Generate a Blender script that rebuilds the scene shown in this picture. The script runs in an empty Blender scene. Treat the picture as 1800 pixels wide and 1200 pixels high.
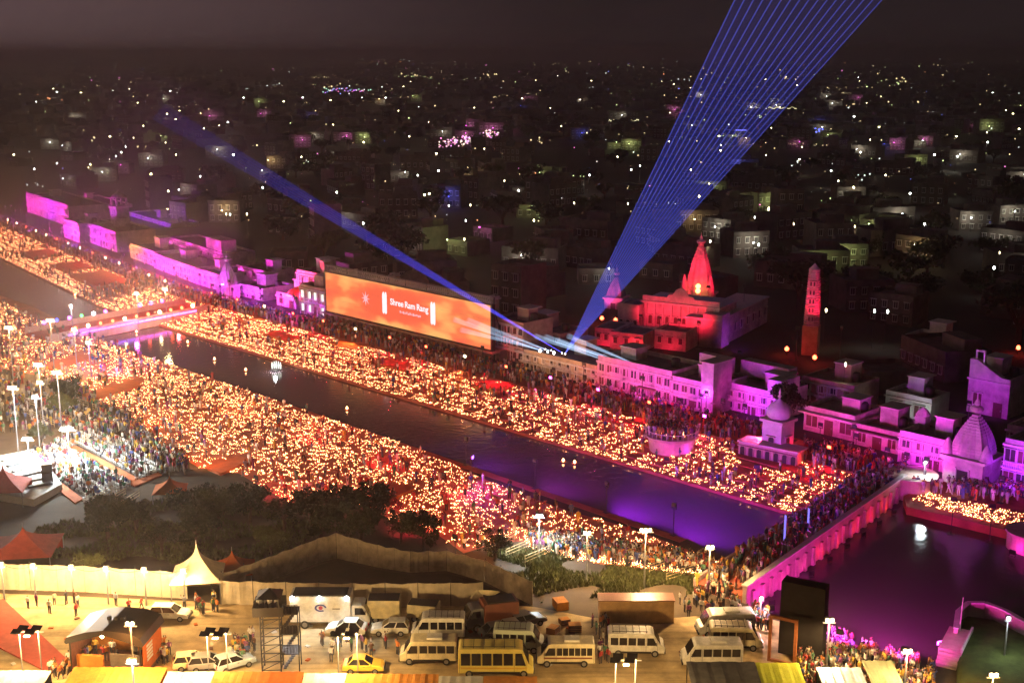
import bpy, bmesh, math, random
import numpy as np
from mathutils import Vector, Matrix
R = random.Random(7)
rad = math.radians
SC = bpy.context.scene
COL = SC.collection

# ---------------------------------------------------------------- camera, sky, exposure
CAM_H, FPX = 58.0, 2200.0
PITCH = math.atan(505 / FPX)
cam = bpy.data.objects.new('camera', bpy.data.cameras.new('camera'))
COL.objects.link(cam)
cam.location = (0, 0, CAM_H)
cam.rotation_euler = (math.pi / 2 - PITCH, 0, 0)
cam.data.sensor_width = 36
cam.data.lens = FPX / 1800 * 36
cam.data.clip_end = 40000
cam.data.clip_start = 1
SC.camera = cam

world = bpy.data.worlds.new('World')
SC.world = world
world.use_nodes = True
wn = world.node_tree.nodes
wl = world.node_tree.links
sky = wn.new('ShaderNodeTexSky')
sky.sky_type = 'NISHITA'
sky.sun_disc = False
sky.sun_elevation = rad(-9)
sky.sun_rotation = rad(200)
# night sky lit from below: a broad light dome stands over the festival ghats to the left
wtc = wn.new('ShaderNodeTexCoord')
wdot = wn.new('ShaderNodeVectorMath')
wdot.operation = 'DOT_PRODUCT'
wdot.inputs[1].default_value = (-0.752, 0.652, 0.10)
wl.new(wtc.outputs['Generated'], wdot.inputs[0])
wmr = wn.new('ShaderNodeMapRange')
wmr.interpolation_type = 'SMOOTHSTEP'
wmr.inputs[1].default_value = 0.60
wmr.inputs[2].default_value = 1.02
wl.new(wdot.outputs['Value'], wmr.inputs[0])
glow = wn.new('ShaderNodeMixRGB')
glow.inputs[1].default_value = (0.0165, 0.0108, 0.0116, 1)
glow.inputs[2].default_value = (0.115, 0.070, 0.075, 1)
wl.new(wmr.outputs[0], glow.inputs[0])
addn = wn.new('ShaderNodeMixRGB')
addn.blend_type = 'ADD'
addn.inputs[0].default_value = 0.08
wl.new(glow.outputs[0], addn.inputs[1])
wl.new(sky.outputs[0], addn.inputs[2])
wl.new(addn.outputs[0], wn['Background'].inputs[0])
wn['Background'].inputs[1].default_value = 1.0

SC.view_settings.view_transform = 'Standard'
SC.view_settings.look = 'None'
SC.view_settings.exposure = 0.15
SC.view_settings.gamma = 1.0
SC.view_settings.use_curve_mapping = False
cy = SC.cycles
cy.use_denoising = True
cy.max_bounces = 4
cy.diffuse_bounces = 2
cy.glossy_bounces = 2
cy.transmission_bounces = 1
cy.volume_bounces = 0
cy.transparent_max_bounces = 48
cy.caustics_reflective = False
cy.caustics_refractive = False
cy.sample_clamp_indirect = 2.0
cy.sample_clamp_direct = 0.0
cy.use_light_tree = True
cy.use_adaptive_sampling = True
cy.adaptive_threshold = 0.03

# ---------------------------------------------------------------- layout maths
CU = (-0.70, 0.714)       # u runs along the canal away from the camera, v across it
CV = (0.714, 0.70)


def G(px, py, z=0.0):
    """point of the level plane z that lies under a place of the photograph"""
    x = (px - 900) / FPX
    y = (600 - py) / FPX
    c, s = math.cos(PITCH), math.sin(PITCH)
    t = (CAM_H - z) / (s - y * c)
    return Vector((x * t, (c + y * s) * t, z))


def proj(x, y, z):
    c, s = math.cos(PITCH), math.sin(PITCH)
    dz = z - CAM_H
    d = y * c - dz * s
    return 900 + FPX * x / d, 600 - FPX * (y * s + dz * c) / d


def UV(u, v, z=0.0):
    v = v + 0.15 * max(0, u - 275)
    return Vector((CU[0] * u + CV[0] * v, CU[1] * u + CV[1] * v, z))


def to_uv(x, y):
    u = CU[0] * x + CU[1] * y
    v = CV[0] * x + CV[1] * y
    return u, v - 0.15 * max(0, u - 275)


def uat(px, v, z):
    a, b = -60, 800
    for _ in range(50):
        m = (a + b) / 2
        p = UV(m, v, z)
        if proj(*p)[0] > px:
            a = m
        else:
            b = m
    return m


def zat(x, y, py):
    a, b = -5, 150
    for _ in range(50):
        m = (a + b) / 2
        if proj(x, y, m)[1] > py:
            a = m
        else:
            b = m
    return m


ROW_RZ = math.atan2(-0.714, 0.70)

# ---------------------------------------------------------------- materials
MATS = {}


def mat(name, col, rough=0.8, metal=0.0, nscale=0.0, namt=0.25, bump=0.0, spec=0.3, objcol=False, attr=None):
    if name in MATS:
        return MATS[name]
    m = bpy.data.materials.new(name)
    m.use_nodes = True
    nt = m.node_tree
    b = nt.nodes['Principled BSDF']
    b.inputs['Roughness'].default_value = rough
    b.inputs['Metallic'].default_value = metal
    b.inputs['Specular IOR Level'].default_value = spec
    src = None
    if objcol:
        oi = nt.nodes.new('ShaderNodeObjectInfo')
        src = oi.outputs['Color']
    elif attr:
        at = nt.nodes.new('ShaderNodeAttribute')
        at.attribute_name = attr
        src = at.outputs['Color']
    if nscale:
        tc = nt.nodes.new('ShaderNodeTexCoord')
        no = nt.nodes.new('ShaderNodeTexNoise')
        no.inputs['Scale'].default_value = nscale
        no.inputs['Detail'].default_value = 6
        no.inputs['Roughness'].default_value = 0.65
        nt.links.new(tc.outputs['Object'], no.inputs['Vector'])
        mr = nt.nodes.new('ShaderNodeMapRange')
        mr.inputs[1].default_value = 0.3
        mr.inputs[2].default_value = 0.7
        mr.inputs[3].default_value = 1 - namt
        mr.inputs[4].default_value = 1 + namt * 0.6
        nt.links.new(no.outputs['Fac'], mr.inputs[0])
        mx = nt.nodes.new('ShaderNodeVectorMath')
        mx.operation = 'SCALE'
        if src:
            nt.links.new(src, mx.inputs[0])
        else:
            mx.inputs[0].default_value = col[:3]
        nt.links.new(mr.outputs[0], mx.inputs['Scale'])
        nt.links.new(mx.outputs[0], b.inputs['Base Color'])
        if bump:
            bp = nt.nodes.new('ShaderNodeBump')
            bp.inputs['Strength'].default_value = bump
            bp.inputs['Distance'].default_value = 0.15
            nt.links.new(no.outputs['Fac'], bp.inputs['Height'])
            nt.links.new(bp.outputs[0], b.inputs['Normal'])
    elif src:
        nt.links.new(src, b.inputs['Base Color'])
    else:
        b.inputs['Base Color'].default_value = (*col[:3], 1)
    MATS[name] = m
    return m


def emis(name, col, strength, sample=True, attr=None):
    if name in MATS:
        return MATS[name]
    m = bpy.data.materials.new(name)
    m.use_nodes = True
    nt = m.node_tree
    nt.nodes.remove(nt.nodes['Principled BSDF'])
    e = nt.nodes.new('ShaderNodeEmission')
    e.inputs[0].default_value = (*col, 1)
    e.inputs[1].default_value = strength
    if attr:
        at = nt.nodes.new('ShaderNodeAttribute')
        at.attribute_name = attr
        nt.links.new(at.outputs['Color'], e.inputs[0])
    nt.links.new(e.outputs[0], nt.nodes['Material Output'].inputs[0])
    m.cycles.emission_sampling = 'AUTO' if sample else 'NONE'
    MATS[name] = m
    return m


def beam_mat(name, col, strength, reach):
    """light of a laser scattered by smoke: adds to what is behind it, weaker with distance from the projector"""
    m = bpy.data.materials.new(name)
    m.use_nodes = True
    nt = m.node_tree
    nt.nodes.remove(nt.nodes['Principled BSDF'])
    tc = nt.nodes.new('ShaderNodeTexCoord')
    ln = nt.nodes.new('ShaderNodeVectorMath')
    ln.operation = 'LENGTH'
    nt.links.new(tc.outputs['Object'], ln.inputs[0])
    dv = nt.nodes.new('ShaderNodeMath')
    dv.operation = 'DIVIDE'
    dv.inputs[1].default_value = -reach
    nt.links.new(ln.outputs['Value'], dv.inputs[0])
    ex = nt.nodes.new('ShaderNodeMath')
    ex.operation = 'EXPONENT'
    nt.links.new(dv.outputs[0], ex.inputs[0])
    ml = nt.nodes.new('ShaderNodeMath')
    ml.operation = 'MULTIPLY'
    ml.inputs[1].default_value = strength
    nt.links.new(ex.outputs[0], ml.inputs[0])
    e = nt.nodes.new('ShaderNodeEmission')
    e.inputs[0].default_value = (*col, 1)
    nt.links.new(ml.outputs[0], e.inputs[1])
    t = nt.nodes.new('ShaderNodeBsdfTransparent')
    a = nt.nodes.new('ShaderNodeAddShader')
    nt.links.new(e.outputs[0], a.inputs[0])
    nt.links.new(t.outputs[0], a.inputs[1])
    nt.links.new(a.outputs[0], nt.nodes['Material Output'].inputs[0])
    m.cycles.emission_sampling = 'NONE'
    return m


PLASTER = mat('plaster_cream', (0.52, 0.46, 0.42), 0.85, nscale=0.45, namt=0.5, bump=0.15)
PLASTER2 = mat('plaster_white', (0.62, 0.6, 0.57), 0.85, nscale=0.5, namt=0.3, bump=0.15)
PLASTER3 = mat('plaster_tan', (0.42, 0.31, 0.22), 0.85, nscale=0.7, namt=0.35, bump=0.15)
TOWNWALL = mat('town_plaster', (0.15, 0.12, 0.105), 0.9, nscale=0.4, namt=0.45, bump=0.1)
TRIM = mat('trim_paint', (0.6, 0.55, 0.5), 0.7, nscale=1.2, namt=0.2)
ROOF = mat('roof_concrete', (0.16, 0.14, 0.13), 0.9, nscale=0.5, namt=0.4, bump=0.2)
DARK = mat('dark_opening', (0.03, 0.025, 0.025), 0.5)
WOOD = mat('brown_shutter', (0.12, 0.05, 0.035), 0.6, nscale=3, namt=0.3)
STONE = mat('red_sandstone', (0.3, 0.19, 0.14), 0.85, nscale=0.5, namt=0.35, bump=0.25)
PAVE = mat('ghat_paving', (0.44, 0.12, 0.07), 0.85, nscale=0.35, namt=0.4, bump=0.2)
CARPET = mat('orange_carpet', (0.5, 0.13, 0.05), 0.95, nscale=0.8, namt=0.25)
DIRT = mat('dirt_ground', (0.085, 0.062, 0.042), 0.95, nscale=0.12, namt=0.5, bump=0.4)
SAND = mat('sandy_lot', (0.44, 0.325, 0.17), 0.95, nscale=0.5, namt=0.4, bump=0.35)
_nt = SAND.node_tree                      # tyre tracks: long stretched noise darkens the sand
_tc, _mp, _no, _rg, _mx = (_nt.nodes.new(k) for k in ('ShaderNodeTexCoord', 'ShaderNodeMapping', 'ShaderNodeTexNoise', 'ShaderNodeMapRange', 'ShaderNodeVectorMath'))
_mp.inputs['Scale'].default_value = (0.05, 1.1, 1)
_mp.inputs['Rotation'].default_value = (0, 0, 0.25)
_no.inputs['Scale'].default_value = 1.0
_no.inputs['Detail'].default_value = 3
_rg.inputs[1].default_value, _rg.inputs[2].default_value, _rg.inputs[3].default_value, _rg.inputs[4].default_value = 0.36, 0.5, 0.72, 1.0
_mx.operation = 'SCALE'
_lk = _nt.nodes['Principled BSDF'].inputs['Base Color'].links[0].from_socket
_nt.links.new(_tc.outputs['Object'], _mp.inputs[0])
_nt.links.new(_mp.outputs[0], _no.inputs['Vector'])
_nt.links.new(_no.outputs['Fac'], _rg.inputs[0])
_nt.links.new(_lk, _mx.inputs[0])
_nt.links.new(_rg.outputs[0], _mx.inputs['Scale'])
_nt.links.new(_mx.outputs[0], _nt.nodes['Principled BSDF'].inputs['Base Color'])
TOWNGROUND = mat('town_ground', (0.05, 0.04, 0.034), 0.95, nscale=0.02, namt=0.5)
LEAF = mat('leaf', (0.035, 0.045, 0.018), 0.7, nscale=1.2, namt=0.5, spec=0.15)
LEAF2 = mat('leaf_light', (0.09, 0.1, 0.035), 0.7, nscale=1.2, namt=0.4, spec=0.15)
BARK = mat('bark', (0.09, 0.06, 0.04), 0.9, nscale=3, namt=0.4)
STEEL = mat('dark_steel', (0.045, 0.04, 0.038), 0.5, 0.6)
GALV = mat('galvanised_steel', (0.35, 0.35, 0.36), 0.45, 0.7, nscale=4, namt=0.2)
WHITEPAINT = mat('white_vehicle_paint', (0.7, 0.67, 0.6), 0.4, 0.0, nscale=1.3, namt=0.32, spec=0.5)
CREAMPAINT = mat('cream_vehicle_paint', (0.72, 0.62, 0.38), 0.4, 0.0, nscale=1.3, namt=0.32, spec=0.5)
YELLOWPAINT = mat('yellow_vehicle_paint', (0.7, 0.45, 0.06), 0.4, nscale=1.0, namt=0.14, spec=0.5)
BROWNPAINT = mat('brown_vehicle_paint', (0.2, 0.06, 0.03), 0.45, nscale=1.0, namt=0.2, spec=0.5)
GREYPAINT = mat('grey_vehicle_paint', (0.16, 0.16, 0.17), 0.3, 0.3, spec=0.5)
GLASS = mat('dark_glass', (0.012, 0.012, 0.014), 0.08, spec=0.6)
RUBBER = mat('rubber', (0.02, 0.02, 0.02), 0.85)
RIM = mat('wheel_rim', (0.4, 0.4, 0.4), 0.4, 0.8)
FABRIC = mat('pale_fence_cloth', (0.68, 0.58, 0.42), 0.9, nscale=0.8, namt=0.25, bump=0.25)
NET = mat('dusty_fence_cloth', (0.34, 0.27, 0.2), 0.95, nscale=1.1, namt=0.4, bump=0.35)
ORANGECLOTH = mat('orange_cloth', (0.5, 0.11, 0.02), 0.9, nscale=1.4, namt=0.22, bump=0.3)
AMBERCLOTH = mat('amber_cloth', (0.5, 0.2, 0.035), 0.9, nscale=1.4, namt=0.22, bump=0.3)
WHITECLOTH = mat('white_cloth', (0.55, 0.53, 0.5), 0.9, nscale=1.4, namt=0.15, bump=0.3)
YELLOWCLOTH = mat('lime_cloth', (0.6, 0.66, 0.05), 0.85, nscale=1.0, namt=0.2, bump=0.3)
GREYCLOTH = mat('grey_tarpaulin', (0.11, 0.11, 0.115), 0.7, nscale=1.5, namt=0.35, bump=0.3)
REDCLOTH = mat('red_cloth', (0.4, 0.06, 0.04), 0.9, nscale=1.4, namt=0.25, bump=0.3)
TERRA = mat('terracotta', (0.32, 0.13, 0.06), 0.85)
SKIN = mat('skin', (0.28, 0.15, 0.09), 0.6)
HAIR = mat('hair', (0.015, 0.012, 0.01), 0.6)
SHIRT = mat('shirt', (1, 1, 1), 0.85, objcol=True)
TROUSER = mat('trousers', (0.05, 0.05, 0.06), 0.9)
CROWDMAT = mat('crowd_clothes', (1, 1, 1), 0.85, attr='Col')
CHAIRMAT = mat('white_plastic', (0.75, 0.75, 0.73), 0.5)
GRASSMAT = mat('grass_mound', (0.07, 0.085, 0.02), 0.95, nscale=0.5, namt=0.5, bump=0.6)
PINKPLASTER = mat('bridge_plaster', (0.5, 0.34, 0.3), 0.85, nscale=0.5, namt=0.3, bump=0.2)
FLAME = emis('lamp_flame', (1.0, 0.37, 0.145), 21)
FLAMEW = emis('lamp_flame_pale', (1.0, 0.37, 0.145), 21)
WINLIT = emis('lit_window_warm', (1.0, 0.72, 0.35), 1.6, False)
WINLITG = emis('lit_window_green', (0.75, 1.0, 0.45), 1.4, False)
WINJETW = emis('lit_window_jet_white', (0.9, 1.0, 0.9), 1.8, False)
BULB_WARM = emis('bulb_warm', (1.0, 0.74, 0.34), 30, False)
BULB_WHITE = emis('bulb_white', (0.9, 1.0, 1.0), 34, False)
BULB_PINK = emis('bulb_pink', (1.0, 0.7, 0.75), 30, False)
BULB_RED = emis('bulb_red', (1.0, 0.08, 0.03), 14, False)
BULB_MAG = emis('bulb_magenta', (1.0, 0.1, 0.85), 10, False)
BULB_VIO = emis('bulb_violet', (0.3, 0.08, 1.0), 10, False)
BULB_GREEN = emis('bulb_green', (0.1, 1.0, 0.25), 4, False)
BULB_BLUE = emis('bulb_blue', (0.08, 0.1, 1.0), 6, False)


# ---------------------------------------------------------------- mesh helpers
class MB:
    def __init__(self):
        self.v = []
        self.f = []

    def add(self, vs, fs):
        n = len(self.v)
        self.v += [tuple(q) for q in vs]
        self.f += [tuple(i + n for i in q) for q in fs]
        return self

    def box(self, c, s, rz=0.0, taper=1.0):
        cx, cy_, cz = c
        a, b, h = s[0] / 2, s[1] / 2, s[2] / 2
        co, si = math.cos(rz), math.sin(rz)
        vs = []
        for zz, k in ((-h, 1.0), (h, taper)):
            for x, y in ((-a, -b), (a, -b), (a, b), (-a, b)):
                x, y = x * k, y * k
                vs.append((cx + x * co - y * si, cy_ + x * si + y * co, cz + zz))
        return self.add(vs, [(3, 2, 1, 0), (4, 5, 6, 7), (0, 1, 5, 4), (1, 2, 6, 5), (2, 3, 7, 6), (3, 0, 4, 7)])

    def b(self, x0, x1, y0, y1, z0, z1):
        return self.box(((x0 + x1) / 2, (y0 + y1) / 2, (z0 + z1) / 2), (x1 - x0, y1 - y0, z1 - z0))

    def tube(self, p0, p1, r0, r1=None, n=6, caps=True):
        p0, p1 = Vector(p0), Vector(p1)
        r1 = r0 if r1 is None else r1
        d = (p1 - p0).normalized()
        a = d.orthogonal().normalized()
        c = d.cross(a)
        vs = []
        for p, r in ((p0, r0), (p1, r1)):
            for i in range(n):
                t = 2 * math.pi * i / n
                vs.append(p + (a * math.cos(t) + c * math.sin(t)) * r)
        fs = [(i, (i + 1) % n, n + (i + 1) % n, n + i) for i in range(n)]
        if caps:
            fs += [tuple(range(n - 1, -1, -1)), tuple(range(n, 2 * n))]
        return self.add(vs, fs)

    def lathe(self, prof, n=16, c=(0, 0, 0), rib=0, ribamt=0.0, square=0.0):
        """prof: (r, z) from bottom to top; rib: number of vertical ribs; square: 0 round .. 1 square plan"""
        vs = []
        for r, z in prof:
            for i in range(n):
                t = 2 * math.pi * i / n
                k = 1.0
                if square:
                    q = 1 / max(abs(math.cos(t)), abs(math.sin(t)))
                    k = 1 + (q - 1) * square
                if rib:
                    k *= 1 - ribamt * (0.5 + 0.5 * math.cos(rib * t))
                vs.append((c[0] + r * k * math.cos(t), c[1] + r * k * math.sin(t), c[2] + z))
        fs = []
        for j in range(len(prof) - 1):
            for i in range(n):
                fs.append((j * n + i, j * n + (i + 1) % n, (j + 1) * n + (i + 1) % n, (j + 1) * n + i))
        fs.append(tuple(range(n - 1, -1, -1)))
        fs.append(tuple((len(prof) - 1) * n + i for i in range(n)))
        return self.add(vs, fs)

    def prism(self, pts, y0, y1):
        """outline in x,z extruded along y"""
        n = len(pts)
        vs = [(x, y0, z) for x, z in pts] + [(x, y1, z) for x, z in pts]
        fs = [tuple(range(n)), tuple(range(2 * n - 1, n - 1, -1))]
        fs += [((i + 1) % n, i, n + i, n + (i + 1) % n) for i in range(n)]
        return self.add(vs, fs)

    def slab(self, pts, z0, z1):
        """plan outline (x,y) between two heights, counter-clockwise seen from above"""
        n = len(pts)
        vs = [(p[0], p[1], z0) for p in pts] + [(p[0], p[1], z1) for p in pts]
        fs = [tuple(range(n - 1, -1, -1)), tuple(range(n, 2 * n))]
        fs += [(i, (i + 1) % n, n + (i + 1) % n, n + i) for i in range(n)]
        return self.add(vs, fs)

    def ico(self, c, r, sx=1, sy=1, sz=1):
        vs = [(c[0] + r * sx * x, c[1] + r * sy * y, c[2] + r * sz * z) for x, y, z in
              ((1, 0, 0), (-1, 0, 0), (0, 1, 0), (0, -1, 0), (0, 0, 1), (0, 0, -1))]
        return self.add(vs, [(0, 2, 4), (2, 1, 4), (1, 3, 4), (3, 0, 4), (2, 0, 5), (1, 2, 5), (3, 1, 5), (0, 3, 5)])

    def mesh(self, name, m, smooth=False):
        me = bpy.data.meshes.new(name)
        me.from_pydata(self.v, [], self.f)
        me.materials.append(m)
        if smooth:
            me.polygons.foreach_set('use_smooth', [True] * len(me.polygons))
        me.update()
        return me

    def obj(self, name, m, parent=None, smooth=False):
        return mkobj(name, self.mesh(name, m, smooth), parent)


def mkobj(name, me, parent=None, loc=None, rz=0.0, scale=None):
    o = bpy.data.objects.new(name, me)
    COL.objects.link(o)
    if parent:
        o.parent = parent
    if loc is not None:
        o.location = loc
    if rz:
        o.rotation_euler = (0, 0, rz)
    if scale is not None:
        o.scale = scale
    return o


def tag(o, label, cat, group=None, kind=None):
    if label:
        o['label'] = label
    if cat:
        o['category'] = cat
    if group:
        o['group'] = group
    if kind:
        o['kind'] = kind
    return o


def thing(name, label, cat, loc=(0, 0, 0), rz=0.0, group=None):
    return tag(mkobj(name, None, None, loc, rz), label, cat, group)


def structure(o):
    o['kind'] = 'structure'
    return o


def copy_tree(o, parent=None, depth=0):
    c = o.copy()
    COL.objects.link(c)
    if parent:
        c.parent = parent
    for ch in o.children:
        copy_tree(ch, c, depth + 1)
    return c


def lamp(name, kind, parent, loc, col, watts, size=0.3, spot=None, aim=None, blend=0.6):
    L = bpy.data.lights.new(name, kind)
    L.color = col
    L.energy = watts
    L.shadow_soft_size = size
    if spot:
        L.spot_size = rad(spot)
        L.spot_blend = blend
    o = mkobj(name, L, parent, loc)
    if aim is not None:
        o.rotation_mode = 'QUATERNION'
        o.rotation_quaternion = (Vector(aim) - Vector(loc)).to_track_quat('-Z', 'Y')
    return o


def poly_mesh(name, pts, z, m, depth=0.0):
    """flat ground sheet from an outline, with a vertical skirt below it"""
    bm = bmesh.new()
    vs = [bm.verts.new((p[0], p[1], z)) for p in pts]
    f = bm.faces.new(vs)
    if f.normal.z < 0 or True:
        bm.normal_update()
        if f.normal.z < 0:
            f.normal_flip()
    bmesh.ops.triangulate(bm, faces=[f])
    if depth:
        lo = [bm.verts.new((p[0], p[1], z - depth)) for p in pts]
        n = len(pts)
        for i in range(n):
            bm.faces.new((vs[i], vs[(i + 1) % n], lo[(i + 1) % n], lo[i]))
    me = bpy.data.meshes.new(name)
    bm.to_mesh(me)
    bm.free()
    me.materials.append(m)
    return mkobj(name, me)


def inside(p, poly):
    x, y = p[0], p[1]
    c = False
    n = len(poly)
    for i in range(n):
        x0, y0 = poly[i][0], poly[i][1]
        x1, y1 = poly[i - 1][0], poly[i - 1][1]
        if (y0 > y) != (y1 > y) and x < (x1 - x0) * (y - y0) / (y1 - y0) + x0:
            c = not c
    return c


# ---------------------------------------------------------------- ground, water, ghats
WATER_Z, PROM_Z = -1.0, 0.8


def water_material():
    m = bpy.data.materials.new('canal_water')
    m.use_nodes = True
    nt = m.node_tree
    b = nt.nodes['Principled BSDF']
    b.inputs['Base Color'].default_value = (0.10, 0.075, 0.085, 1)
    b.inputs['Roughness'].default_value = 0.1
    b.inputs['Specular IOR Level'].default_value = 0.5
    tc = nt.nodes.new('ShaderNodeTexCoord')
    no = nt.nodes.new('ShaderNodeTexNoise')
    no.inputs['Scale'].default_value = 0.9
    no.inputs['Detail'].default_value = 5
    nt.links.new(tc.outputs['Object'], no.inputs['Vector'])
    bp = nt.nodes.new('ShaderNodeBump')
    bp.inputs['Strength'].default_value = 0.16
    bp.inputs['Distance'].default_value = 0.25
    nt.links.new(no.outputs['Fac'], bp.inputs['Height'])
    nt.links.new(bp.outputs[0], b.inputs['Normal'])
    return m


us = [900, 700, 560, 470, 420, 380, 340, 310, 290, 275, 240, 200, 160, 120, 88]
wpts = [UV(u, 112) for u in us] + [Vector((30, 100)), Vector((180, 60)), Vector((220, 160)), Vector((70, 175))] + \
       [UV(u, 138) for u in reversed(us)]
structure(poly_mesh('canal_water', [(p[0], p[1]) for p in wpts], WATER_Z, water_material()))

near_edge = [UV(u, 116.5) for u in us]
quay = [G(*p) for p in ((1275, 978), (1296, 1003), (1316, 1064), (1400, 1094), (1500, 1130), (1570, 1152), (1640, 1174),
                        (1652, 1124), (1690, 1084), (1745, 1091), (1800, 1118), (1900, 1170))]
npts = [(p[0], p[1]) for p in near_edge + quay] + [(260, 70), (260, -200), (-900, -200), (-1600, 500)]
structure(poly_mesh('near_bank_ground', npts, 0.0, DIRT, 2.0))
cpts = [(p[0], p[1]) for p in [UV(u, 159) for u in us] + [UV(84, 159), UV(76, 160), UV(55, 160), UV(30, 158), UV(-60, 156)]] + \
       [(1200, -100), (16000, 2000), (16000, 16000), (-16000, 16000), (-16000, 3000)]
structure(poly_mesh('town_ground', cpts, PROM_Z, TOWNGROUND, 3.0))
spts = [G(*p) for p in ((-60, 1040), (340, 1056), (400, 1062), (850, 1060), (940, 1066), (1040, 1085), (1190, 1085),
                        (1310, 1075), (1400, 1100), (1500, 1140), (1600, 1190), (1600, 1260), (-100, 1260))]
structure(poly_mesh('sandy_car_park', [(p[0], p[1]) for p in spts], 0.006, SAND))


def strip(name, u0, u1, v0, v1, z, m, parent=None, thick=0.6, n=None):
    """a level terrace that follows the canal between two distances v"""
    n = n or max(2, int(abs(u1 - u0) / 14))
    mb = MB()
    vs = []
    for i in range(n + 1):
        u = u0 + (u1 - u0) * i / n
        a, b = UV(u, v0), UV(u, v1)
        vs += [(a.x, a.y, z), (b.x, b.y, z), (a.x, a.y, z - thick), (b.x, b.y, z - thick)]
    fs = []
    for i in range(n):
        k, q = i * 4, i * 4 + 4
        fs += [(k, q, q + 1, k + 1), (k + 2, k, q, q + 2)[::-1], (k + 1, k + 3, q + 3, q + 1)[::-1]]
    fs += [(0, 1, 3, 2), (n * 4, n * 4 + 2, n * 4 + 3, n * 4 + 1)]
    return mb.add(vs, fs).obj(name, m, parent)


FAR_V = [134.5, 136.9, 139.3, 141.7, 144.1, 146.5, 148.9, 151.3, 159.6]
prom = structure(strip('ghat_promenade', 84, 700, FAR_V[-2], FAR_V[-1], PROM_Z, PAVE, thick=1.8))
for i in range(7):
    strip('step', 84, 700, FAR_V[i], FAR_V[i + 1] - 0.004, -0.6 + 0.2 * i, PAVE, prom)
nq = structure(strip('near_quay', 88, 700, 114.9, 116.3, 0.03, PAVE, thick=0.5))
for i, (a, b) in enumerate(((116.304, 117.0), (117.004, 117.7))):
    strip('step', 88, 700, a, b, -0.3 - 0.3 * i, PAVE, nq, thick=0.9)
# ghat beyond the right bridge
rg = structure(poly_mesh('side_ghat', [tuple(G(*p, 0.1)[:2]) for p in
               ((1588, 872), (1594, 890), (1680, 910), (1770, 932), (1860, 955), (1950, 978), (1990, 860), (1640, 845))], 0.1, PAVE, 1.6))


def far_z(v):
    if v >= 151.3:
        return PROM_Z
    return -0.6 + 0.2 * max(0, min(6, int((v - 134.5) / 2.4)))


# orange carpets and bare decks laid over the ghats: outline corners on the ground
deck_px = [
    ((365, 822), (420, 800), (442, 806), (388, 832), 'orange carpet runner at the edge of the near ghat by the audience'),
    ((655, 868), (712, 850), (728, 858), (668, 884), 'orange carpet platform among lamps beside the dark trees'),
    ((135, 695), (235, 668), (250, 676), (160, 704), 'wide orange platform behind the floodlight masts on near ghat'),
    ((72, 642), (140, 622), (165, 628), (95, 650), 'orange platform between warm floodlights on near ghat'),
]
for i, (a, b, c, d, lab) in enumerate(deck_px):
    pts = [tuple(G(*p, 0.35)[:2]) for p in (a, d, c, b)]
    dk = MB().slab(pts, 0.0, 0.35).obj('carpet_platform', CARPET)
    tag(dk, lab, 'platform', 'orange carpeted platforms on the ghats')
DECKS = [[tuple(G(*p, 0.0)[:2]) for p in q[:4]] for q in deck_px]
for i, (u0, u1, v0, v1, lab) in enumerate((
        (296, 318, 140, 150, 'bare orange deck on the far ghat beside the purple tower block'),
        (324, 338, 141, 149, 'bare orange deck on the far ghat beyond the twin lamps'),
        (352, 366, 140, 149, 'bare orange deck on the far ghat below the clock tower'),
        (196, 204, 147.4, 150.6, 'orange deck on the far ghat under the screen, nearer its orange edge'),
        (152, 159, 145.5, 150.2, 'orange deck on the far ghat below the tan wall'),
        (212, 221, 143.0, 147, 'orange deck on far ghat under the left end of screen'),
        (176, 186, 144.0, 148, 'orange deck on the far ghat under the middle of screen'))):
    z = far_z(v1 - 0.1) + 0.12
    dk = MB().slab([tuple(UV(u, v)[:2]) for u, v in ((u0, v0), (u1, v0), (u1, v1), (u0, v1))][::-1], z - 1.0, z).obj('carpet_platform', CARPET)
    tag(dk, lab, 'platform', 'orange carpeted platforms on the ghats')
    DECKS.append([tuple(UV(u, v)[:2]) for u, v in ((u0, v0), (u1, v0), (u1, v1), (u0, v1))])

# ---------------------------------------------------------------- bridges
# right bridge: a plastered wall with a deck, from the car park to the promenade
BR_A, BR_B = G(1312, 1052, 0.6), G(1592, 850, 0.8)
bd = (BR_B - BR_A)
blen = bd.length
bang = math.atan2(bd.y, bd.x)
br = thing('canal_bridge', 'long red plastered bridge with crowded deck between canal and basin', 'bridge', (BR_A.x, BR_A.y, 0), bang)
MB().b(0, blen, 0.55, 6.2, 0.0, 0.75).obj('deck', PAVE, br)
MB().b(0, blen, 0, 0.5, -1.5, 2.0).obj('side_wall', PINKPLASTER, br)
MB().b(0, blen, 6.25, 6.55, -1.5, 1.3).obj('side_wall', PINKPLASTER, br)
MB().b(-0.1, blen + 0.1, -0.12, 0.62, 2.003, 2.16).obj('coping', TRIM, br)
for i in range(int(blen / 2.2)):
    x = 1.0 + i * 2.2
    MB().b(x, x + 0.55, -0.35, -0.003, -1.5, 1.2).obj('pier', PINKPLASTER, br)
# round end of the bridge near the promenade
MB().lathe([(3.3, -1.5), (3.3, 1.7), (3.6, 1.75), (3.6, 1.95)], 20, (blen + 1.5, -0.2, 0)).obj('end_bastion', PINKPLASTER, br)
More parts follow.
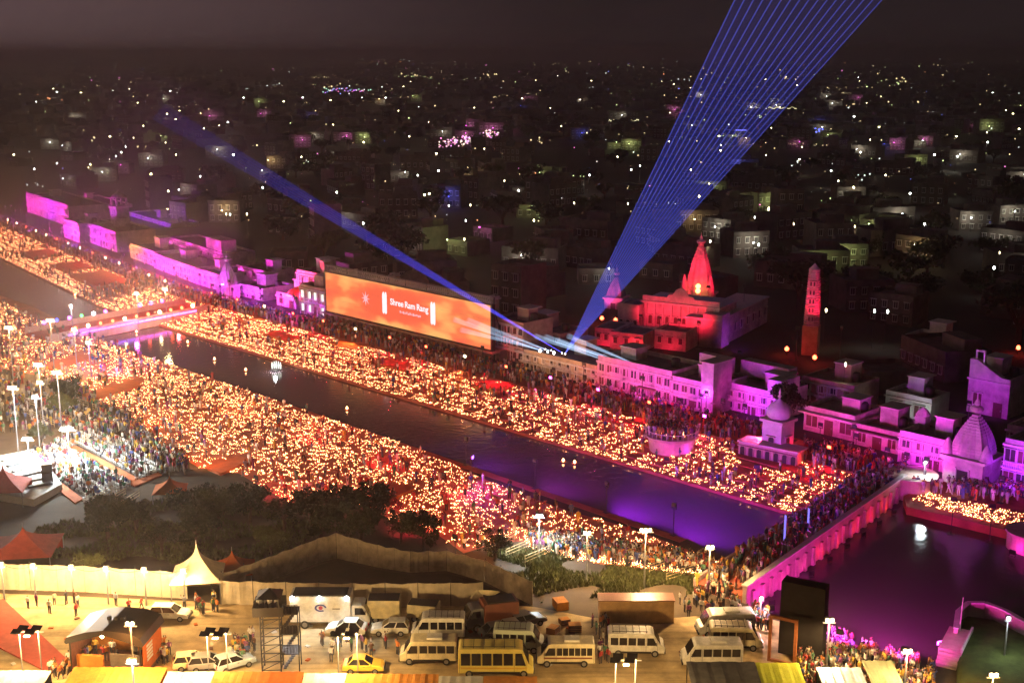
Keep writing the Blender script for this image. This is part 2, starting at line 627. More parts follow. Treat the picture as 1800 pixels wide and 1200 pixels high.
# far left bridge with coloured lamps
la, lb = G(118, 592, 0.5), G(345, 548, 0.5)
ld = lb - la
lbr = thing('lamp_lit_bridge', 'low far bridge strung with coloured lamps across the canal', 'bridge', (la.x, la.y, 0), math.atan2(ld.y, ld.x))
LL = ld.length
MB().b(-4, LL + 4, 0, 9, 0.2, 0.7).obj('deck', REDCLOTH, lbr)
MB().b(-4, LL + 4, -0.3, -0.004, -0.9, 1.7).obj('parapet', PINKPLASTER, lbr)
MB().b(-4, LL + 4, 9.004, 9.3, -0.9, 1.9).obj('parapet', PINKPLASTER, lbr)
cols = [BULB_VIO, BULB_BLUE, BULB_MAG, BULB_GREEN, BULB_WHITE, BULB_MAG, BULB_RED, BULB_RED]
me_g = {}
for i in range(22):
    x = 0.5 + i * LL / 22
    back = i % 2 == 0
    m = cols[(i // 2) % 8] if back else (BULB_RED if i % 3 else BULB_WARM)
    if m.name not in me_g:
        me_g[m.name] = MB().lathe([(0.05, 0), (0.3, 0.15), (0.36, 0.4), (0.25, 0.65), (0.05, 0.75)], 8).mesh('globe_lamp', m)
    mkobj('globe_lamp', me_g[m.name], lbr, (x, 9.15 if back else -0.15, 1.92 if back else 1.72))
for i, c in enumerate(((0.5, 0.05, 1), (1, 0.1, 0.7), (1, 0.1, 0.1))):
    lamp('bridge_light', 'POINT', lbr, (4 + i * LL / 3, -2.5, 1.6), c, 700, 0.4)
for i in range(14):
    MB().b(i * LL / 14, (i + 0.9) * LL / 14, -0.42, -0.31, 0.75, 0.95).obj('light_strip', BULB_MAG if i > 6 else BULB_VIO, lbr)
# ---------------------------------------------------------------- buildings of the river front
WIN_CACHE = {}


def window(parent, x, z, w, h, y=0.0, pane=None, face='f', frame=None, arch=False):
    """a window on the front (y=0) of a building: frame stands proud, pane lies back inside it"""
    pane = pane or DARK
    frame = frame or TRIM
    key = (round(w, 2), round(h, 2), pane.name, frame.name, arch)
    if key not in WIN_CACHE:
        p = MB()
        if arch:
            pts = [(-w / 2, 0), (w / 2, 0)] + [(w / 2 * math.cos(t), h - w / 2 + w / 2 * math.sin(t)) for t in [math.pi * k / 6 for k in range(7)]]
            p.prism(pts, -0.03, 0.01)
        else:
            p.b(-w / 2, w / 2, -0.03, 0.01, 0, h)
        f = MB()
        t = 0.12
        f.b(-w / 2 - t, -w / 2, -0.14, 0, -t, h + t).b(w / 2, w / 2 + t, -0.14, 0, -t, h + t)
        f.b(-w / 2, w / 2, -0.14, 0, h, h + t).b(-w / 2 - 0.1, w / 2 + 0.1, -0.28, -0.145, -t - 0.05, 0)
        f.b(-w / 2 - 0.28, w / 2 + 0.28, -0.5, -0.003, h + t + 0.003, h + t + 0.1)
        if w > 0.9 and not arch:
            f.b(-0.04, 0.04, -0.09, -0.035, 0, h)
        WIN_CACHE[key] = (p.mesh('window', pane), f.mesh('frame', frame))
    pm, fm = WIN_CACHE[key]
    o = mkobj('window', pm, parent, (x, y, z))
    if face == 'r':
        o.rotation_euler = (0, 0, math.pi / 2)
    if face == 'l':
        o.rotation_euler = (0, 0, -math.pi / 2)
    mkobj('frame', fm, o)
    return o


def row_building(name, label, px0, px1, v, top0, top1=None, depth=10, z0=PROM_Z, floors=2, wins=0, wall=None, parapet=0.7,
                 arch=False, side=0, cat='building', bays=True, door=True, vshift=0.0, merlon=False, band=True, winw=1.15, pane=None):
    wall = wall or PLASTER
    u0, u1 = uat(px0, v, z0 + 2), uat(px1, v, z0 + 2)
    p0, p1 = UV(u0, v), UV(u1, v)
    h = zat(p0.x, p0.y, top0) - z0
    if top1:
        h = (h + zat(p1.x, p1.y, top1) - z0) / 2
    w = (p1 - p0).length
    rz = math.atan2(p1.y - p0.y, p1.x - p0.x)
    r = thing(name, label, cat, (p0.x, p0.y, z0), rz)
    hb = h - parapet
    MB().b(0, w, 0, depth, -0.5, hb).obj('wall', wall, r)
    MB().b(0.3, w - 0.3, 0.3, depth - 0.3, hb + 0.003, hb + 0.12).obj('roof', ROOF, r)
    t = 0.28
    pb = MB()
    pb.b(0, w, 0, t, hb + 0.003, h).b(0, w, depth - t, depth, hb + 0.003, h).b(0, t, t, depth - t, hb + 0.003, h).b(w - t, w, t, depth - t, hb + 0.003, h)
    po = pb.obj('parapet', wall, r)
    if merlon:
        mm = MB().b(0, 0.7, -0.02, 0.32, 0, 0.6).mesh('merlon', wall)
        k = int(w / 1.5)
        for i in range(k):
            mkobj('merlon', mm, po, (i * w / k + 0.2, 0, h + 0.003))
    if band:
        for i in range(1, floors + 1):
            zz = hb * i / floors
            MB().b(-0.2, w + 0.2, -0.32, -0.003, zz - 0.28, zz - 0.02).obj('cornice', TRIM, r)
    fh = hb / floors
    if wins and winw == 1.15:
        winw = max(1.15, min(2.4, w / wins * 0.42))
    if wins:
        for fl in range(floors):
            for i in range(wins):
                x = w * (i + 0.5) / wins
                wh = min(1.9, fh * 0.52)
                if fl == 0 and door and i == wins // 2:
                    d = MB().b(x - 0.75, x + 0.75, -0.05, -0.004, 0, min(2.4, fh * 0.72)).obj('door', WOOD, r)
                    MB().b(x + 0.5, x + 0.56, -0.11, -0.055, 1.0, 1.3).obj('handle', GALV, d)
                    continue
                window(r, x, fl * fh + fh * 0.26, winw, wh, 0, pane or (DARK if (i + fl) % 2 else WOOD), arch=arch)
    if side:
        for fl in range(floors):
            for i in range(side):
                o = window(r, w, fl * fh + fh * 0.26, 0.9, min(1.5, fh * 0.5), depth * (i + 0.5) / side, DARK, face='r')
    rr = random.Random(int(px0 * 7 + px1))
    if w > 5:
        rx = rr.uniform(0.1, 0.6) * w
        rw = min(rr.uniform(2.6, 4.5), w * 0.4)
        rh = rr.uniform(1.7, 2.8)
        rm_ = MB().b(rx, rx + rw, depth * 0.45, depth * 0.45 + rr.uniform(2.5, 3.5), hb + 0.125, hb + rh + 0.4).obj('stair_room', wall, r)
        MB().b(rx - 0.2, rx + rw + 0.2, depth * 0.45 - 0.25, depth * 0.45 + 3.6, hb + rh + 0.403, hb + rh + 0.55).obj('slab', TRIM, rm_)
        tx = rr.uniform(0.65, 0.9) * w
        MB().lathe([(0.75, 0), (0.8, 0.1), (0.8, 1.3), (0.65, 1.5), (0.2, 1.6)], 12, (tx, depth * 0.6, hb + 0.125)).obj('water_tank', DARK, r)
    if floors > 1 and w > 8 and wins:
        bm1 = MB()
        bw_ = w / wins * 0.9
        bm1.b(-bw_ / 2, bw_ / 2, -1.0, -0.004, -0.14, 0).b(-bw_ / 2, bw_ / 2, -1.0, -0.94, 0.72, 0.8)
        for k in range(7):
            bm1.b(-bw_ / 2 + k * (bw_ - 0.06) / 6, -bw_ / 2 + k * (bw_ - 0.06) / 6 + 0.06, -1.0, -0.95, 0, 0.72)
        bmesh_ = bm1.mesh('balcony', TRIM)
        for i in range(wins):
            if rr.random() < 0.4:
                mkobj('balcony', bmesh_, r, (w * (i + 0.5) / wins, 0, fh * 1.0 + 0.12))
    if floors > 1 and w > 6 and band:
        nb = max(4, int(w / 1.6))
        for i in range(nb):
            MB().b(w * i / nb, w * i / nb + 0.16, -0.18, -0.003, 0, hb - 0.3).obj('pilaster', TRIM, r)
    return r, w, h


def floodlight_proto(m, stand=0.0):
    r = mkobj('floodlight', None)
    if stand:
        MB().tube((0, 0, -stand), (0, 0, -0.04), 0.05, n=6).b(-0.4, 0.4, -0.4, 0.4, -stand, -stand + 0.05).obj('stand', STEEL, r)
    MB().b(-0.35, 0.35, -0.12, 0.12, 0.25, 0.75).obj('housing', STEEL, r)
    MB().b(-0.3, 0.3, 0.124, 0.15, 0.3, 0.7).obj('lens', m, r)
    MB().b(-0.4, -0.355, -0.05, 0.05, 0, 0.55).b(0.355, 0.4, -0.05, 0.05, 0, 0.55).b(-0.4, 0.4, -0.1, 0.1, -0.04, -0.001).obj('bracket', STEEL, r)
    return r


FLOODS = {}
FLOOD_COL = {'mag': ((1.0, 0.04, 0.68), BULB_MAG), 'vio': ((0.36, 0.02, 1.0), BULB_VIO), 'red': ((1.0, 0.010, 0.06), BULB_RED),
             'pink': ((1.0, 0.07, 0.28), BULB_MAG), 'warm': ((1.0, 0.5, 0.25), BULB_WARM), 'white': ((0.95, 1, 0.95), BULB_WHITE),
             'green': ((0.6, 1.0, 0.3), BULB_GREEN), 'orange': ((1.0, 0.32, 0.08), BULB_WARM), 'purp': ((0.66, 0.03, 1.0), BULB_MAG)}
FLOOD_NAME = {'mag': 'magenta', 'vio': 'violet', 'red': 'red', 'pink': 'pink', 'warm': 'warm white', 'white': 'white', 'green': 'green', 'orange': 'orange', 'purp': 'purple'}


GAIN = {'mag': 1.1, 'purp': 1.15, 'vio': 1.8, 'pink': 1.1, 'red': 1.9, 'warm': 1.6, 'orange': 1.6, 'white': 1.5}


def flood(kind, loc, aim, watts, where, spot=110, stand=0.0):
    col, m = FLOOD_COL[kind]
    key = (kind, stand)
    watts *= GAIN.get(kind, 1.5)
    if key not in FLOODS:
        FLOODS[key] = floodlight_proto(m, stand)
        r = FLOODS[key]
    else:
        r = FLOODS[key].copy()
        COL.objects.link(r)
        for ch in FLOODS[key].children:
            if ch.type == 'MESH':
                c = ch.copy()
                COL.objects.link(c)
                c.parent = r
    d = Vector(aim) - Vector(loc)
    r.location = loc
    r.rotation_euler = (0, 0, math.atan2(d.y, d.x) - math.pi / 2)
    tag(r, 'small %s floodlight standing %s' % (FLOOD_NAME[kind], where), 'floodlight', '%s floodlights %s' % (FLOOD_NAME[kind], where))
    L = bpy.data.lights.new('flood_beam', 'SPOT')
    L.color = col
    L.energy = watts
    L.spot_size = rad(spot)
    L.spot_blend = 0.7
    L.shadow_soft_size = 0.3
    o = mkobj('flood_beam', L, r, (0, 0.2, 0.55))
    o.rotation_mode = 'QUATERNION'
    dl = Matrix.Rotation(-r.rotation_euler.z, 3, 'Z') @ d
    o.rotation_quaternion = dl.to_track_quat('-Z', 'Y')
    return r


def front_floods(b, w, h, kinds, watts, where, gap=4.5, step=8.0, zaim=0.45):
    n = max(1, round(w / step))
    if b.location.x < -40:
        watts *= 3.6
    M = Matrix.Translation(b.location) @ Matrix.Rotation(b.rotation_euler.z, 4, 'Z')
    for i in range(n):
        x = w * (i + 0.5) / n
        a = M @ Vector((x, -gap - 1.5, 3.0))
        t = M @ Vector((x, 0, h * zaim + 0.5))
        flood(kinds[i % len(kinds)], a, t, watts, where, 125, 3.0)


# --- from the far left to the right along the promenade
b, w, h = row_building('crenellated_house', 'bright pink flat house with battlements at far end of promenade', 48, 122, 169, 341, 362, 14, floors=2, wins=7, merlon=True)
front_floods(b, w, h, ['mag', 'mag', 'purp'], 5200, 'before the far pink houses', 6, 12)
b, w, h = row_building('rear_house', 'plain pink block behind the house with battlements', 112, 168, 192, 346, None, 14, floors=2, wins=4)
front_floods(b, w, h, ['mag'], 4200, 'before the rear pink block', 6, 16)
b, w, h = row_building('corner_house', 'pink three-storey corner house with small roof turret near clock tower', 113, 140, 160, 384, None, 10, floors=3, wins=3)
front_floods(b, w, h, ['mag'], 4200, 'before the corner house', 6, 9)
b, w, h = row_building('arcade_house', 'purple house with tall bays between corner house and clock tower', 141, 205, 163, 392, 402, 12, floors=2, wins=6, arch=True)
front_floods(b, w, h, ['mag', 'purp'], 4400, 'before the tall bays', 6, 10)
b, w, h = row_building('long_rear_hall', 'long dim purple hall with roof railing behind clock tower', 224, 300, 196, 384, 380, 10, floors=1, wins=6)
front_floods(b, w, h, ['vio'], 1500, 'before the long rear hall', 6, 14)
b, w, h = row_building('gabled_house', 'orange and pink house with white eave beside clock tower', 230, 272, 163, 424, 446, 11, floors=2, wins=4)
front_floods(b, w, h, ['orange', 'mag', 'pink'], 3000, 'before the white eave', 5.5, 8)
b, w, h = row_building('upper_palace', 'long two-storey pink house with roof room rising behind promenade row', 299, 395, 176, 416, 446, 9, floors=3, wins=9, arch=True)
MB().b(w * 0.66, w * 0.92, 0.6, 5, h, h + 3.0).obj('roof_room', PLASTER, b)
M = Matrix.Translation(b.location) @ Matrix.Rotation(b.rotation_euler.z, 4, 'Z')
for i in range(4):
    flood('mag', M @ Vector((w * (i + .5) / 4, -4.5, 4.4)), M @ Vector((w * (i + .5) / 4, 0, h * 0.75)), 3000, 'on the roofs below the upper palace')
b, w, h = row_building('balcony_house', 'magenta house with rows of dark balcony windows above crowd', 272, 345, 162, 445, 470, 10, floors=2, wins=10)
front_floods(b, w, h, ['mag', 'purp', 'pink', 'mag', 'purp'], 3600, 'before the balcony house', 5.5, 8)
b, w, h = row_building('narrow_house', 'magenta two-storey house between balcony house and small temple', 346, 386, 162, 468, 486, 9, floors=2, wins=4)
front_floods(b, w, h, ['mag'], 3400, 'before the narrow house', 5.5, 7)
b, w, h = row_building('low_shop', 'pink low shop house right of the small magenta temple', 418, 462, 162, 496, 508, 9, floors=2, wins=4)
front_floods(b, w, h, ['mag', 'purp'], 3000, 'before the low shop', 5, 7)
b, w, h = row_building('blank_house', 'plain magenta house with one doorway beside dark alley', 486, 520, 162, 512, 520, 9, floors=1, wins=2)
front_floods(b, w, h, ['mag'], 3000, 'before the blank house', 5, 7)
b, w, h = row_building('upper_terrace_house', 'pink upper terrace behind low shop house', 415, 470, 172, 464, 478, 8, floors=2, wins=6)
M = Matrix.Translation(b.location) @ Matrix.Rotation(b.rotation_euler.z, 4, 'Z')
for i in range(2):
    flood('mag', M @ Vector((w * (i + .5) / 2, -4, 3.4)), M @ Vector((w * (i + .5) / 2, 0, h * 0.8)), 2200, 'on the shop roof below the terrace')
b, w, h = row_building('red_house', 'crimson house with red awning beside the giant screen', 523, 574, 166, 474, 482, 9, floors=2, wins=3, wall=PLASTER)
front_floods(b, w, h, ['pink', 'red'], 2600, 'before the crimson house', 5, 7, 0.7)
aw = MB()
aw.lathe([(3.6, 0), (3.2, 0.7), (2.2, 1.3), (0.8, 1.7), (0.05, 1.8)], 14).obj('awning_dome', REDCLOTH, b).location = (5.5, -2.2, 3.6)
# stalls with lit shop fronts under the crimson house
b, w, h = row_building('shop_house', 'tan two-storey shop house with lit counters left of screen', 528, 573, 160.5, 500, 506, 5, floors=2, wins=4, wall=PLASTER3, pane=WINJETW)

# --- clock tower
p = UV(uat(213, 172, 3), 172)
ct = thing('clock_tower', 'slim pink clock tower with open lantern above the promenade houses', 'tower', (p.x, p.y, PROM_Z), ROW_RZ)
hh = zat(p.x, p.y, 342) - PROM_Z
MB().box((0, 0, hh * 0.36), (4.2, 4.2, hh * 0.72)).obj('shaft', PLASTER, ct)
MB().box((0, 0, hh * 0.745), (5.0, 5.0, hh * 0.045)).obj('cornice', TRIM, ct)
for sx in (-1, 1):
    for sy in (-1, 1):
        MB().box((sx * 1.6, sy * 1.6, hh * 0.85), (0.5, 0.5, hh * 0.16)).obj('pillar', PLASTER, ct)
MB().lathe([(2.4, 0), (2.5, 0.25), (1.9, 1.0), (0.9, 1.6), (0.2, 2.0), (0.08, 2.8)], 12, (0, 0, hh * 0.932)).obj('cap', PLASTER, ct)
ck = MB().tube((0, -2.12, hh * 0.62), (0, -2.25, hh * 0.62), 1.2, n=16).obj('clock_face', WHITECLOTH, ct)
MB().b(-0.06, 0.06, -2.29, -2.26, hh * 0.62, hh * 0.62 + 0.9).b(0, 0.7, -2.29, -2.26, hh * 0.62 - 0.05, hh * 0.62 + 0.05).obj('hands', STEEL, ck)
for i in range(4):
    window(ct, 0, hh * (0.08 + 0.13 * i), 0.9, 1.4, -2.1, WOOD)
q = UV(uat(213, 172, 3), 164, PROM_Z)
flood('purp', q, p + Vector((0, 0, 10)), 4500, 'at the foot of the clock tower', 70)


# --- temples with curved spires
def shikhara(name, label, loc, base_w, body_h, spire_h, wallm, rz=0.0, side_spires=2, rooms=True):
    r = thing(name, label, 'temple', loc, rz)
    hw = base_w / 2
    MB().box((0, 0, body_h * 0.5), (base_w, base_w, body_h)).obj('sanctum', wallm, r)
    MB().box((0, 0, body_h + 0.18), (base_w * 1.16, base_w * 1.16, 0.36)).obj('cornice', TRIM, r)
    prof = []
    for k in range(15):
        t = k / 14
        rr = hw * 0.90 * (1 - t ** 1.75 * 0.80)
        zz = body_h + 0.36 + spire_h * t
        prof.append((rr * 1.0, zz))
        prof.append((rr * 0.955, zz + spire_h / 14 * 0.78))
    MB().lathe(prof, 48, (0, 0, 0), rib=12, ribamt=0.09, square=0.72).obj('spire', wallm, r)
    zt = body_h + 0.36 + spire_h
    rt = hw * 0.9 * 0.2
    am = MB().lathe([(rt * 0.8, 0.6), (rt * 1.7, 0.85), (rt * 1.95, 1.1), (rt * 1.6, 1.4), (rt * 0.7, 1.55)], 24, (0, 0, zt), rib=16, ribamt=0.12)
    am.obj('ribbed_disc', wallm, r)
    MB().lathe([(rt * 0.5, 1.55), (rt * 0.8, 1.9), (rt * 0.5, 2.25), (rt * 0.15, 2.5), (0.03, 3.2)], 10, (0, 0, zt)).obj('finial', TRIM, r)
    for s in range(side_spires):
        sx = -1 if s % 2 == 0 else 1
        sy = -1 if s < 2 else 1
        pr = [(hw * 0.3 * (1 - (k / 8) ** 1.8 * 0.9), k / 8 * spire_h * 0.42) for k in range(9)]
        MB().lathe(pr, 20, (sx * hw * 0.98, sy * hw * 0.7, body_h + 0.37), rib=8, ribamt=0.08, square=0.6).obj('side_spire', wallm, r)
    if rooms:
        d = MB().b(-base_w * 0.14, base_w * 0.14, -hw - 0.08, -hw - 0.003, 0, body_h * 0.6).obj('doorway', DARK, r)
        for a, c in ((-0.19, -0.145), (0.145, 0.19)):
            MB().b(base_w * a, base_w * c, -hw - 0.2, -hw - 0.003, 0, body_h * 0.68).obj('jamb', TRIM, d)
    return r


p = UV(uat(401, 158, 3), 158)
hz = zat(p.x, p.y, 456) - PROM_Z
shikhara('shore_temple', 'small magenta spire temple standing on the promenade before pink houses', (p.x, p.y, PROM_Z), 4.0, hz * 0.34, hz * 0.5, PLASTER, ROW_RZ, 2)
q = UV(to_uv(p.x, p.y)[0] - 3, 152.0, PROM_Z + 4)
flood('purp', q, p + Vector((0, 0, 6)), 5200, 'on a stand before the small temple', 100, 4.0)

# --- giant screen
u0, u1 = uat(573, 159.5, 7), uat(862, 159.5, 7)
p0, p1 = UV(u0, 159.5), UV(u1, 159.5)
sw = (p1 - p0).length
srz = math.atan2(p1.y - p0.y, p1.x - p0.x)
scn = thing('giant_screen', 'huge glowing orange video screen with white lettering above arcade', 'screen', (p0.x, p0.y, PROM_Z), srz)
SZ0, SZ1 = 2.3, 10.9


def screen_material():
    m = bpy.data.materials.new('screen_picture')
    m.use_nodes = True
    nt = m.node_tree
    nt.nodes.remove(nt.nodes['Principled BSDF'])
    tc = nt.nodes.new('ShaderNodeTexCoord')
    mp = nt.nodes.new('ShaderNodeMapping')
    mp.inputs['Scale'].default_value = (0.055, 0.1, 0.14)
    nt.links.new(tc.outputs['Object'], mp.inputs[0])
    no = nt.nodes.new('ShaderNodeTexNoise')
    no.inputs['Scale'].default_value = 1.6
    no.inputs['Detail'].default_value = 2.5
    nt.links.new(mp.outputs[0], no.inputs['Vector'])
    cr = nt.nodes.new('ShaderNodeValToRGB')
    e = cr.color_ramp.elements
    e[0].position, e[0].color = 0.36, (0.95, 0.14, 0.075, 1)
    e[1].position, e[1].color = 0.50, (0.98, 0.22, 0.08, 1)
    for pos, c in ((0.56, (0.98, 0.36, 0.12, 1)), (0.66, (0.95, 0.48, 0.15, 1))):
        q = e.new(pos)
        q.color = c
    nt.links.new(no.outputs['Fac'], cr.inputs[0])
    # red cloud behind the lettering: flat print of the picture shown
    sp = nt.nodes.new('ShaderNodeSeparateXYZ')
    nt.links.new(tc.outputs['Object'], sp.inputs[0])

    def dist(axis, c, s):
        a = nt.nodes.new('ShaderNodeMath')
        a.operation = 'SUBTRACT'
        a.inputs[1].default_value = c
        nt.links.new(sp.outputs[axis], a.inputs[0])
        b = nt.nodes.new('ShaderNodeMath')
        b.operation = 'DIVIDE'
        b.inputs[1].default_value = s
        nt.links.new(a.outputs[0], b.inputs[0])
        c2 = nt.nodes.new('ShaderNodeMath')
        c2.operation = 'MULTIPLY'
        nt.links.new(b.outputs[0], c2.inputs[0])
        nt.links.new(b.outputs[0], c2.inputs[1])
        return c2.outputs[0]
    sm = nt.nodes.new('ShaderNodeMath')
    nt.links.new(dist('X', sw * 0.44, sw * 0.25), sm.inputs[0])
    nt.links.new(dist('Z', 6.8, 3.9), sm.inputs[1])
    s2 = nt.nodes.new('ShaderNodeMath')
    s2.operation = 'ADD'
    nt.links.new(sm.outputs[0], s2.inputs[0])
    n2 = nt.nodes.new('ShaderNodeTexNoise')
    n2.inputs['Scale'].default_value = 0.35
    n2.inputs['Detail'].default_value = 4
    nt.links.new(tc.outputs['Object'], n2.inputs['Vector'])
    nt.links.new(n2.outputs['Fac'], s2.inputs[1])
    r2 = nt.nodes.new('ShaderNodeMapRange')
    r2.inputs[1].default_value = 1.55
    r2.inputs[2].default_value = 1.1
    nt.links.new(s2.outputs[0], r2.inputs[0])
    mx = nt.nodes.new('ShaderNodeMixRGB')
    mx.inputs[2].default_value = (0.96, 0.14, 0.065, 1)
    nt.links.new(r2.outputs[0], mx.inputs[0])
    nt.links.new(cr.outputs[0], mx.inputs[1])
    em = nt.nodes.new('ShaderNodeEmission')
    em.inputs[1].default_value = 1.0
    nt.links.new(mx.outputs[0], em.inputs[0])
    nt.links.new(em.outputs[0], nt.nodes['Material Output'].inputs[0])
    return m


SCREENMAT = screen_material()
MB().b(-0.4, sw + 0.4, 0.05, 0.9, SZ0 - 0.3, SZ1 + 0.25).obj('cabinet', STEEL, scn)
npan = 24
for i in range(npan):      # led panels
    x0 = sw * i / npan
    for j in range(3):
        z0_ = SZ0 + (SZ1 - SZ0) * j / 3
        MB().b(x0 + 0.012, x0 + sw / npan - 0.012, 0.0, 0.045, z0_ + 0.012, z0_ + (SZ1 - SZ0) / 3 - 0.012).obj('led_panel', SCREENMAT, scn)
SCRWHITE = emis('screen_white', (1.0, 0.82, 0.86), 1.15, False)


def letters(txt, size, x, z, parent, m, y=-0.06):
    cu = bpy.data.curves.new('lettering', 'FONT')
    cu.body = txt
    cu.size = size
    cu.align_x = 'CENTER'
    cu.align_y = 'CENTER'
    cu.extrude = 0.02
    cu.offset = size * 0.018
    cu.materials.append(m)
    tmp = bpy.data.objects.new('lettering', cu)
    COL.objects.link(tmp)
    me = bpy.data.meshes.new_from_object(tmp.evaluated_get(bpy.context.evaluated_depsgraph_get()))
    bpy.data.objects.remove(tmp)
    o = mkobj('lettering', me, parent, (x, y, z))
    o.rotation_euler = (math.pi / 2, 0, 0)
    return o


for wd, xx in (('Shree', 0.468), ('Ram', 0.548), ('Rang', 0.622)):
    letters(wd, 1.85, sw * xx, 7.45, scn, SCRWHITE)
SCRPINK = emis('screen_pink', (1.0, 0.5, 0.55), 1.0, False)
for k in range(13):
    x = sw * 0.485 + k * 0.52
    MB().b(x, x + 0.36, -0.07, -0.03, 5.55 + 0.1 * math.sin(k * 2.1), 5.95 + 0.12 * math.sin(k * 3.3 + 1)).obj('lettering', SCRPINK, scn)
for xx in (0.386, 0.400, 0.678, 0.692):
    MB().lathe([(0.05, 4.6), (0.26, 5.0), (0.28, 8.6), (0.2, 9.0), (0.05, 9.3)], 8, (sw * xx, -0.1, 0)).obj('pillar_motif', SCRWHITE, scn).scale = (1, 0.2 if False else 1, 1)
star = MB()
for k in range(8):
    t = k * math.pi / 4
    star.prism([(0.25 * math.cos(t + 1.2), 0.25 * math.sin(t + 1.2)), (0.25 * math.cos(t - 1.2), 0.25 * math.sin(t - 1.2)), (1.5 * math.cos(t), 1.5 * math.sin(t))], -0.08, -0.03)
star.obj('star_emblem', SCRPINK, scn).location = (sw * 0.27, 0, 7.0)
# lattice truss along the top
tz0, tz1 = SZ1 + 0.3, SZ1 + 1.5
tr = MB()
for yy in (0.15, 1.2):
    for zz in (tz0 + 0.06, tz1):
        tr.tube((-0.4, yy, zz), (sw + 0.4, yy, zz), 0.06, n=5)
tro = tr.obj('truss', GALV, scn)
nb = 90
bme = MB()
dx = (sw + 0.8) / nb
bme.tube((0, 0.15, tz0 + .06), (dx, 0.15, tz1), 0.045, n=4).tube((dx, 1.2, tz0 + .06), (0, 1.2, tz1), 0.045, n=4).tube((0, 0.15, tz1), (dx, 1.2, tz1), 0.04, n=4).tube((0, 0.15, tz0), (0, 0.15, tz1), 0.045, n=4)
bm_ = bme.mesh('brace', GALV)
for i in range(nb):
    mkobj('brace', bm_, tro, (-0.4 + i * dx, 0, 0))
for i in range(9):       # back legs
    x = sw * i / 8
    MB().tube((x, 1.0, -0.4), (x, 1.0, tz1), 0.12, n=6).tube((x, 1.0, tz1 * 0.8), (x, 5.0, -0.4), 0.09, n=5).obj('leg', STEEL, scn)
arc = thing('arcade_building', 'low red sandstone arcade running under the giant screen', 'arcade', (p0.x, p0.y, PROM_Z), srz)
MB().b(-1, sw + 1, 1.5, 9, -0.4, 2.0).obj('wall', STONE, arc)
MB().b(-1.2, sw + 1.2, -0.6, 1.2, 1.7, 1.98).obj('lintel', STONE, arc)
pm = MB().b(-0.28, 0.28, -0.45, 0.15, -0.4, 1.697).b(-0.4, 0.4, -0.55, 0.25, 1.4, 1.69).mesh('pillar', STONE)
for i in range(27):
    mkobj('pillar', pm, arc, (sw * i / 26, 0, 0))
# towers behind the screen
for px, pt, wd in ((572, 455, 1.6), (694, 480, 1.4), (869, 520, 1.4)):
    p = UV(uat(px, 168, 8), 168)
    hh = zat(p.x, p.y, pt) - PROM_Z
    t = thing('rooftop_tank_tower', {572: 'small dim tower at left end of the screen truss', 694: 'small dim tower beside the dome behind screen', 869: 'small dim tower at right end of the screen truss'}[px], 'tower', (p.x, p.y, PROM_Z), ROW_RZ)
    MB().box((0, 0, hh * 0.5 - 0.3), (wd, wd, hh - 0.6)).obj('shaft', PLASTER3, t)
    MB().box((0, 0, hh - 0.45), (wd * 1.4, wd * 1.4, 0.28)).obj('cap', TRIM, t)
    for s in (-1, 1):
        MB().box((s * wd * 0.5, 0, hh - 0.1), (0.2, wd, 0.4)).obj('railing', TRIM, t)
# dome behind screen
p = UV(uat(727, 172, 9), 172)
hh = zat(p.x, p.y, 476) - PROM_Z
dm = thing('round_dome', 'round orange dome showing above the screen truss', 'dome', (p.x, p.y, PROM_Z), ROW_RZ)
MB().lathe([(3.2, -0.4), (3.2, hh - 4.2)], 24).obj('drum', PLASTER3, dm)
MB().lathe([(3.3, 0), (3.5, 0.8), (3.3, 2.0), (2.6, 3.2), (1.4, 4.0), (0.3, 4.3), (0.05, 5.0)], 24, (0, 0, hh - 4.19)).obj('dome', PLASTER3, dm, True)
flood('orange', p + Vector((-3.5, -4.5, hh - 5.5)), p + Vector((0, 0, hh - 2)), 900, 'on the roof under the round dome')

# --- right of the screen
b, w, h = row_building('dim_red_house', 'dim red-brown house with columned upper storey right of screen', 864, 920, 163, 552, 572, 8, floors=3, wins=6, wall=PLASTER3, arch=True)
front_floods(b, w, h, ['red'], 420, 'before the dim red-brown house', 5, 9)
b, w, h = row_building('tan_wall_house', 'long tan blank-walled house under the laser projectors', 921, 1051, 160.5, 616, 640, 12, floors=2, wins=9, wall=PLASTER3, pane=DARK, winw=0.7)
TANHOUSE = (b, w, h)
front_floods(b, w, h, ['warm'], 1000, 'before the long tan wall', 5, 8)
# small lean-to roofs behind tan house
b, w, h = row_building('rear_red_house', 'low rear house lit faint red behind tan wall', 905, 985, 172, 572, 585, 8, floors=2, wins=5, wall=PLASTER3)
flood('red', UV(uat(930, 165, 3), 165.5, 5.5), UV(uat(930, 172, 5), 172, 6), 300, 'on the roof before the rear house')

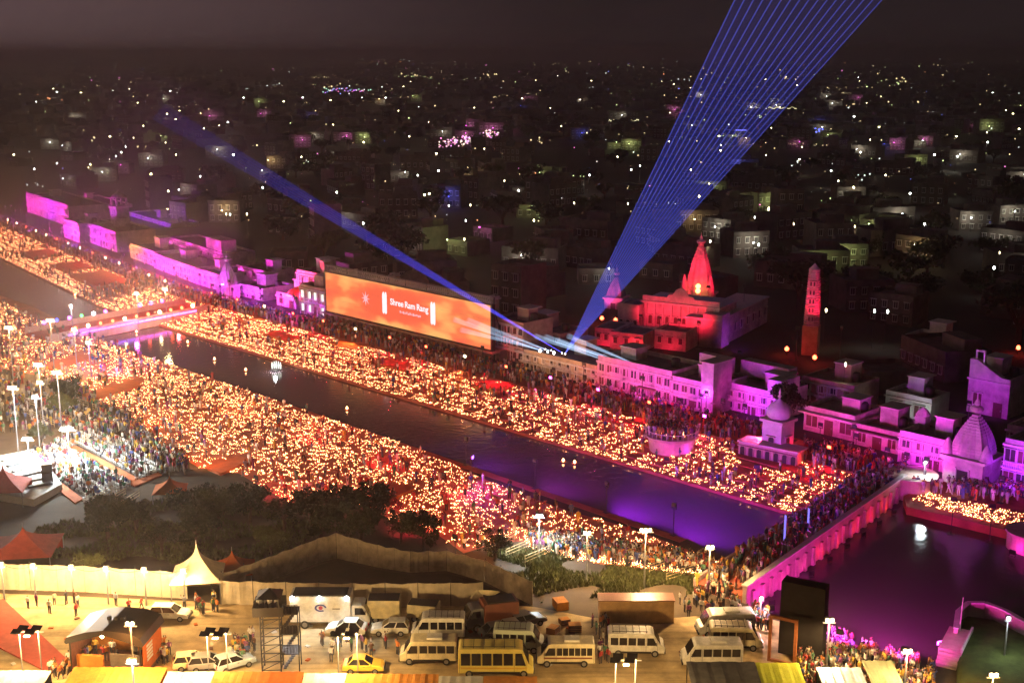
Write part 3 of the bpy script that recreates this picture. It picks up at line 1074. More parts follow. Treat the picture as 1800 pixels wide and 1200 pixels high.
b, w, h = row_building('pink_palace', 'pink palace with shuttered windows and roof terrace full of people', 1051, 1180, 160.5, 628, 648, 9, floors=2, wins=9, parapet=0.9, band=True)
PALACE = (b, w, h)
bal = MB().b(w * 0.22, w * 0.4, -1.1, -0.004, h * 0.42, h * 0.46).obj('balcony', TRIM, b)
rm = MB().b(0, 0.09, -0.03, 0.03, 0, 0.85).mesh('baluster', TRIM)
for i in range(12):
    mkobj('baluster', rm, bal, (w * 0.22 + 0.1 + i * (w * 0.18 - 0.2) / 11, -1.05, h * 0.46))
MB().b(w * 0.22, w * 0.4, -1.12, -0.98, h * 0.46 + 0.85, h * 0.46 + 0.95).obj('rail', TRIM, bal)
MB().b(w * 0.6, w * 0.82, -1.3, -0.01, h * 0.33, h * 0.37).b(w * 0.6, w * 0.62, -1.3, -1.1, 0, h * 0.33).b(w * 0.8, w * 0.82, -1.3, -1.1, 0, h * 0.33).obj('porch', STONE, b)
front_floods(b, w, h, ['pink', 'mag', 'mag'], 1900, 'before the pink palace', 5, 5.5)
b, w, h = row_building('palace_wing', 'pink palace wing with open roof terrace and corner tower', 1181, 1256, 160.5, 664, 672, 9, floors=2, wins=5, parapet=0.8)
tw = MB().b(w * 0.72, w, -0.5, 4.5, 0, h + 3.4).obj('corner_tower', PLASTER, b)
MB().b(w * 0.72 - 0.2, w + 0.2, -0.7, 4.7, h + 3.4, h + 3.65).obj('cap', TRIM, tw)
MB().b(-0.2, w * 0.7, 7.5, 9, h - 0.2, h + 2.6).obj('terrace_wall', PLASTER, b)
front_floods(b, w, h, ['mag', 'purp', 'mag'], 1900, 'before the palace wing', 5, 4.5)
b, w, h = row_building('violet_house', 'purple house with sunken roof court and shuttered windows', 1257, 1370, 165, 668, 690, 8, floors=2, wins=6, parapet=0.9)
MB().b(0.5, w * 0.8, 6.2, 8.5, h - 0.1, h + 2.4).obj('rear_room', PLASTER, b)
MB().b(w * 0.8, w, 0.2, 5.5, h - 0.1, h + 1.9).obj('stair_room', PLASTER, b)
front_floods(b, w, h, ['purp', 'mag', 'vio'], 2100, 'before the violet house', 5, 4.5)

# domed shrine on an arcaded plinth
p = G(1366, 792, PROM_Z)
sh = thing('domed_shrine', 'square shrine with white onion dome beside dark tree', 'shrine', (p.x, p.y, PROM_Z), ROW_RZ)
hh = zat(p.x, p.y, 690) - PROM_Z
MB().box((0, 0, hh * 0.26), (3.3, 3.3, hh * 0.52)).obj('room', PLASTER2, sh)
MB().box((0, 0, hh * 0.545), (4.0, 4.0, hh * 0.045)).obj('cornice', TRIM, sh)
MB().lathe([(1.4, 0), (1.75, 0.35), (1.9, 0.9), (1.75, 1.5), (1.25, 2.05), (0.6, 2.45), (0.22, 2.8), (0.16, 3.0)], 28, (0, 0, hh * 0.57), rib=14, ribamt=0.03).obj('dome', PLASTER2, sh, True)
MB().lathe([(0.1, 0), (0.3, 0.3), (0.1, 0.6), (0.2, 0.8), (0.02, 1.5)], 8, (0, 0, hh * 0.57 + 3.0)).obj('finial', TRIM, sh)
window(sh, 0, 0.8, 1.0, 1.7, -1.65, DARK, arch=True)
o = window(sh, 1.65, 0.8, 1.0, 1.7, 0, DARK, face='r', arch=True)
flood('mag', G(1330, 826, PROM_Z + 4), p + Vector((0, 0, 5)), 1300, 'on a stand beside the domed shrine', 90, 4.0)
flood('red', G(1402, 800, PROM_Z), p + Vector((0, 0, 2)), 420, 'beside the domed shrine')
a0, a1 = G(1298, 790, 1.0), G(1402, 812, 1.0)
pl = thing('arcaded_plinth', 'low pink arcaded plinth in front of the domed shrine', 'plinth', (a0.x, a0.y, 0.0), math.atan2(a1.y - a0.y, a1.x - a0.x))
L_ = (a1 - a0).length
MB().b(0, L_, 0, 3.0, -0.4, 2.3).obj('wall', PINKPLASTER, pl)
MB().b(-0.15, L_ + 0.15, -0.2, 3.1, 2.303, 2.5).obj('coping', TRIM, pl)
for i in range(7):
    window(pl, L_ * (i + 0.5) / 7, 0.2, 0.75, 1.5, 0, DARK, arch=True, frame=PINKPLASTER)
flood('pink', G(1335, 832, 0.6), a0 + (a1 - a0) * 0.5, 420, 'below the arcaded plinth')

# round bastion
p = G(1180, 790, -0.2)
bs = thing('round_bastion', 'round magenta viewing bastion with railing amid the lamp rows', 'bastion', (p.x, p.y, -0.4), 0)
MB().lathe([(3.2, -0.3), (3.6, 2.2), (4.1, 2.5), (4.1, 2.75)], 28).obj('drum', PINKPLASTER, bs)
rl = MB().tube((0, 0, 0), (0, 0, 0.8), 0.05, n=5).mesh('railing_post', TRIM)
for i in range(30):
    t = i * math.pi / 15
    mkobj('railing_post', rl, bs, (3.95 * math.cos(t), 3.95 * math.sin(t), 2.75))
rg_ = MB()
for i in range(30):
    t, t2 = i * math.pi / 15, (i + 1) * math.pi / 15
    rg_.tube((3.95 * math.cos(t), 3.95 * math.sin(t), 3.55), (3.95 * math.cos(t2), 3.95 * math.sin(t2), 3.55), 0.06, n=4, caps=False)
rg_.obj('rail', TRIM, bs)
BASTION = (p.x, p.y)
flood('mag', G(1172, 812, -0.3), p + Vector((0, 0, 1.5)), 260, 'below the round bastion')
flood('purp', G(1218, 806, -0.2), p + Vector((0.5, 0, 1.5)), 260, 'below the round bastion')

b, w, h = row_building('awning_house', 'low pink house with wide lattice window beside dark tree', 1413, 1502, 164, 712, 730, 8, floors=1, wins=3, winw=2.0, pane=WOOD)
MB().b(-0.3, w + 0.3, -1.3, -0.35, h - 0.9, h - 0.7).obj('eave', TRIM, b)
front_floods(b, w, h, ['pink', 'mag'], 1100, 'before the low pink house', 4.5, 5)
b, w, h = row_building('dark_upper_house', 'dim terrace house behind the low pink house', 1408, 1500, 177, 662, 676, 8, floors=2, wins=4, wall=PLASTER3)
b, w, h = row_building('eaved_house', 'pink house with long dark eave and two brown windows', 1503, 1582, 163, 742, 762, 8, floors=1, wins=3, winw=1.3, pane=WOOD)
MB().b(-0.3, w + 0.3, -1.5, -0.35, h - 0.75, h - 0.6).obj('eave', ROOF, b)
front_floods(b, w, h, ['pink', 'mag'], 1000, 'before the long dark eave', 4.5, 5)
b, w, h = row_building('white_box_house', 'white cube house with two brown windows on rear terrace', 1556, 1636, 180, 690, 696, 6, floors=1, wins=2, wall=PLASTER2, pane=WOOD, door=False)
flood('white', UV(uat(1618, 175, 4), 175.5, 2.5), UV(uat(1610, 180, 5), 180, 4.0), 320, 'before the white cube house')
b, w, h = row_building('magenta_house', 'bright magenta house with white lamp at its door beside spire temple', 1580, 1682, 160.2, 752, 782, 8, floors=2, wins=4, parapet=0.9)
front_floods(b, w, h, ['mag', 'purp', 'mag'], 1900, 'before the magenta house', 4.5, 3.5)
p = G(1718, 856, PROM_Z)
hz = zat(p.x, p.y, 724) - PROM_Z
shikhara('bank_temple', 'large magenta spire temple with slab roof at the bridge end', (p.x, p.y + 2.5, PROM_Z), 5.6, hz * 0.34, hz * 0.5, PLASTER, ROW_RZ, 2)
flood('purp', G(1676, 884, PROM_Z + 4), p + Vector((0, 2, 6)), 3600, 'on stands before the large spire temple', 100, 4.0)
flood('purp', G(1744, 896, PROM_Z + 4), p + Vector((0, 2, 7)), 3600, 'on stands before the large spire temple', 100, 4.0)
b, w, h = row_building('violet_terrace_house', 'violet house with open pillared upper floor right of spire temple', 1762, 1900, 160, 768, 800, 9, floors=2, wins=6, winw=1.4)
front_floods(b, w, h, ['vio', 'purp'], 2200, 'before the pillared violet house', 4.5, 5)
b, w, h = row_building('ruined_house', 'violet roofless house with stair ramp standing on rear slope', 1700, 1772, 192, 655, 668, 9, floors=1, wins=2)
rp = MB().prism([(0, h), (0, h + 2.4), (1.2, h + 2.4), (w * 0.8, h)], -0.01, 1.2).obj('stair_ramp', PLASTER, b)
fr = MB().b(0.6, 0.9, 0.5, 0.8, h, h + 3.6).b(1.9, 2.2, 0.5, 0.8, h, h + 3.6).b(0.6, 2.2, 0.5, 0.8, h + 3.602, h + 3.9).obj('door_frame', TRIM, b)
front_floods(b, w, h, ['purp', 'vio'], 1500, 'before the roofless house', 5, 6)
b, w, h = row_building('pillared_hall', 'small dim hall with white pillars and purple roof edge', 1590, 1665, 222, 588, 598, 7, floors=1, wins=5, wall=PLASTER2, pane=WINJETW, winw=0.5, door=False)
b, w, h = row_building('dark_gable_house', 'dark violet gabled house behind pillared violet house', 1768, 1850, 174, 745, None, 8, floors=2, wins=3)
# small columns / pavilion on magenta house
p = UV(uat(1622, 166, 6), 166)
pv = thing('roof_pavilion', 'tiny striped pavilion tower on roof behind the magenta house', 'pavilion', (p.x, p.y, PROM_Z), ROW_RZ)
hh = zat(p.x, p.y, 718) - PROM_Z
MB().box((0, 0, hh * 0.42), (1.6, 1.6, hh * 0.84)).obj('shaft', PLASTER, pv)
MB().lathe([(1.0, 0), (1.05, 0.2), (0.7, 0.8), (0.1, 1.3)], 10, (0, 0, hh * 0.845)).obj('dome', PLASTER, pv)

# --- red temple compound behind
p = G(1200, 604, PROM_Z)
RT = ROW_RZ * 0.5
hall = thing('temple_hall', 'long red-lit temple hall with curved crest and pilasters', 'temple hall', (0, 0, 0), 0)
pa, pb_ = G(1128, 590, PROM_Z), G(1262, 606, PROM_Z)
hall.location = (pa.x, pa.y, PROM_Z)
hall.rotation_euler = (0, 0, math.atan2(pb_.y - pa.y, pb_.x - pa.x))
w = (pb_ - pa).length
h = zat(pa.x, pa.y, 522) - PROM_Z
MB().b(0, w, 0, 10, -0.4, h - 1).obj('wall', PLASTER, hall)
MB().b(-0.3, w + 0.3, -0.4, 10.3, h - 0.997, h - 0.6).obj('cornice', TRIM, hall)
MB().b(0, w, 0, 0.35, h - 0.597, h + 0.5).obj('parapet', PLASTER, hall)
MB().prism([(w * 0.32, h + 0.5), (w * 0.34, h + 1.0), (w * 0.4, h + 1.2), (w * 0.44, h + 2.2), (w * 0.5, h + 2.7), (w * 0.56, h + 2.2), (w * 0.6, h + 1.2), (w * 0.66, h + 1.0), (w * 0.68, h + 0.5)], 0.0, 0.4).obj('crest', PLASTER, hall)
for i in range(9):
    x = w * (i + 0.5) / 9
    MB().b(x - 0.18, x + 0.18, -0.25, -0.003, 0, h - 1.0).obj('pilaster', TRIM, hall)
for i in range(8):
    window(hall, w * (i + 1) / 9, h * 0.35, 0.8, 1.8, 0, WOOD, arch=True)
MB().b(w - 2.2, w + 1.8, -3.0, 1.5, -0.4, h * 0.82).obj('corner_block', PLASTER, hall)
M = Matrix.Translation(hall.location) @ Matrix.Rotation(hall.rotation_euler.z, 4, 'Z')
for i in range(4):
    flood('red', M @ Vector((w * (i + .5) / 4, -5.5, 5.0)), M @ Vector((w * (i + .5) / 4, 0, h * 0.55)), 800, 'on stands before the red temple hall', 120, 5.0)
p = G(1228, 560, PROM_Z)
hz = zat(p.x, p.y, 416) - PROM_Z
shikhara('great_temple', 'tall red-lit spire temple with two side spires above the hall', (p.x, p.y, PROM_Z), 6.0, hz * 0.30, hz * 0.56, PLASTER, RT, 2)
MT = Vector((p.x, p.y, 0))
for dx, dy in ((-8, -11), (8, -10), (0, -12)):
    flood('red', MT + Vector((dx, dy, h + 1.5)), MT + Vector((0, 0, hz * 0.7)), 3200, 'on stands around the tall red temple', 85, h + 0.7)
lpm = emis('shrine_lamp', (1, 0.45, 0.12), 6, False)
for i in range(2):
    l_ = MB().lathe([(0.1, 0), (0.5, 0.3), (0.5, 0.8), (0.1, 1.1)], 8).obj('shrine_lamp', lpm)
    l_.location = MT + Vector((-1.0, -4.25, hz * (0.40 + 0.055 * i)))
    tag(l_, 'glowing amber lamp hung on the tall red spire', 'lamp', 'amber lamps on the tall spire')
for k, (x0, x1, yb, yt, dep, lab) in enumerate((
        (1085, 1122, 590, 532, 6, 'small red house with flat roof left of the temple hall'),
        (1045, 1086, 606, 575, 8, 'low red shed at the left end of temple compound'),
        (1072, 1130, 612, 582, 8, 'red flat-roofed lodging with dark windows below temple hall'),
        (1150, 1205, 612, 578, 7, 'red lodging with two dark windows under the hall terrace'))):
    pa, pb_ = G(x0, yb, PROM_Z), G(x1, yb + (x1 - x0) * 0.12, PROM_Z)
    w = (pb_ - pa).length
    h = zat(pa.x, pa.y, yt) - PROM_Z
    r = thing('temple_lodging', lab, 'house', (pa.x, pa.y, PROM_Z), math.atan2(pb_.y - pa.y, pb_.x - pa.x))
    MB().b(0, w, 0, dep, -0.4, h - 0.5).obj('wall', PLASTER, r)
    MB().b(0, w, 0, 0.3, h - 0.497, h).b(0, w, dep - 0.3, dep, h - 0.497, h).b(0, 0.3, 0.3, dep - 0.3, h - 0.497, h).b(w - 0.3, w, 0.3, dep - 0.3, h - 0.497, h).obj('parapet', PLASTER, r)
    MB().b(0.3, w - 0.3, 0.3, dep - 0.3, h - 0.49, h - 0.4).obj('roof', ROOF, r)
    for i in range(3):
        window(r, w * (i + 0.5) / 3, h * 0.35, 0.8, 1.2, 0, DARK)
    M = Matrix.Translation(r.location) @ Matrix.Rotation(r.rotation_euler.z, 4, 'Z')
    flood('red', M @ Vector((w * 0.5, -4.5, 0.05)), M @ Vector((w * 0.5, 0, h * 0.5)), 450, 'before the red lodgings')
# purple wing on the right
pa, pb_ = G(1262, 612, PROM_Z), G(1348, 566, PROM_Z)
r = thing('temple_wing', 'dim purple temple wing running back from the red hall', 'house', (pa.x, pa.y, PROM_Z), math.atan2(pb_.y - pa.y, pb_.x - pa.x))
w = (pb_ - pa).length
MB().b(0, w, 0, 7, -0.4, 5.5).obj('wall', PLASTER, r)
MB().b(-0.2, w, -0.3, 7.2, 5.503, 5.8).obj('cornice', TRIM, r)
for i in range(8):
    window(r, w * (i + .5) / 8, 2.0, 0.9, 1.6, 0, DARK)
flood('vio', G(1300, 622, PROM_Z), G(1300, 590, 3), 700, 'before the purple temple wing')
# second spire in the beam
p = G(1083, 540, PROM_Z)
hz = (zat(p.x, p.y, 478) - PROM_Z) * 0.92
shikhara('rear_temple', 'slender pink spire temple seen through the blue laser fan', (p.x, p.y, PROM_Z), 4.4, hz * 0.3, hz * 0.55, PLASTER, RT, 0)
flood('pink', p + Vector((-4, -7, 0)), p + Vector((0, 0, hz * 0.6)), 2600, 'before the slender pink spire', 70)
# carved red tower
p = G(1424, 622, PROM_Z)
hh = zat(p.x, p.y, 470) - PROM_Z
tw = thing('carved_tower', 'tall carved tapering tower lit red behind the promenade', 'tower', (p.x, p.y, PROM_Z), RT)
MB().box((0, 0, hh * 0.17), (3.0, 3.0, hh * 0.34)).obj('base', PLASTER3, tw)
pr = []
for k in range(23):
    t = k / 22
    rr = 1.5 - 0.5 * t ** 1.5
    zz = hh * 0.34 + hh * 0.62 * t
    pr += [(rr * 1.06, zz), (rr * 1.06, zz + 0.18), (rr * 0.88, zz + 0.2)]
MB().lathe(pr, 32, rib=8, ribamt=0.12, square=0.5).obj('shaft', PLASTER, tw)
MB().lathe([(0.9, 0), (1.1, 0.3), (0.6, 0.8), (0.1, 1.4)], 12, (0, 0, hh * 0.963)).obj('cap', PLASTER, tw)
for i in range(5):
    for s in (0, 1):
        window(tw, -0.32 + 0.64 * s, hh * (0.40 + 0.1 * i), 0.3, 0.8, -1.5 + 0.055 * i, DARK, frame=PLASTER)
flood('red', p + Vector((-4, -5.5, 6)), p + Vector((0, 0, hh * 0.85)), 4200, 'on stands at the carved tower', 75, 6.0)
flood('red', p + Vector((4.5, -5, 6)), p + Vector((0, 0, hh * 0.8)), 4200, 'on stands at the carved tower', 75, 6.0)
for px, py in ((1383, 614), (1432, 629), (1058, 560), (1082, 563), (1117, 609), (1152, 575), (1180, 582), (1790, 612)):
    q = G(px, py, PROM_Z + 1.2)
    l_ = thing('red_lantern', 'small glowing red lantern on a post behind the promenade', 'lantern', (q.x, q.y, PROM_Z), 0, 'red lanterns behind the promenade')
    MB().tube((0, 0, 0), (0, 0, 0.9), 0.07, n=6).obj('post', STEEL, l_)
    MB().lathe([(0.1, 0.9), (0.4, 1.1), (0.4, 1.5), (0.1, 1.8)], 8).obj('glass', BULB_RED, l_)
    lamp('lantern_light', 'POINT', l_, (0, 0, 2.2), (1, 0.012, 0.04), 200, 0.3)
# ---------------------------------------------------------------- people
def skin_mesh(joints, bones, radii, sub):
    me = bpy.data.meshes.new('figure')
    me.from_pydata(joints, bones, [])
    o = bpy.data.objects.new('figure', me)
    COL.objects.link(o)
    sk = o.modifiers.new('skin', 'SKIN')
    for i, sv in enumerate(me.skin_vertices[0].data):
        r = radii[i]
        sv.radius = r if isinstance(r, tuple) else (r, r)
        sv.use_root = (i == 0)
    if sub:
        s = o.modifiers.new('sub', 'SUBSURF')
        s.levels = sub
        s.render_levels = sub
    out = bpy.data.meshes.new_from_object(o.evaluated_get(bpy.context.evaluated_depsgraph_get()))
    bpy.data.objects.remove(o)
    return out


def figure(pose, sub=1):
    # pelvis, chest, neck, head base, crown, then arms and legs
    J = [(0, 0, 0.95), (0, 0, 1.22), (0, 0.0, 1.44), (0, -0.01, 1.53), (0, -0.02, 1.66)]
    Rr = [(0.16, 0.11), (0.17, 0.115), 0.06, 0.075, 0.085]
    B = [(0, 1), (1, 2), (2, 3), (3, 4)]
    sit = pose == 'sit'
    if sit:
        J = [(x, y, z - 0.45) for x, y, z in J]
    dz = -0.45 if sit else 0
    for s in (-1, 1):
        n = len(J)
        if pose == 'up' and s == 1:
            arm = [(0.19, 0, 1.38), (0.3, -0.1, 1.5), (0.2, -0.22, 1.74)]
        elif pose == 'walk':
            arm = [(s * 0.2, 0, 1.38), (s * 0.26, -0.08 * s, 1.13), (s * 0.24, -0.2 * s - 0.03, 0.9)]
        elif pose == 'hold' or sit:
            arm = [(s * 0.2, 0, 1.38), (s * 0.27, -0.04, 1.13), (s * 0.1, -0.27, 1.1)]
        else:
            arm = [(s * 0.2, 0, 1.38), (s * 0.26, 0.02, 1.12), (s * 0.25, -0.05, 0.87)]
        J += [(x, y, z + dz) for x, y, z in arm]
        Rr += [0.07, 0.05, 0.042]
        B += [(1, n), (n, n + 1), (n + 1, n + 2)]
        n = len(J)
        st = 0.22 * s if pose == 'walk' else 0.02 * s
        if sit:
            leg = [(s * 0.1, -0.05, 0.46), (s * 0.12, -0.42, 0.47), (s * 0.12, -0.42, 0.08), (s * 0.12, -0.56, 0.04)]
        else:
            leg = [(s * 0.1, 0, 0.86), (s * 0.11, -st * 0.55 - 0.02, 0.48), (s * 0.11, -st, 0.07), (s * 0.12, -st - 0.14, 0.04)]
        J += leg
        Rr += [0.095, 0.068, 0.05, 0.04]
        B += [(0, n), (n, n + 1), (n + 1, n + 2), (n + 2, n + 3)]
    me = skin_mesh(J, B, Rr, sub)
    for m in (SHIRT, TROUSER, SKIN, HAIR):
        me.materials.append(m)
    hipz = 0.92 + dz
    for p in me.polygons:
        c = p.center
        if c.z > 1.60 + dz or (c.z > 1.52 + dz and c.y > 0.03 and abs(c.x) < 0.13):
            k = 3
        elif c.z > 1.45 + dz and abs(c.x) < 0.14:
            k = 2
        elif abs(c.x) > 0.2 and c.z < 1.0 + dz:
            k = 2
        elif (pose == 'hold' or sit) and c.y < -0.2 and c.z > 0.9 + dz and not (sit and c.z < 0.55):
            k = 2
        elif pose == 'up' and c.z > 1.6:
            k = 2
        elif c.z < hipz:
            k = 1
        else:
            k = 0
        p.material_index = k
        p.use_smooth = True
    return me


POSES = {k: figure(k, 1) for k in ('stand', 'walk', 'up', 'hold', 'sit')}
CLOTHES = [(0.6, 0.58, 0.55), (0.62, 0.6, 0.58), (0.5, 0.16, 0.04), (0.35, 0.04, 0.04), (0.55, 0.36, 0.06), (0.06, 0.09, 0.25), (0.05, 0.05, 0.06),
           (0.2, 0.06, 0.16), (0.08, 0.2, 0.12), (0.45, 0.4, 0.3), (0.3, 0.3, 0.34), (0.12, 0.06, 0.04)]


def person(loc, label, group, pose=None, rz=None, col=None):
    pose = pose or R.choice(('stand', 'stand', 'walk', 'up', 'hold'))
    o = mkobj('person', POSES[pose], None, loc, R.uniform(0, 6.28) if rz is None else rz)
    k = R.uniform(0.93, 1.06)
    o.scale = (k, k, k)
    o.color = (*(col or R.choice(CLOTHES)), 1)
    tag(o, label, 'person', group)
    return o


# light figures for the uncountable crowd
def low_arrays(pose):
    me = figure(pose, 0)
    me.calc_loop_triangles()
    v = np.empty(len(me.vertices) * 3, np.float32)
    me.vertices.foreach_get('co', v)
    t = np.empty(len(me.loop_triangles) * 3, np.int32)
    me.loop_triangles.foreach_get('vertices', t)
    mi = np.array([me.polygons[q.polygon_index].material_index for q in me.loop_triangles], np.int8)
    return v.reshape(-1, 3), t.reshape(-1, 3), mi


LOW = {k: low_arrays(k) for k in ('stand', 'walk', 'up', 'hold', 'sit')}


def tri_object(name, V, T, m, col=None):
    me = bpy.data.meshes.new(name)
    nv, nt = len(V), len(T)
    me.vertices.add(nv)
    me.vertices.foreach_set('co', V.astype(np.float32).ravel())
    me.loops.add(nt * 3)
    me.loops.foreach_set('vertex_index', T.astype(np.int32).ravel())
    me.polygons.add(nt)
    me.polygons.foreach_set('loop_start', np.arange(0, nt * 3, 3, dtype=np.int32))
    me.update(calc_edges=True)
    me.materials.append(m)
    if col is not None:
        a = me.attributes.new('Col', 'FLOAT_COLOR', 'FACE')
        a.data.foreach_set('color', col.astype(np.float32).ravel())
    me.validate()
    return mkobj(name, me)


def crowd(name, label, spots):
    """spots: (x, y, z, pose or None)"""
    rs = np.random.RandomState(len(spots))
    Vs, Ts, Cs = [], [], []
    n = 0
    poses = list(LOW)
    for x, y, z, pose in spots:
        v, t, mi = LOW[pose or poses[rs.randint(0, 4)]]
        a = rs.uniform(0, 6.28)
        k = rs.uniform(0.92, 1.08)
        c, s = math.cos(a) * k, math.sin(a) * k
        q = np.stack([v[:, 0] * c - v[:, 1] * s + x, v[:, 0] * s + v[:, 1] * c + y, v[:, 2] * k + z], 1)
        Vs.append(q)
        Ts.append(t + n)
        n += len(v)
        top = CLOTHES[rs.randint(0, len(CLOTHES))]
        low = [(0.04, 0.04, 0.05), (0.3, 0.28, 0.25), top][rs.randint(0, 3)]
        pal = np.array([(*top, 1), (*low, 1), (0.25, 0.14, 0.09, 1), (0.02, 0.015, 0.012, 1)], np.float32)
        Cs.append(pal[mi])
    o = tri_object(name, np.concatenate(Vs), np.concatenate(Ts), CROWDMAT, np.concatenate(Cs))
    o['kind'] = 'stuff'
    o['label'] = label
    o['category'] = 'crowd'
    return o


# ---------------------------------------------------------------- oil lamps on the ghats
def flame_arrays(seed, n, wx, wy, big):
    rs = random.Random(seed)
    V, T = [], []
    for i in range(n):
        x, y = rs.uniform(-wx, wx), rs.uniform(-wy, wy)
        r = rs.choice((0.6, 0.8, 1.0, 1.0, 1.5)) * big
        h = r * rs.uniform(1.7, 2.6)
        k = len(V)
        a0 = rs.uniform(0, 6)
        for j in range(4):
            a = a0 + j * math.pi / 2
            V.append((x + r * math.cos(a), y + r * math.sin(a), 0.1 + h * 0.34))
        V += [(x, y, 0.06), (x, y, 0.1 + h)]
        for j in range(4):
            T += [(k + j, k + (j + 1) % 4, k + 5), (k + (j + 1) % 4, k + j, k + 4)]
    return np.array(V, np.float32), np.array(T, np.int32)


FL = [flame_arrays(s, R.choice((4, 5, 6, 8)), 0.55, 0.55, 0.038) for s in range(14)]


def lamp_field(name, label, spots, m):
    rs = np.random.RandomState(len(spots))
    Vs, Ts = [], []
    n = 0
    for x, y, z in spots:
        v, t = FL[rs.randint(0, len(FL))]
        a = ROW_RZ + rs.normal(0, 0.12)
        c, s = math.cos(a), math.sin(a)
        k = rs.uniform(0.75, 1.25)
        Vs.append(np.stack([v[:, 0] * c - v[:, 1] * s + x, v[:, 0] * s + v[:, 1] * c + y, v[:, 2] * k + z], 1))
        Ts.append(t + n)
        n += len(v)
    o = tri_object(name, np.concatenate(Vs), np.concatenate(Ts), m)
    o['kind'] = 'stuff'
    o['label'] = label
    o['category'] = 'oil lamps'
    return o


def wob(x, y):
    return (math.sin(x * 0.31 + 1.3 * math.sin(y * 0.23)) + math.sin(y * 0.41 + 0.9 * math.sin(x * 0.17))) * 0.5


far_lamps, near_lamps, far_folk, near_folk = [], [], [], []
SHRINE_POLY = [tuple(G(*p, 0.5)[:2]) for p in ((1290, 775), (1300, 812), (1410, 830), (1410, 760))]
u = 85.5
while u < 520:
    v = 135.0
    while v < 151.0:
        uu, vv = u + R.gauss(0, 0.16), v + R.gauss(0, 0.12)
        q = UV(uu, vv)
        px, py = proj(q.x, q.y, 0)
        if -60 < px < 1860 and not (90 < (q - Vector((BASTION[0], BASTION[1], 0))).length < 3 or (q - Vector((*BASTION, 0))).length < 4.0):
            if not any(inside(q, d) for d in DECKS) and not inside(q, SHRINE_POLY):
                row_gap = False
                dens = 0.86 + 0.16 * wob(q.x, q.y)
                if v < 136.2:
                    dens = 0.97
                if uu < 170 and int(u / 1.25) % 4 == 3:
                    dens *= 0.3
                if vv > 148.6:
                    dens *= 0.75
                if 282 < uu < 296:
                    dens *= 0.35
                z = far_z(vv)
                if R.random() < dens and not row_gap:
                    far_lamps.append((q.x, q.y, z))
                elif R.random() < 0.5:
                    far_folk.append((q.x, q.y, z, None))
                if R.random() < 0.06:
                    w2 = UV(uu + 0.65, vv + 0.5)
                    far_folk.append((w2.x, w2.y, far_z(vv + 0.5), None))
        v += 1.08
    u += 1.25 if u < 240 else 1.4
# crowd along the promenade
for i in range(2300):
    u = 86 + 400 * R.random() ** 1.15
    v = R.uniform(151.0, 156.0 if u > 225 else 158.8)
    q = UV(u, v)
    if not (-30 < proj(q.x, q.y, 0)[0] < 1830) or inside(q, SHRINE_POLY):
        continue
    far_folk.append((q.x, q.y, PROM_Z, None))

NEAR_POLY_PX = [(-40, 505), (60, 540), (130, 575), (200, 606), (420, 682), (640, 757), (760, 802), (900, 862), (1000, 898), (1100, 925),
                (1262, 985), (1250, 1004), (1150, 1000), (1000, 975), (930, 950), (870, 955), (815, 972), (770, 940), (725, 930), (640, 890), (560, 872), (528, 892),
                (470, 862), (420, 832), (350, 822), (300, 792), (262, 765), (235, 735), (170, 700), (130, 672), (-40, 640)]
NEAR_POLY = [tuple(G(*p)[:2]) for p in NEAR_POLY_PX]
structure(poly_mesh('near_ghat_paving', NEAR_POLY, 0.016, PAVE))
u = 80.0
while u < 480:
    v = 88.0
    while v < 116.2:
        uu, vv = u + R.gauss(0, 0.2), v + R.gauss(0, 0.16)
        q = UV(uu, vv)
        if inside(q, NEAR_POLY) and not any(inside(q, d) for d in DECKS):
            dens = 0.80 + 0.2 * wob(q.x * 1.2, q.y * 1.2)
            px, py = proj(q.x, q.y, 0)
            if px > 860:
                dens *= 0.8
            if px < 200:
                dens *= 0.75
            if R.random() < dens:
                near_lamps.append((q.x, q.y, 0.02))
            elif R.random() < 0.42:
                near_folk.append((q.x, q.y, 0.0, None))
            if R.random() < 0.07:
                w2 = UV(uu + 0.6, vv + 0.6)
                if inside(w2, NEAR_POLY):
                    near_folk.append((w2.x, w2.y, 0.0, None))
        v += 1.15
    u += 1.25
# bright row of lamps and people along the outer edge of the near ghat
for i in range(700):
    t = R.random()
    a, b_ = (930, 952), (1255, 1000)
    px = 930 + t * 325
    py = 950 + 50 * t ** 0.7 + R.uniform(-14, 14)
    q = G(px, py)
    if R.random() < 0.45:
        near_lamps.append((q.x, q.y, 0.02))
    else:
        near_folk.append((q.x, q.y, 0.0, None))
side_lamps = []
A_, B_, C_, D_ = (G(*p, 0.1) for p in ((1632, 866), (1800, 904), (1790, 930), (1600, 882)))
for i in range(22):
    for j in range(6):
        if i % 5 == 4 or R.random() < 0.14:
            continue
        s_, t_ = (i + 0.5) / 22, (j + 0.5) / 6
        q = A_.lerp(B_, s_).lerp(D_.lerp(C_, s_), t_)
        side_lamps.append((q.x + R.gauss(0, 0.08), q.y + R.gauss(0, 0.08), 0.1))

# the three hundred lamp mats that show largest become things of their own
def split_nearest(lst, n):
    s = sorted(lst, key=lambda p: p[0] ** 2 + p[1] ** 2)
    return s[:n], s[n:]


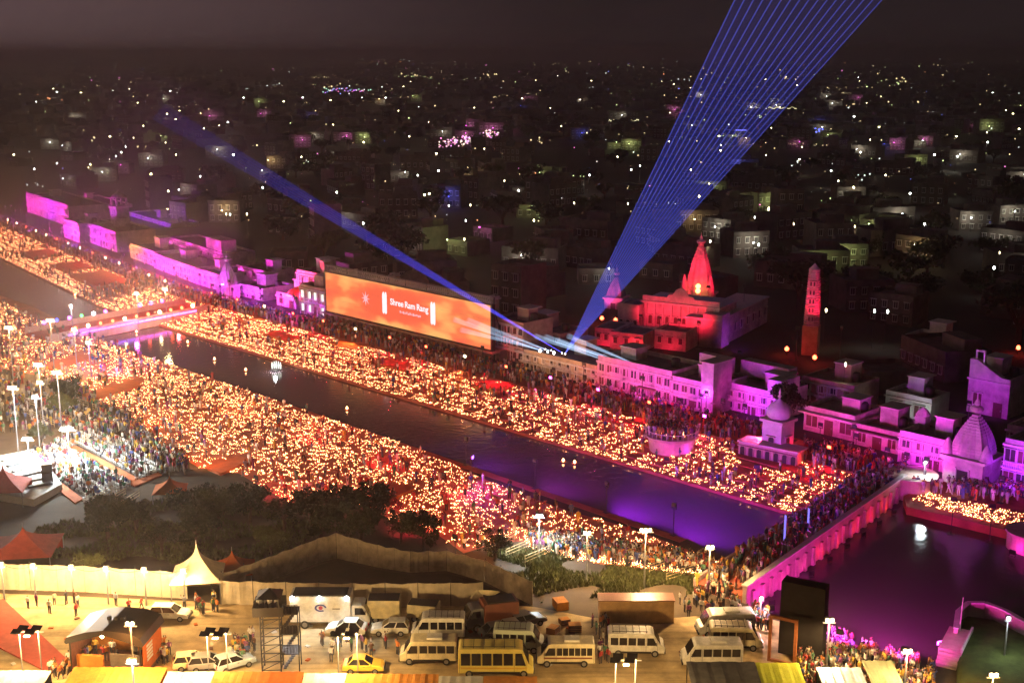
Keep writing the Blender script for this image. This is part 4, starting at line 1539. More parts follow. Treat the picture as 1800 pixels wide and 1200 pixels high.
one_far, far_lamps = split_nearest(far_lamps, 110)
one_near, near_lamps = split_nearest(near_lamps, 90)
one_side, side_lamps = side_lamps[:90], side_lamps[90:]
far_lamps += side_lamps
lamp_field('oil_lamp_rows', 'thousands of small burning oil lamps in rows on the far ghat steps', far_lamps, FLAME)
lamp_field('oil_lamp_carpet', 'thousands of small burning oil lamps covering the near ghat', near_lamps, FLAME)
fl_mesh, dish_mesh = [], []
tray = MB().b(-0.6, 0.6, -0.36, 0.36, 0.0, 0.03).mesh('tray', TERRA)
for k, (v, t) in enumerate(FL):
    me = bpy.data.meshes.new('flame')
    me.from_pydata(v.tolist(), [], t.tolist())
    me.materials.append(FLAMEW)
    fl_mesh.append(me)
for lst, lab, grp in ((one_far, 'tray of burning clay oil lamps on the far ghat by the right bridge', 'lamp trays on the far ghat'),
                      (one_near, 'tray of burning clay oil lamps at the outer corner of near ghat', 'lamp trays on the near ghat'),
                      (one_side, 'tray of burning clay oil lamps on the side ghat below spire temple', 'lamp trays on the side ghat')):
    for x, y, z in lst:
        o = mkobj('oil_lamp_tray', tray, None, (x, y, z + 0.01), ROW_RZ + R.gauss(0, 0.1))
        tag(o, lab, 'oil lamps', grp)
        c = mkobj('flames', R.choice(fl_mesh), o)
        c['kind'] = 'stuff'
near_folk.sort(key=lambda p: p[0] ** 2 + p[1] ** 2)
far_folk.sort(key=lambda p: p[0] ** 2 + p[1] ** 2)
for x, y, z, _ in near_folk[:70]:
    person((x, y, z), 'person among the lamps at the outer edge of the near ghat', 'people at the outer edge of near ghat')
near_folk = near_folk[70:]
crowd('ghat_crowd', 'dense crowd of people standing among lamps on the near ghat', near_folk)
crowd('promenade_crowd', 'dense dark crowd along the promenade and far ghat steps', far_folk)
# crowd on the right bridge
M = Matrix.Translation((BR_A.x, BR_A.y, 0)) @ Matrix.Rotation(bang, 4, 'Z')
bf = []
for i in range(330):
    q = M @ Vector((R.uniform(-2, blen + 6), R.uniform(0.9, 6.0), 0.75))
    bf.append((q.x, q.y, q.z, None))
crowd('bridge_crowd', 'dark crowd packed on the deck of the right bridge', bf)
sf = []
for i in range(160):
    q = G(R.uniform(1600, 1800), R.uniform(862, 884) + R.uniform(0, 10), 0.1)
    if proj(*q)[1] < 868 + (proj(*q)[0] - 1600) * 0.2:
        sf.append((q.x, q.y, PROM_Z, None))
for i in range(90):
    t = i / 90 * 6.283
    rr = 3.6 * math.sqrt(R.random())
    sf.append((BASTION[0] + rr * math.cos(t), BASTION[1] + rr * math.sin(t), 2.35, None))
crowd('temple_crowd', 'people crowding below the spire temple and on the bastion', sf)
bl = [(BASTION[0] + 2.8 * math.sqrt(R.random()) * math.cos(i), BASTION[1] + 2.8 * math.sqrt(R.random()) * math.sin(i), 2.4) for i in range(20)]
for x, y, z in bl:
    o = mkobj('oil_lamp_tray', tray, None, (x, y, z), R.uniform(0, 3))
    tag(o, 'tray of burning oil lamps on top of the round bastion', 'oil lamps', 'lamp trays on the bastion')
    mkobj('flames', R.choice(fl_mesh), o)['kind'] = 'stuff'
# people on the palace terrace
b, w, h = PALACE
for i in range(16):
    M2 = Matrix.Translation(b.location) @ Matrix.Rotation(b.rotation_euler.z, 4, 'Z')
    person(M2 @ Vector((w * 1.02 + R.uniform(0, 5.5), R.uniform(1, 6.5), zat(*(M2 @ Vector((w * 1.1, 1, 0)))[:2], 690) - 0.9)), 'person watching from the roof terrace of the palace wing', 'people on the palace terrace')
print('lamps', len(far_lamps), len(near_lamps), 'folk', len(near_folk), len(far_folk))

# red and amber stage lights that wash the steps from the promenade edge
for i, u in enumerate(range(90, 440, 11)):
    k = ('red', 'pink', 'pink') if u < 150 else (('red', 'orange', 'red') if u < 260 else ('orange', 'red', 'orange'))
    flood(k[i % 3], UV(u, 151.6, PROM_Z + 2.2), UV(u, 144, 0), 3600 if u < 260 else 2400, 'on stands above the far ghat steps', 150, 2.2)

# coloured washes over the crowd on the promenade
for i, u in enumerate(range(226, 450, 13)):
    flood(('purp', 'vio', 'mag')[i % 3], UV(u, 154.5, PROM_Z + 5), UV(u, 155.5, 0), 6500, 'on tall stands above the promenade crowd', 155, 5.0)
for i, u in enumerate(range(88, 150, 13)):
    flood(('red', 'pink')[i % 2], UV(u, 154.5, PROM_Z + 5), UV(u, 155.5, 0), 900, 'on tall stands above the promenade crowd', 155, 5.0)
# ---------------------------------------------------------------- light masts
POLE_CACHE = {}


def light_mast(px, py, h, kind, watts, label, heads=2, base_z=0.0, group=None, size=1.0, spot=False):
    m, col = {'warm': (BULB_WARM, (1.0, 0.62, 0.26)), 'white': (BULB_WHITE, (0.85, 0.97, 1.0)), 'pink': (BULB_PINK, (1.0, 0.6, 0.62)),
              'orange': (BULB_WARM, (1.0, 0.42, 0.1)), 'green': (BULB_WHITE, (0.8, 1.0, 0.6))}[kind]
    q = G(px, py, base_z + h)
    r = thing('light_mast', label, 'light mast', (q.x, q.y, base_z), 0, group)
    key = (round(h, 1), heads, kind, size)
    if key not in POLE_CACHE:
        pole = MB().tube((0, 0, -0.3), (0, 0, h - 0.3), 0.11, 0.07, 8).b(-heads * 0.3 * size, heads * 0.3 * size, -0.06, 0.06, h - 0.36, h - 0.27).mesh('pole', GALV)
        box = MB().b(-0.21 * size, 0.21 * size, -0.02, 0.2, -0.2 * size, 0.2 * size).mesh('lamp_head', STEEL)
        lens = MB().lathe([(0.02, 0), (0.15 * size, 0.02), (0.18 * size, 0.09), (0.12 * size, 0.17), (0.02, 0.2)], 10).mesh('lens', m)
        POLE_CACHE[key] = (pole, box, lens)
    pole, box, lens = POLE_CACHE[key]
    mkobj('pole', pole, r)
    for i in range(heads):
        hd = mkobj('lamp_head', box, r, ((i - (heads - 1) / 2) * 0.46 * size, -0.05, h))
        ln = mkobj('lens', lens, hd, (0, -0.025, 0))
        ln.rotation_euler = (math.pi / 2, 0, 0)
    if px < 330 and py < 800:
        lamp('mast_light', 'POINT', r, (0, -0.9, h - 0.1), col, watts, 0.5)
    else:
        if group:
            lamp('mast_light', 'POINT', r, (0, -0.6, h + 0.1), col, watts * 0.55, 0.4)
        else:
            lamp('mast_light', 'SPOT', r, (0, -0.5, h - 0.1), col, watts * 1.6, 0.5, 160, (0, -1.0, 0), 0.5)
    return r


for i, px in enumerate((2, 58, 125, 186, 253, 322)):
    light_mast(px, 991 + i * 2.2, 4.2, 'warm', 5600, 'warm floodlight on a short mast along the white cloth wall', 1, group='floodlights along the white cloth wall', size=1.3)
MASTS = [
    (118, 752, 6, 'white', 20000, 'tall white floodlight mast blazing over the seated audience', 4),
    (48, 770, 5, 'white', 7000, 'white floodlight mast beside the tree left of the audience', 3),
    (67, 640, 11, 'warm', 6500, 'warm floodlight mast, highest of the cluster on the near ghat', 3),
    (100, 653, 11, 'warm', 6000, 'warm floodlight mast beside the orange platform on the near ghat', 3),
    (22, 680, 11, 'warm', 5500, 'warm floodlight mast behind the diagonal barriers', 3),
    (70, 671, 9, 'warm', 4000, 'warm floodlight mast in the middle of the near cluster', 2),
    (62, 696, 9, 'white', 3500, 'pale floodlight mast above the diagonal barriers', 2),
    (15, 575, 11, 'warm', 7000, 'warm floodlight mast on the near ghat left of the lit bridge', 3),
    (88, 562, 11, 'warm', 8000, 'bright yellow floodlight mast by the near end of lit bridge', 3),
    (130, 578, 8, 'warm', 5000, 'warm floodlight mast at the foot of the lit bridge', 2),
    (155, 601, 7, 'warm', 3500, 'low warm floodlight mast at the water by the lit bridge', 2),
    (125, 537, 9, 'white', 3000, 'cold white lamp mast over the canal beyond lit bridge', 1),
    (240, 515, 8, 'warm', 5000, 'warm lamp mast among lamps on far ghat beside lit bridge', 2),
    (290, 507, 8, 'warm', 6500, 'bright warm lamp mast on the far ghat near lit bridge end', 2),
    (948, 905, 5, 'white', 5200, 'white floodlight mast above the crowd where violet light begins', 2),
    (1032, 935, 6, 'warm', 2200, 'warm lamp mast at the grass edge of the near ghat', 2),
    (1135, 930, 7, 'warm', 7000, 'brightest warm lamp mast at the water end of near ghat', 3),
    (1248, 960, 6, 'warm', 3600, 'warm lamp mast at the last corner of the near ghat', 2),
    (1338, 1050, 3, 'pink', 1300, 'pink-white lamp mast at the car park end of the red bridge', 1),
    (1458, 1088, 6, 'warm', 4200, 'warm lamp mast in the crowd beside the black screen box', 2),
    (1595, 1142, 5, 'warm', 3600, 'warm lamp mast at the far quay corner of the crowd', 2),
    (1746, 1184, 4, 'orange', 6000, 'orange lamp mast on the green mound', 2),
    (229, 1094, 6.5, 'orange', 5500, 'orange lamp mast before the open-fronted media booth', 2),
    (232, 1160, 5, 'white', 1300, 'white lamp mast at the orange cloth fence', 2),
]
for px, py, h, k, wt, lab, n in MASTS:
    light_mast(px, py, h, k, wt, lab, n)
light_mast(1626, 812, 3, 'white', 700, 'white lamp by the door of the magenta house', 1, base_z=PROM_Z)
# floods over the water
flood('vio', UV(101, 116.2, 3.5), UV(98, 127, -1), 13000, 'on a tall stand at the water end of near ghat', 115, 3.5)
flood('purp', UV(114, 116.2, 3.5), UV(112, 127, -1), 5000, 'on a tall stand at the water end of near ghat', 115, 3.5)
flood('vio', UV(128, 116.2, 3.5), UV(126, 127, -1), 3000, 'on a stand where the violet light begins', 115, 3.5)
flood('vio', UV(120, 110, 4), UV(116, 112, 0), 3000, 'on a stand among violet lamps of the near ghat', 150, 4.0)
flood('vio', UV(90, 116.2, 3.5), UV(88, 126, -1), 9000, 'on a stand at the foot of the red bridge', 115, 3.5)
flood('mag', G(1355, 1075, 0.05), G(1330, 1015, 1.0), 900, 'at the foot of the magenta bridge wall', 120)
flood('mag', G(1476, 1118, 2.6) , G(1545, 1030, -1), 22000, 'on a stand at the quay edge facing the basin', 110, 2.6)
flood('mag', G(1590, 1148, 2.6), G(1600, 1040, -1), 10000, 'on a stand at the quay edge facing the basin', 110, 2.6)
flood('mag', G(1650, 1136, -0.6), G(1674, 1130, 0.8), 420, 'at the waterline before the pink pier', 160)
flood('pink', G(1716, 1068, -0.6), G(1718, 1084, 0.6), 300, 'at the waterline before the curved wall', 160)
flood('vio', G(170, 615, 6), G(240, 590, -1), 14000, 'on a stand before the lit bridge', 130, 6.0)
MBR = Matrix.Translation((BR_A.x, BR_A.y, 0)) @ Matrix.Rotation(bang, 4, 'Z')
for i in range(9):
    x = 3 + i * (blen - 6) / 8
    flood('pink' if i < 3 else 'red', MBR @ Vector((x, -1.6, -0.9)), MBR @ Vector((x + 0.5, 0, 1.3)), 90, 'at the foot of the red bridge wall', 160)

# ---------------------------------------------------------------- cloth walls round the car park
def cloth_wall(name, label, pts, h, m, step=3.0, sag=0.12, thick=0.06, postm=None):
    """fence of cloth panels between posts; every panel and post is a part"""
    r = thing(name, label, 'fence', (pts[0].x, pts[0].y, 0))
    o0 = Vector((pts[0].x, pts[0].y, 0))
    hs = h if isinstance(h, (list, tuple)) else [h] * len(pts)
    for i in range(len(pts) - 1):
        a, b = pts[i] - o0, pts[i + 1] - o0
        n = max(1, round((b - a).length / step))
        nx = Vector((-(b - a).y, (b - a).x, 0)).normalized()
        for k in range(n):
            p, q = a.lerp(b, k / n), a.lerp(b, (k + 1) / n)
            h0 = hs[i] + (hs[i + 1] - hs[i]) * k / n
            h1 = hs[i] + (hs[i + 1] - hs[i]) * (k + 1) / n
            vs, fs = [], []
            M_ = 10
            for s in range(M_ + 1):
                t = s / M_
                c = p.lerp(q, 0.01 + 0.98 * t) + nx * (0.04 * math.sin(t * 17 + k + i) * math.sin(math.pi * t))
                zt = h0 + (h1 - h0) * t - sag * math.sin(math.pi * t) * R.uniform(0.7, 1.2)
                lean = nx * 0.05 * math.sin(t * 9 + k * 1.7)
                for off in (0, thick):
                    vs += [(c.x + nx.x * off, c.y + nx.y * off, -0.05), (c.x + lean.x + nx.x * off, c.y + lean.y + nx.y * off, zt)]
            for s in range(M_):
                z = s * 4
                fs += [(z, z + 4, z + 5, z + 1), (z + 3, z + 7, z + 6, z + 2), (z + 1, z + 5, z + 7, z + 3)]
            fs += [(0, 1, 3, 2), (M_ * 4, M_ * 4 + 2, M_ * 4 + 3, M_ * 4 + 1)]
            MB().add(vs, fs).obj('panel', m[(k + i) % len(m)] if isinstance(m, list) else m, r)
            MB().tube((p.x + nx.x * 0.12, p.y + nx.y * 0.12, -0.2), (p.x + nx.x * 0.12, p.y + nx.y * 0.12, h0 + 0.25), 0.05, n=6).obj('post', STEEL, r)
    return r


cloth_wall('cloth_wall', 'long pale cloth wall along the sandy yard under warm floodlights', [G(-40, 1034), G(150, 1040), G(330, 1052)], 3.1, FABRIC, 3.2)
cloth_wall('cloth_wall', 'pale cloth wall behind the broadcast truck in front of netted enclosure', [G(388, 1061), G(620, 1066), G(850, 1064)], 2.7, FABRIC, 3.2)
cloth_wall('netting_fence', 'tall dusty netting fence around the dark triangular enclosure', [G(392, 1046), G(470, 1022), G(560, 988), G(592, 981), G(665, 997), G(722, 1006), G(785, 1003), G(852, 1022), G(936, 1064)],
           [2.6, 2.9, 3.0, 3.2, 2.8, 2.6, 2.5, 2.6, 2.8], NET, 2.6)
ep = [G(*p) for p in ((400, 1048), (475, 1026), (562, 992), (592, 985), (665, 1001), (722, 1010), (785, 1007), (848, 1024), (925, 1064), (850, 1060), (620, 1062))]
structure(poly_mesh('enclosure_ground', [(p.x, p.y) for p in ep], 0.008, mat('dark_soil', (0.05, 0.035, 0.028), 0.95, nscale=0.4, namt=0.4)))
# bottom cloth fence strip in bays of different colours
bays = [(-30, 92, 1172, WHITECLOTH, 'white'), (130, 200, 1166, AMBERCLOTH, 'amber'), (200, 295, 1166, AMBERCLOTH, 'amber'), (295, 378, 1174, WHITECLOTH, 'white'), (378, 535, 1174, ORANGECLOTH, 'orange'),
        (535, 610, 1177, WHITECLOTH, 'white'), (610, 772, 1178, AMBERCLOTH, 'amber'), (772, 850, 1182, WHITECLOTH, 'white'), (850, 945, 1182, AMBERCLOTH, 'amber')]
names = ['at the frame corner under the red ramp', 'before the booth', 'under the white lamp mast', 'between amber and orange cloth', 'in front of the stair tower', 'between orange and amber cloth',
         'before the cream van', 'before the yellow bus', 'beside the bus front']
for (x0, x1, yt, m, nm), wh in zip(bays, names):
    a, b = G(x0, yt + 6, 2.6), G(x1 - 1, yt + 6, 2.6)
    a.z = b.z = 0
    w = (b - a).length
    rt = thing('cloth_stall', '%s cloth stall roof and front %s' % (nm, wh), 'stall', (a.x, a.y, 0), math.atan2(b.y - a.y, b.x - a.x))
    n = max(2, int(w / 0.7))
    vs, fs = [], []
    for i in range(n * 3 + 1):
        t = i / (n * 3)
        dz = 0.05 * math.sin(i * 1.9) + 0.03 * math.sin(i * 0.7)
        vs += [(w * t, 0.05, 2.6 + dz * 0.5), (w * t, -3.2, 2.3 + dz), (w * t, -3.25, 2.24 + dz), (w * t, 0.04, 2.52 + dz * 0.5)]
    for i in range(n * 3):
        z = i * 4
        fs += [(z, z + 1, z + 5, z + 4), (z + 1, z + 2, z + 6, z + 5), (z + 2, z + 3, z + 7, z + 6), (z + 3, z, z + 4, z + 7)]
    MB().add(vs, fs).obj('cloth_roof', m, rt)
    for x in (0.1, w - 0.1):
        for y in (-0.1, -3.1):
            MB().tube((x, y, 0), (x, y, 2.25), 0.05, n=6).obj('post', STEEL, rt)
    MB().b(0.05, w - 0.05, -0.02, 0.03, 0.0, 2.5).obj('rear_cloth', m, rt)
# other roofs at the bottom edge
def roof_shed(name, label, x0, x1, yt, yb, h, m, slope=0.5):
    a, b = G(x0, yt, h), G(x1, yt, h)
    c = G(x0, yb, h - slope)
    w, d = (b - a).length, abs(a.y - c.y)
    r = thing(name, label, 'shed', (a.x, a.y, 0), 0)
    vs, fs = [], []
    n = 14
    for i in range(n + 1):
        t = i / n
        dz = 0.05 * math.sin(i * 2.1) + 0.04 * math.sin(i * 0.9 + 1)
        vs += [(w * t, 0, h + dz * 0.5), (w * t, -d, h - slope + dz), (w * t, -d, h - slope - 0.07 + dz), (w * t, 0, h - 0.07 + dz * 0.5)]
    for i in range(n):
        z = i * 4
        fs += [(z, z + 1, z + 5, z + 4), (z + 1, z + 2, z + 6, z + 5), (z + 2, z + 3, z + 7, z + 6), (z + 3, z, z + 4, z + 7)]
    fs += [(0, 3, 2, 1), (n * 4, n * 4 + 1, n * 4 + 2, n * 4 + 3)]
    MB().add(vs, fs).obj('roof', m, r)
    for x in (0.1, w - 0.1):
        for y, zz in ((-0.1, h - 0.1), (-d + 0.1, h - slope - 0.08)):
            MB().tube((x, y, 0), (x, y, zz), 0.06, n=6).obj('post', STEEL, r)
    return r


roof_shed('tarpaulin_shed', 'dark grey tarpaulin shed roof in front of white vans', 1206, 1326, 1162, 1225, 3.0, GREYCLOTH)
roof_shed('lime_canopy', 'lime yellow canopy beside the grey tarpaulin roof', 1328, 1404, 1164, 1225, 3.0, YELLOWCLOTH, 0.9)
roof_shed('tin_roof_shed', 'pale blue tin shed roof beside the crowd on the quay', 1434, 1512, 1172, 1215, 2.7, mat('blue_tin', (0.36, 0.42, 0.5), 0.4, 0.4, nscale=1, namt=0.3))
roof_shed('green_roof_shed', 'dull green shed roof beside pale blue tin shed', 1514, 1568, 1160, 1205, 2.7, mat('green_tin', (0.16, 0.17, 0.1), 0.7, nscale=1, namt=0.3))
# red carpet ramp on the left
a, b, c, d = G(-20, 1062), G(6, 1054), G(118, 1160), G(90, 1185)
rc = MB().slab([(a.x, a.y), (G(-20, 1130).x, G(-20, 1130).y), (d.x, d.y), (c.x, c.y), (b.x, b.y)], 0.012, 0.16).obj('red_carpet', REDCLOTH)
tag(rc, 'wide red carpet crossing the sandy yard at the left edge', 'carpet')

# ---------------------------------------------------------------- marquee tents
def marquee(px, py, w, h, label, m):
    q = G(px, py)
    r = thing('marquee_tent', label, 'tent', (q.x, q.y, 0), rad(8))
    pr = []
    for k in range(9):
        t = k / 8
        pr.append((w / 2 * (1 - t) ** 1.9 + 0.04, h * 0.42 + h * 0.58 * t))
    MB().lathe(pr, 32, square=1.0, rib=0).obj('canopy', m, r)
    for sx in (-1, 1):
        for sy in (-1, 1):
            MB().tube((sx * w * 0.48, sy * w * 0.48, 0), (sx * w * 0.48, sy * w * 0.48, h * 0.42), 0.06, n=6).obj('leg', GALV, r)
    MB().b(-w * 0.47, w * 0.47, w * 0.47, w * 0.475, 0, h * 0.415).obj('rear_curtain', m, r)
    MB().tube((0, 0, h), (0, 0, h + 0.5), 0.04, n=5).obj('finial', GALV, r)
    return r


marquee(350, 1046, 5.4, 6.0, 'pale peaked marquee tent between the two cloth walls', FABRIC)
marquee(410, 1020, 4.6, 3.6, 'low orange tent beside the netting fence', ORANGECLOTH)
marquee(300, 876, 4.2, 3.2, 'small orange tent at the edge of the seated audience', ORANGECLOTH)
marquee(45, 985, 7.5, 4.2, 'dull red tent behind the cloth wall at the left', REDCLOTH)
marquee(10, 880, 6.0, 5.0, 'dark red tent beside the stage platform', REDCLOTH)

# ---------------------------------------------------------------- vehicles
def wheel(parent, x, y, r=0.36, w=0.24):
    k = ('wheel', r)
    if k not in POLE_CACHE:
        t = MB().tube((0, -w / 2, 0), (0, w / 2, 0), r, n=16).mesh('wheel', RUBBER)
        q = MB().tube((0, -w / 2 - 0.015, 0), (0, w / 2 + 0.015, 0), r * 0.58, n=12).mesh('rim', RIM)
        POLE_CACHE[k] = (t, q)
    t, q = POLE_CACHE[k]
    o = mkobj('wheel', t, parent, (x, y, r))
    mkobj('rim', q, o)


HEADL = mat('headlamp_glass', (0.7, 0.7, 0.66), 0.1, spec=0.6)
TAILL = mat('tail_lamp', (0.4, 0.02, 0.02), 0.2)


def bevelled(mb, name, m, parent, w=0.06):
    o = mb.obj(name, m, parent)
    bv = o.modifiers.new('bevel', 'BEVEL')
    bv.width = w
    bv.segments = 2
    bv.limit_method = 'ANGLE'
    return o


def lamps(r, xf, xb, y, zf, zb):
    for s in (-1, 1):
        MB().box((xf, s * y, zf), (0.06, 0.3, 0.2)).obj('headlight', HEADL, r)
        MB().box((xb, s * y, zb), (0.06, 0.16, 0.3)).obj('tail_light', TAILL, r)


def van(loc, rz, label, paint, L=5.6, W=2.0, Hh=2.45, rack=False, stripe=None, nwin=4, group='parked vans and minibuses'):
    r = thing('minibus', label, 'van', loc, rz, group)
    f = L / 2
    prof = [(-f, 0.4), (-f, Hh - 0.12), (-f + 0.15, Hh), (f - 1.35, Hh), (f - 1.05, Hh - 0.12), (f - 0.45, 1.35), (f - 0.06, 1.12), (f, 0.85), (f, 0.4)]
    bevelled(MB().prism(prof, -W / 2, W / 2), 'body', paint, r, 0.08)
    wz0, wz1 = 1.25, Hh - 0.42
    for s in (-1, 1):
        y = s * (W / 2 + 0.012)
        span = L - 2.1
        for k in range(nwin):
            x0 = -f + 0.25 + span * k / nwin
            MB().box((x0 + span / nwin * 0.45, y, (wz0 + wz1) / 2), (span / nwin * 0.86, 0.03, wz1 - wz0)).obj('side_window', GLASS, r)
        MB().prism([(f - 1.75, wz0), (f - 0.75, wz0), (f - 1.12, wz1), (f - 1.75, wz1)], y - 0.015, y + 0.015).obj('side_window', GLASS, r)
        if stripe:
            MB().box((-0.2, y, 0.98), (L - 0.9, 0.02, 0.16)).obj('stripe', stripe, r)
        MB().box((f - 0.85, s * (W / 2 + 0.16), 1.45), (0.08, 0.2, 0.26)).obj('mirror', STEEL, r)
    MB().add([(f - 1.03, -W / 2 + 0.14, Hh - 0.15), (f - 1.03, W / 2 - 0.14, Hh - 0.15), (f - 0.46, W / 2 - 0.1, 1.38), (f - 0.46, -W / 2 + 0.1, 1.38),
              (f - 0.99, -W / 2 + 0.14, Hh - 0.13), (f - 0.99, W / 2 - 0.14, Hh - 0.13), (f - 0.42, W / 2 - 0.1, 1.4), (f - 0.42, -W / 2 + 0.1, 1.4)],
             [(0, 1, 2, 3), (7, 6, 5, 4), (0, 4, 5, 1), (1, 5, 6, 2), (2, 6, 7, 3), (3, 7, 4, 0)]).obj('windscreen', GLASS, r)
    MB().box((-f - 0.012, 0, (wz0 + wz1) / 2), (0.03, W * 0.75, wz1 - wz0)).obj('rear_window', GLASS, r)
    MB().box((f + 0.03, 0, 0.48), (0.12, W * 0.98, 0.24)).obj('bumper', STEEL, r)
    lamps(r, f - 0.01, -f - 0.01, W / 2 - 0.28, 0.85, 1.0)
    for x in (f + 0.1, -f - 0.03):
        MB().box((x, 0, 0.62), (0.03, 0.5, 0.13)).obj('number_plate', HEADL, r)
    for s in (-1, 1):
        for x in (f - 1.85, f - 0.72, -f + 0.12):
            MB().box((x, s * (W / 2 + 0.004), 1.2), (0.025, 0.012, 1.5)).obj('door_seam', STEEL, r)
        MB().box((0, s * (W / 2 + 0.01), 0.5), (L - 2.6, 0.03, 0.2)).obj('sill_trim', STEEL, r)
    for x in (-f + 1.05, f - 0.95):
        for s in (-1, 1):
            wheel(r, x, s * (W / 2 - 0.1))
    if rack:
        rk = MB()
        for y in (-W * 0.38, W * 0.38):
            rk.tube((-f + 0.4, y, Hh + 0.16), (f - 1.7, y, Hh + 0.16), 0.03, n=5)
        for k in range(6):
            x = -f + 0.5 + k * (L - 2.3) / 5
            rk.tube((x, -W * 0.38, Hh + 0.16), (x, W * 0.38, Hh + 0.16), 0.025, n=5).tube((x, -W * 0.38, Hh - 0.02), (x, -W * 0.38, Hh + 0.16), 0.025, n=5).tube((x, W * 0.38, Hh - 0.02), (x, W * 0.38, Hh + 0.16), 0.025, n=5)
        rk.obj('roof_rack', STEEL, r)
    else:
        MB().box((-0.6, 0, Hh + 0.1), (1.5, 1.1, 0.2)).obj('roof_unit', WHITEPAINT, r)
    return r


def car(loc, rz, label, paint, L=4.2, W=1.72, hatch=False, group='parked cars'):
    r = thing('parked_car', label, 'car', loc, rz, group)
    f = L / 2
    body = [(-f, 0.35), (-f - 0.02, 0.75), (-f + 0.1, 0.93), (-f + 0.7, 0.97), (f - 1.2, 0.95), (f - 0.35, 0.84), (f - 0.02, 0.65), (f, 0.35)]
    bevelled(MB().prism(body, -W / 2, W / 2), 'body', paint, r, 0.09)
    xb0, xb1 = (-f + 0.05, -f + 0.4) if hatch else (-f + 0.45, -f + 1.0)
    xf0, xf1 = f - 1.15, f - 1.9
    y0, y1 = W / 2 - 0.07, W / 2 - 0.24
    z0, z1 = 0.955, 1.46
    cab = [(xb0, -y0, z0), (xf0, -y0, z0), (xf0, y0, z0), (xb0, y0, z0), (xb1, -y1, z1), (xf1, -y1, z1), (xf1, y1, z1), (xb1, y1, z1)]
    MB().add(cab, [(3, 2, 1, 0), (4, 5, 6, 7), (0, 1, 5, 4), (1, 2, 6, 5), (2, 3, 7, 6), (3, 0, 4, 7)]).obj('cabin_glass', GLASS, r)
    bevelled(MB().b(xb1 - 0.06, xf1 + 0.06, -y1 - 0.03, y1 + 0.03, z1 - 0.01, z1 + 0.07), 'roof', paint, r, 0.05)
    for s in (-1, 1):
        pl = MB()
        for (a, b) in (((xb0, s * y0, z0), (xb1, s * y1, z1)), ((xf0, s * y0, z0), (xf1, s * y1, z1)), (((xb0 + xf0) / 2, s * (y0 + 0.005), z0), ((xb1 + xf1) / 2, s * (y1 + 0.005), z1))):
            MB().tube(a, b, 0.055, n=5).obj('pillar', paint, r)
        MB().box((f - 1.35, s * (W / 2 + 0.1), 1.02), (0.1, 0.2, 0.14)).obj('mirror', paint, r)
        MB().box((0.1, s * (W / 2 + 0.01), 0.8), (0.2, 0.03, 0.04)).obj('handle', STEEL, r)
    MB().box((f + 0.01, 0, 0.45), (0.08, W * 0.85, 0.2)).obj('bumper', STEEL, r)
    lamps(r, f - 0.06, -f - 0.02, W / 2 - 0.25, 0.7, 0.78)
    for x in (-f + 0.8, f - 0.85):
        for s in (-1, 1):
            wheel(r, x, s * (W / 2 - 0.09), 0.31, 0.2)
    return r


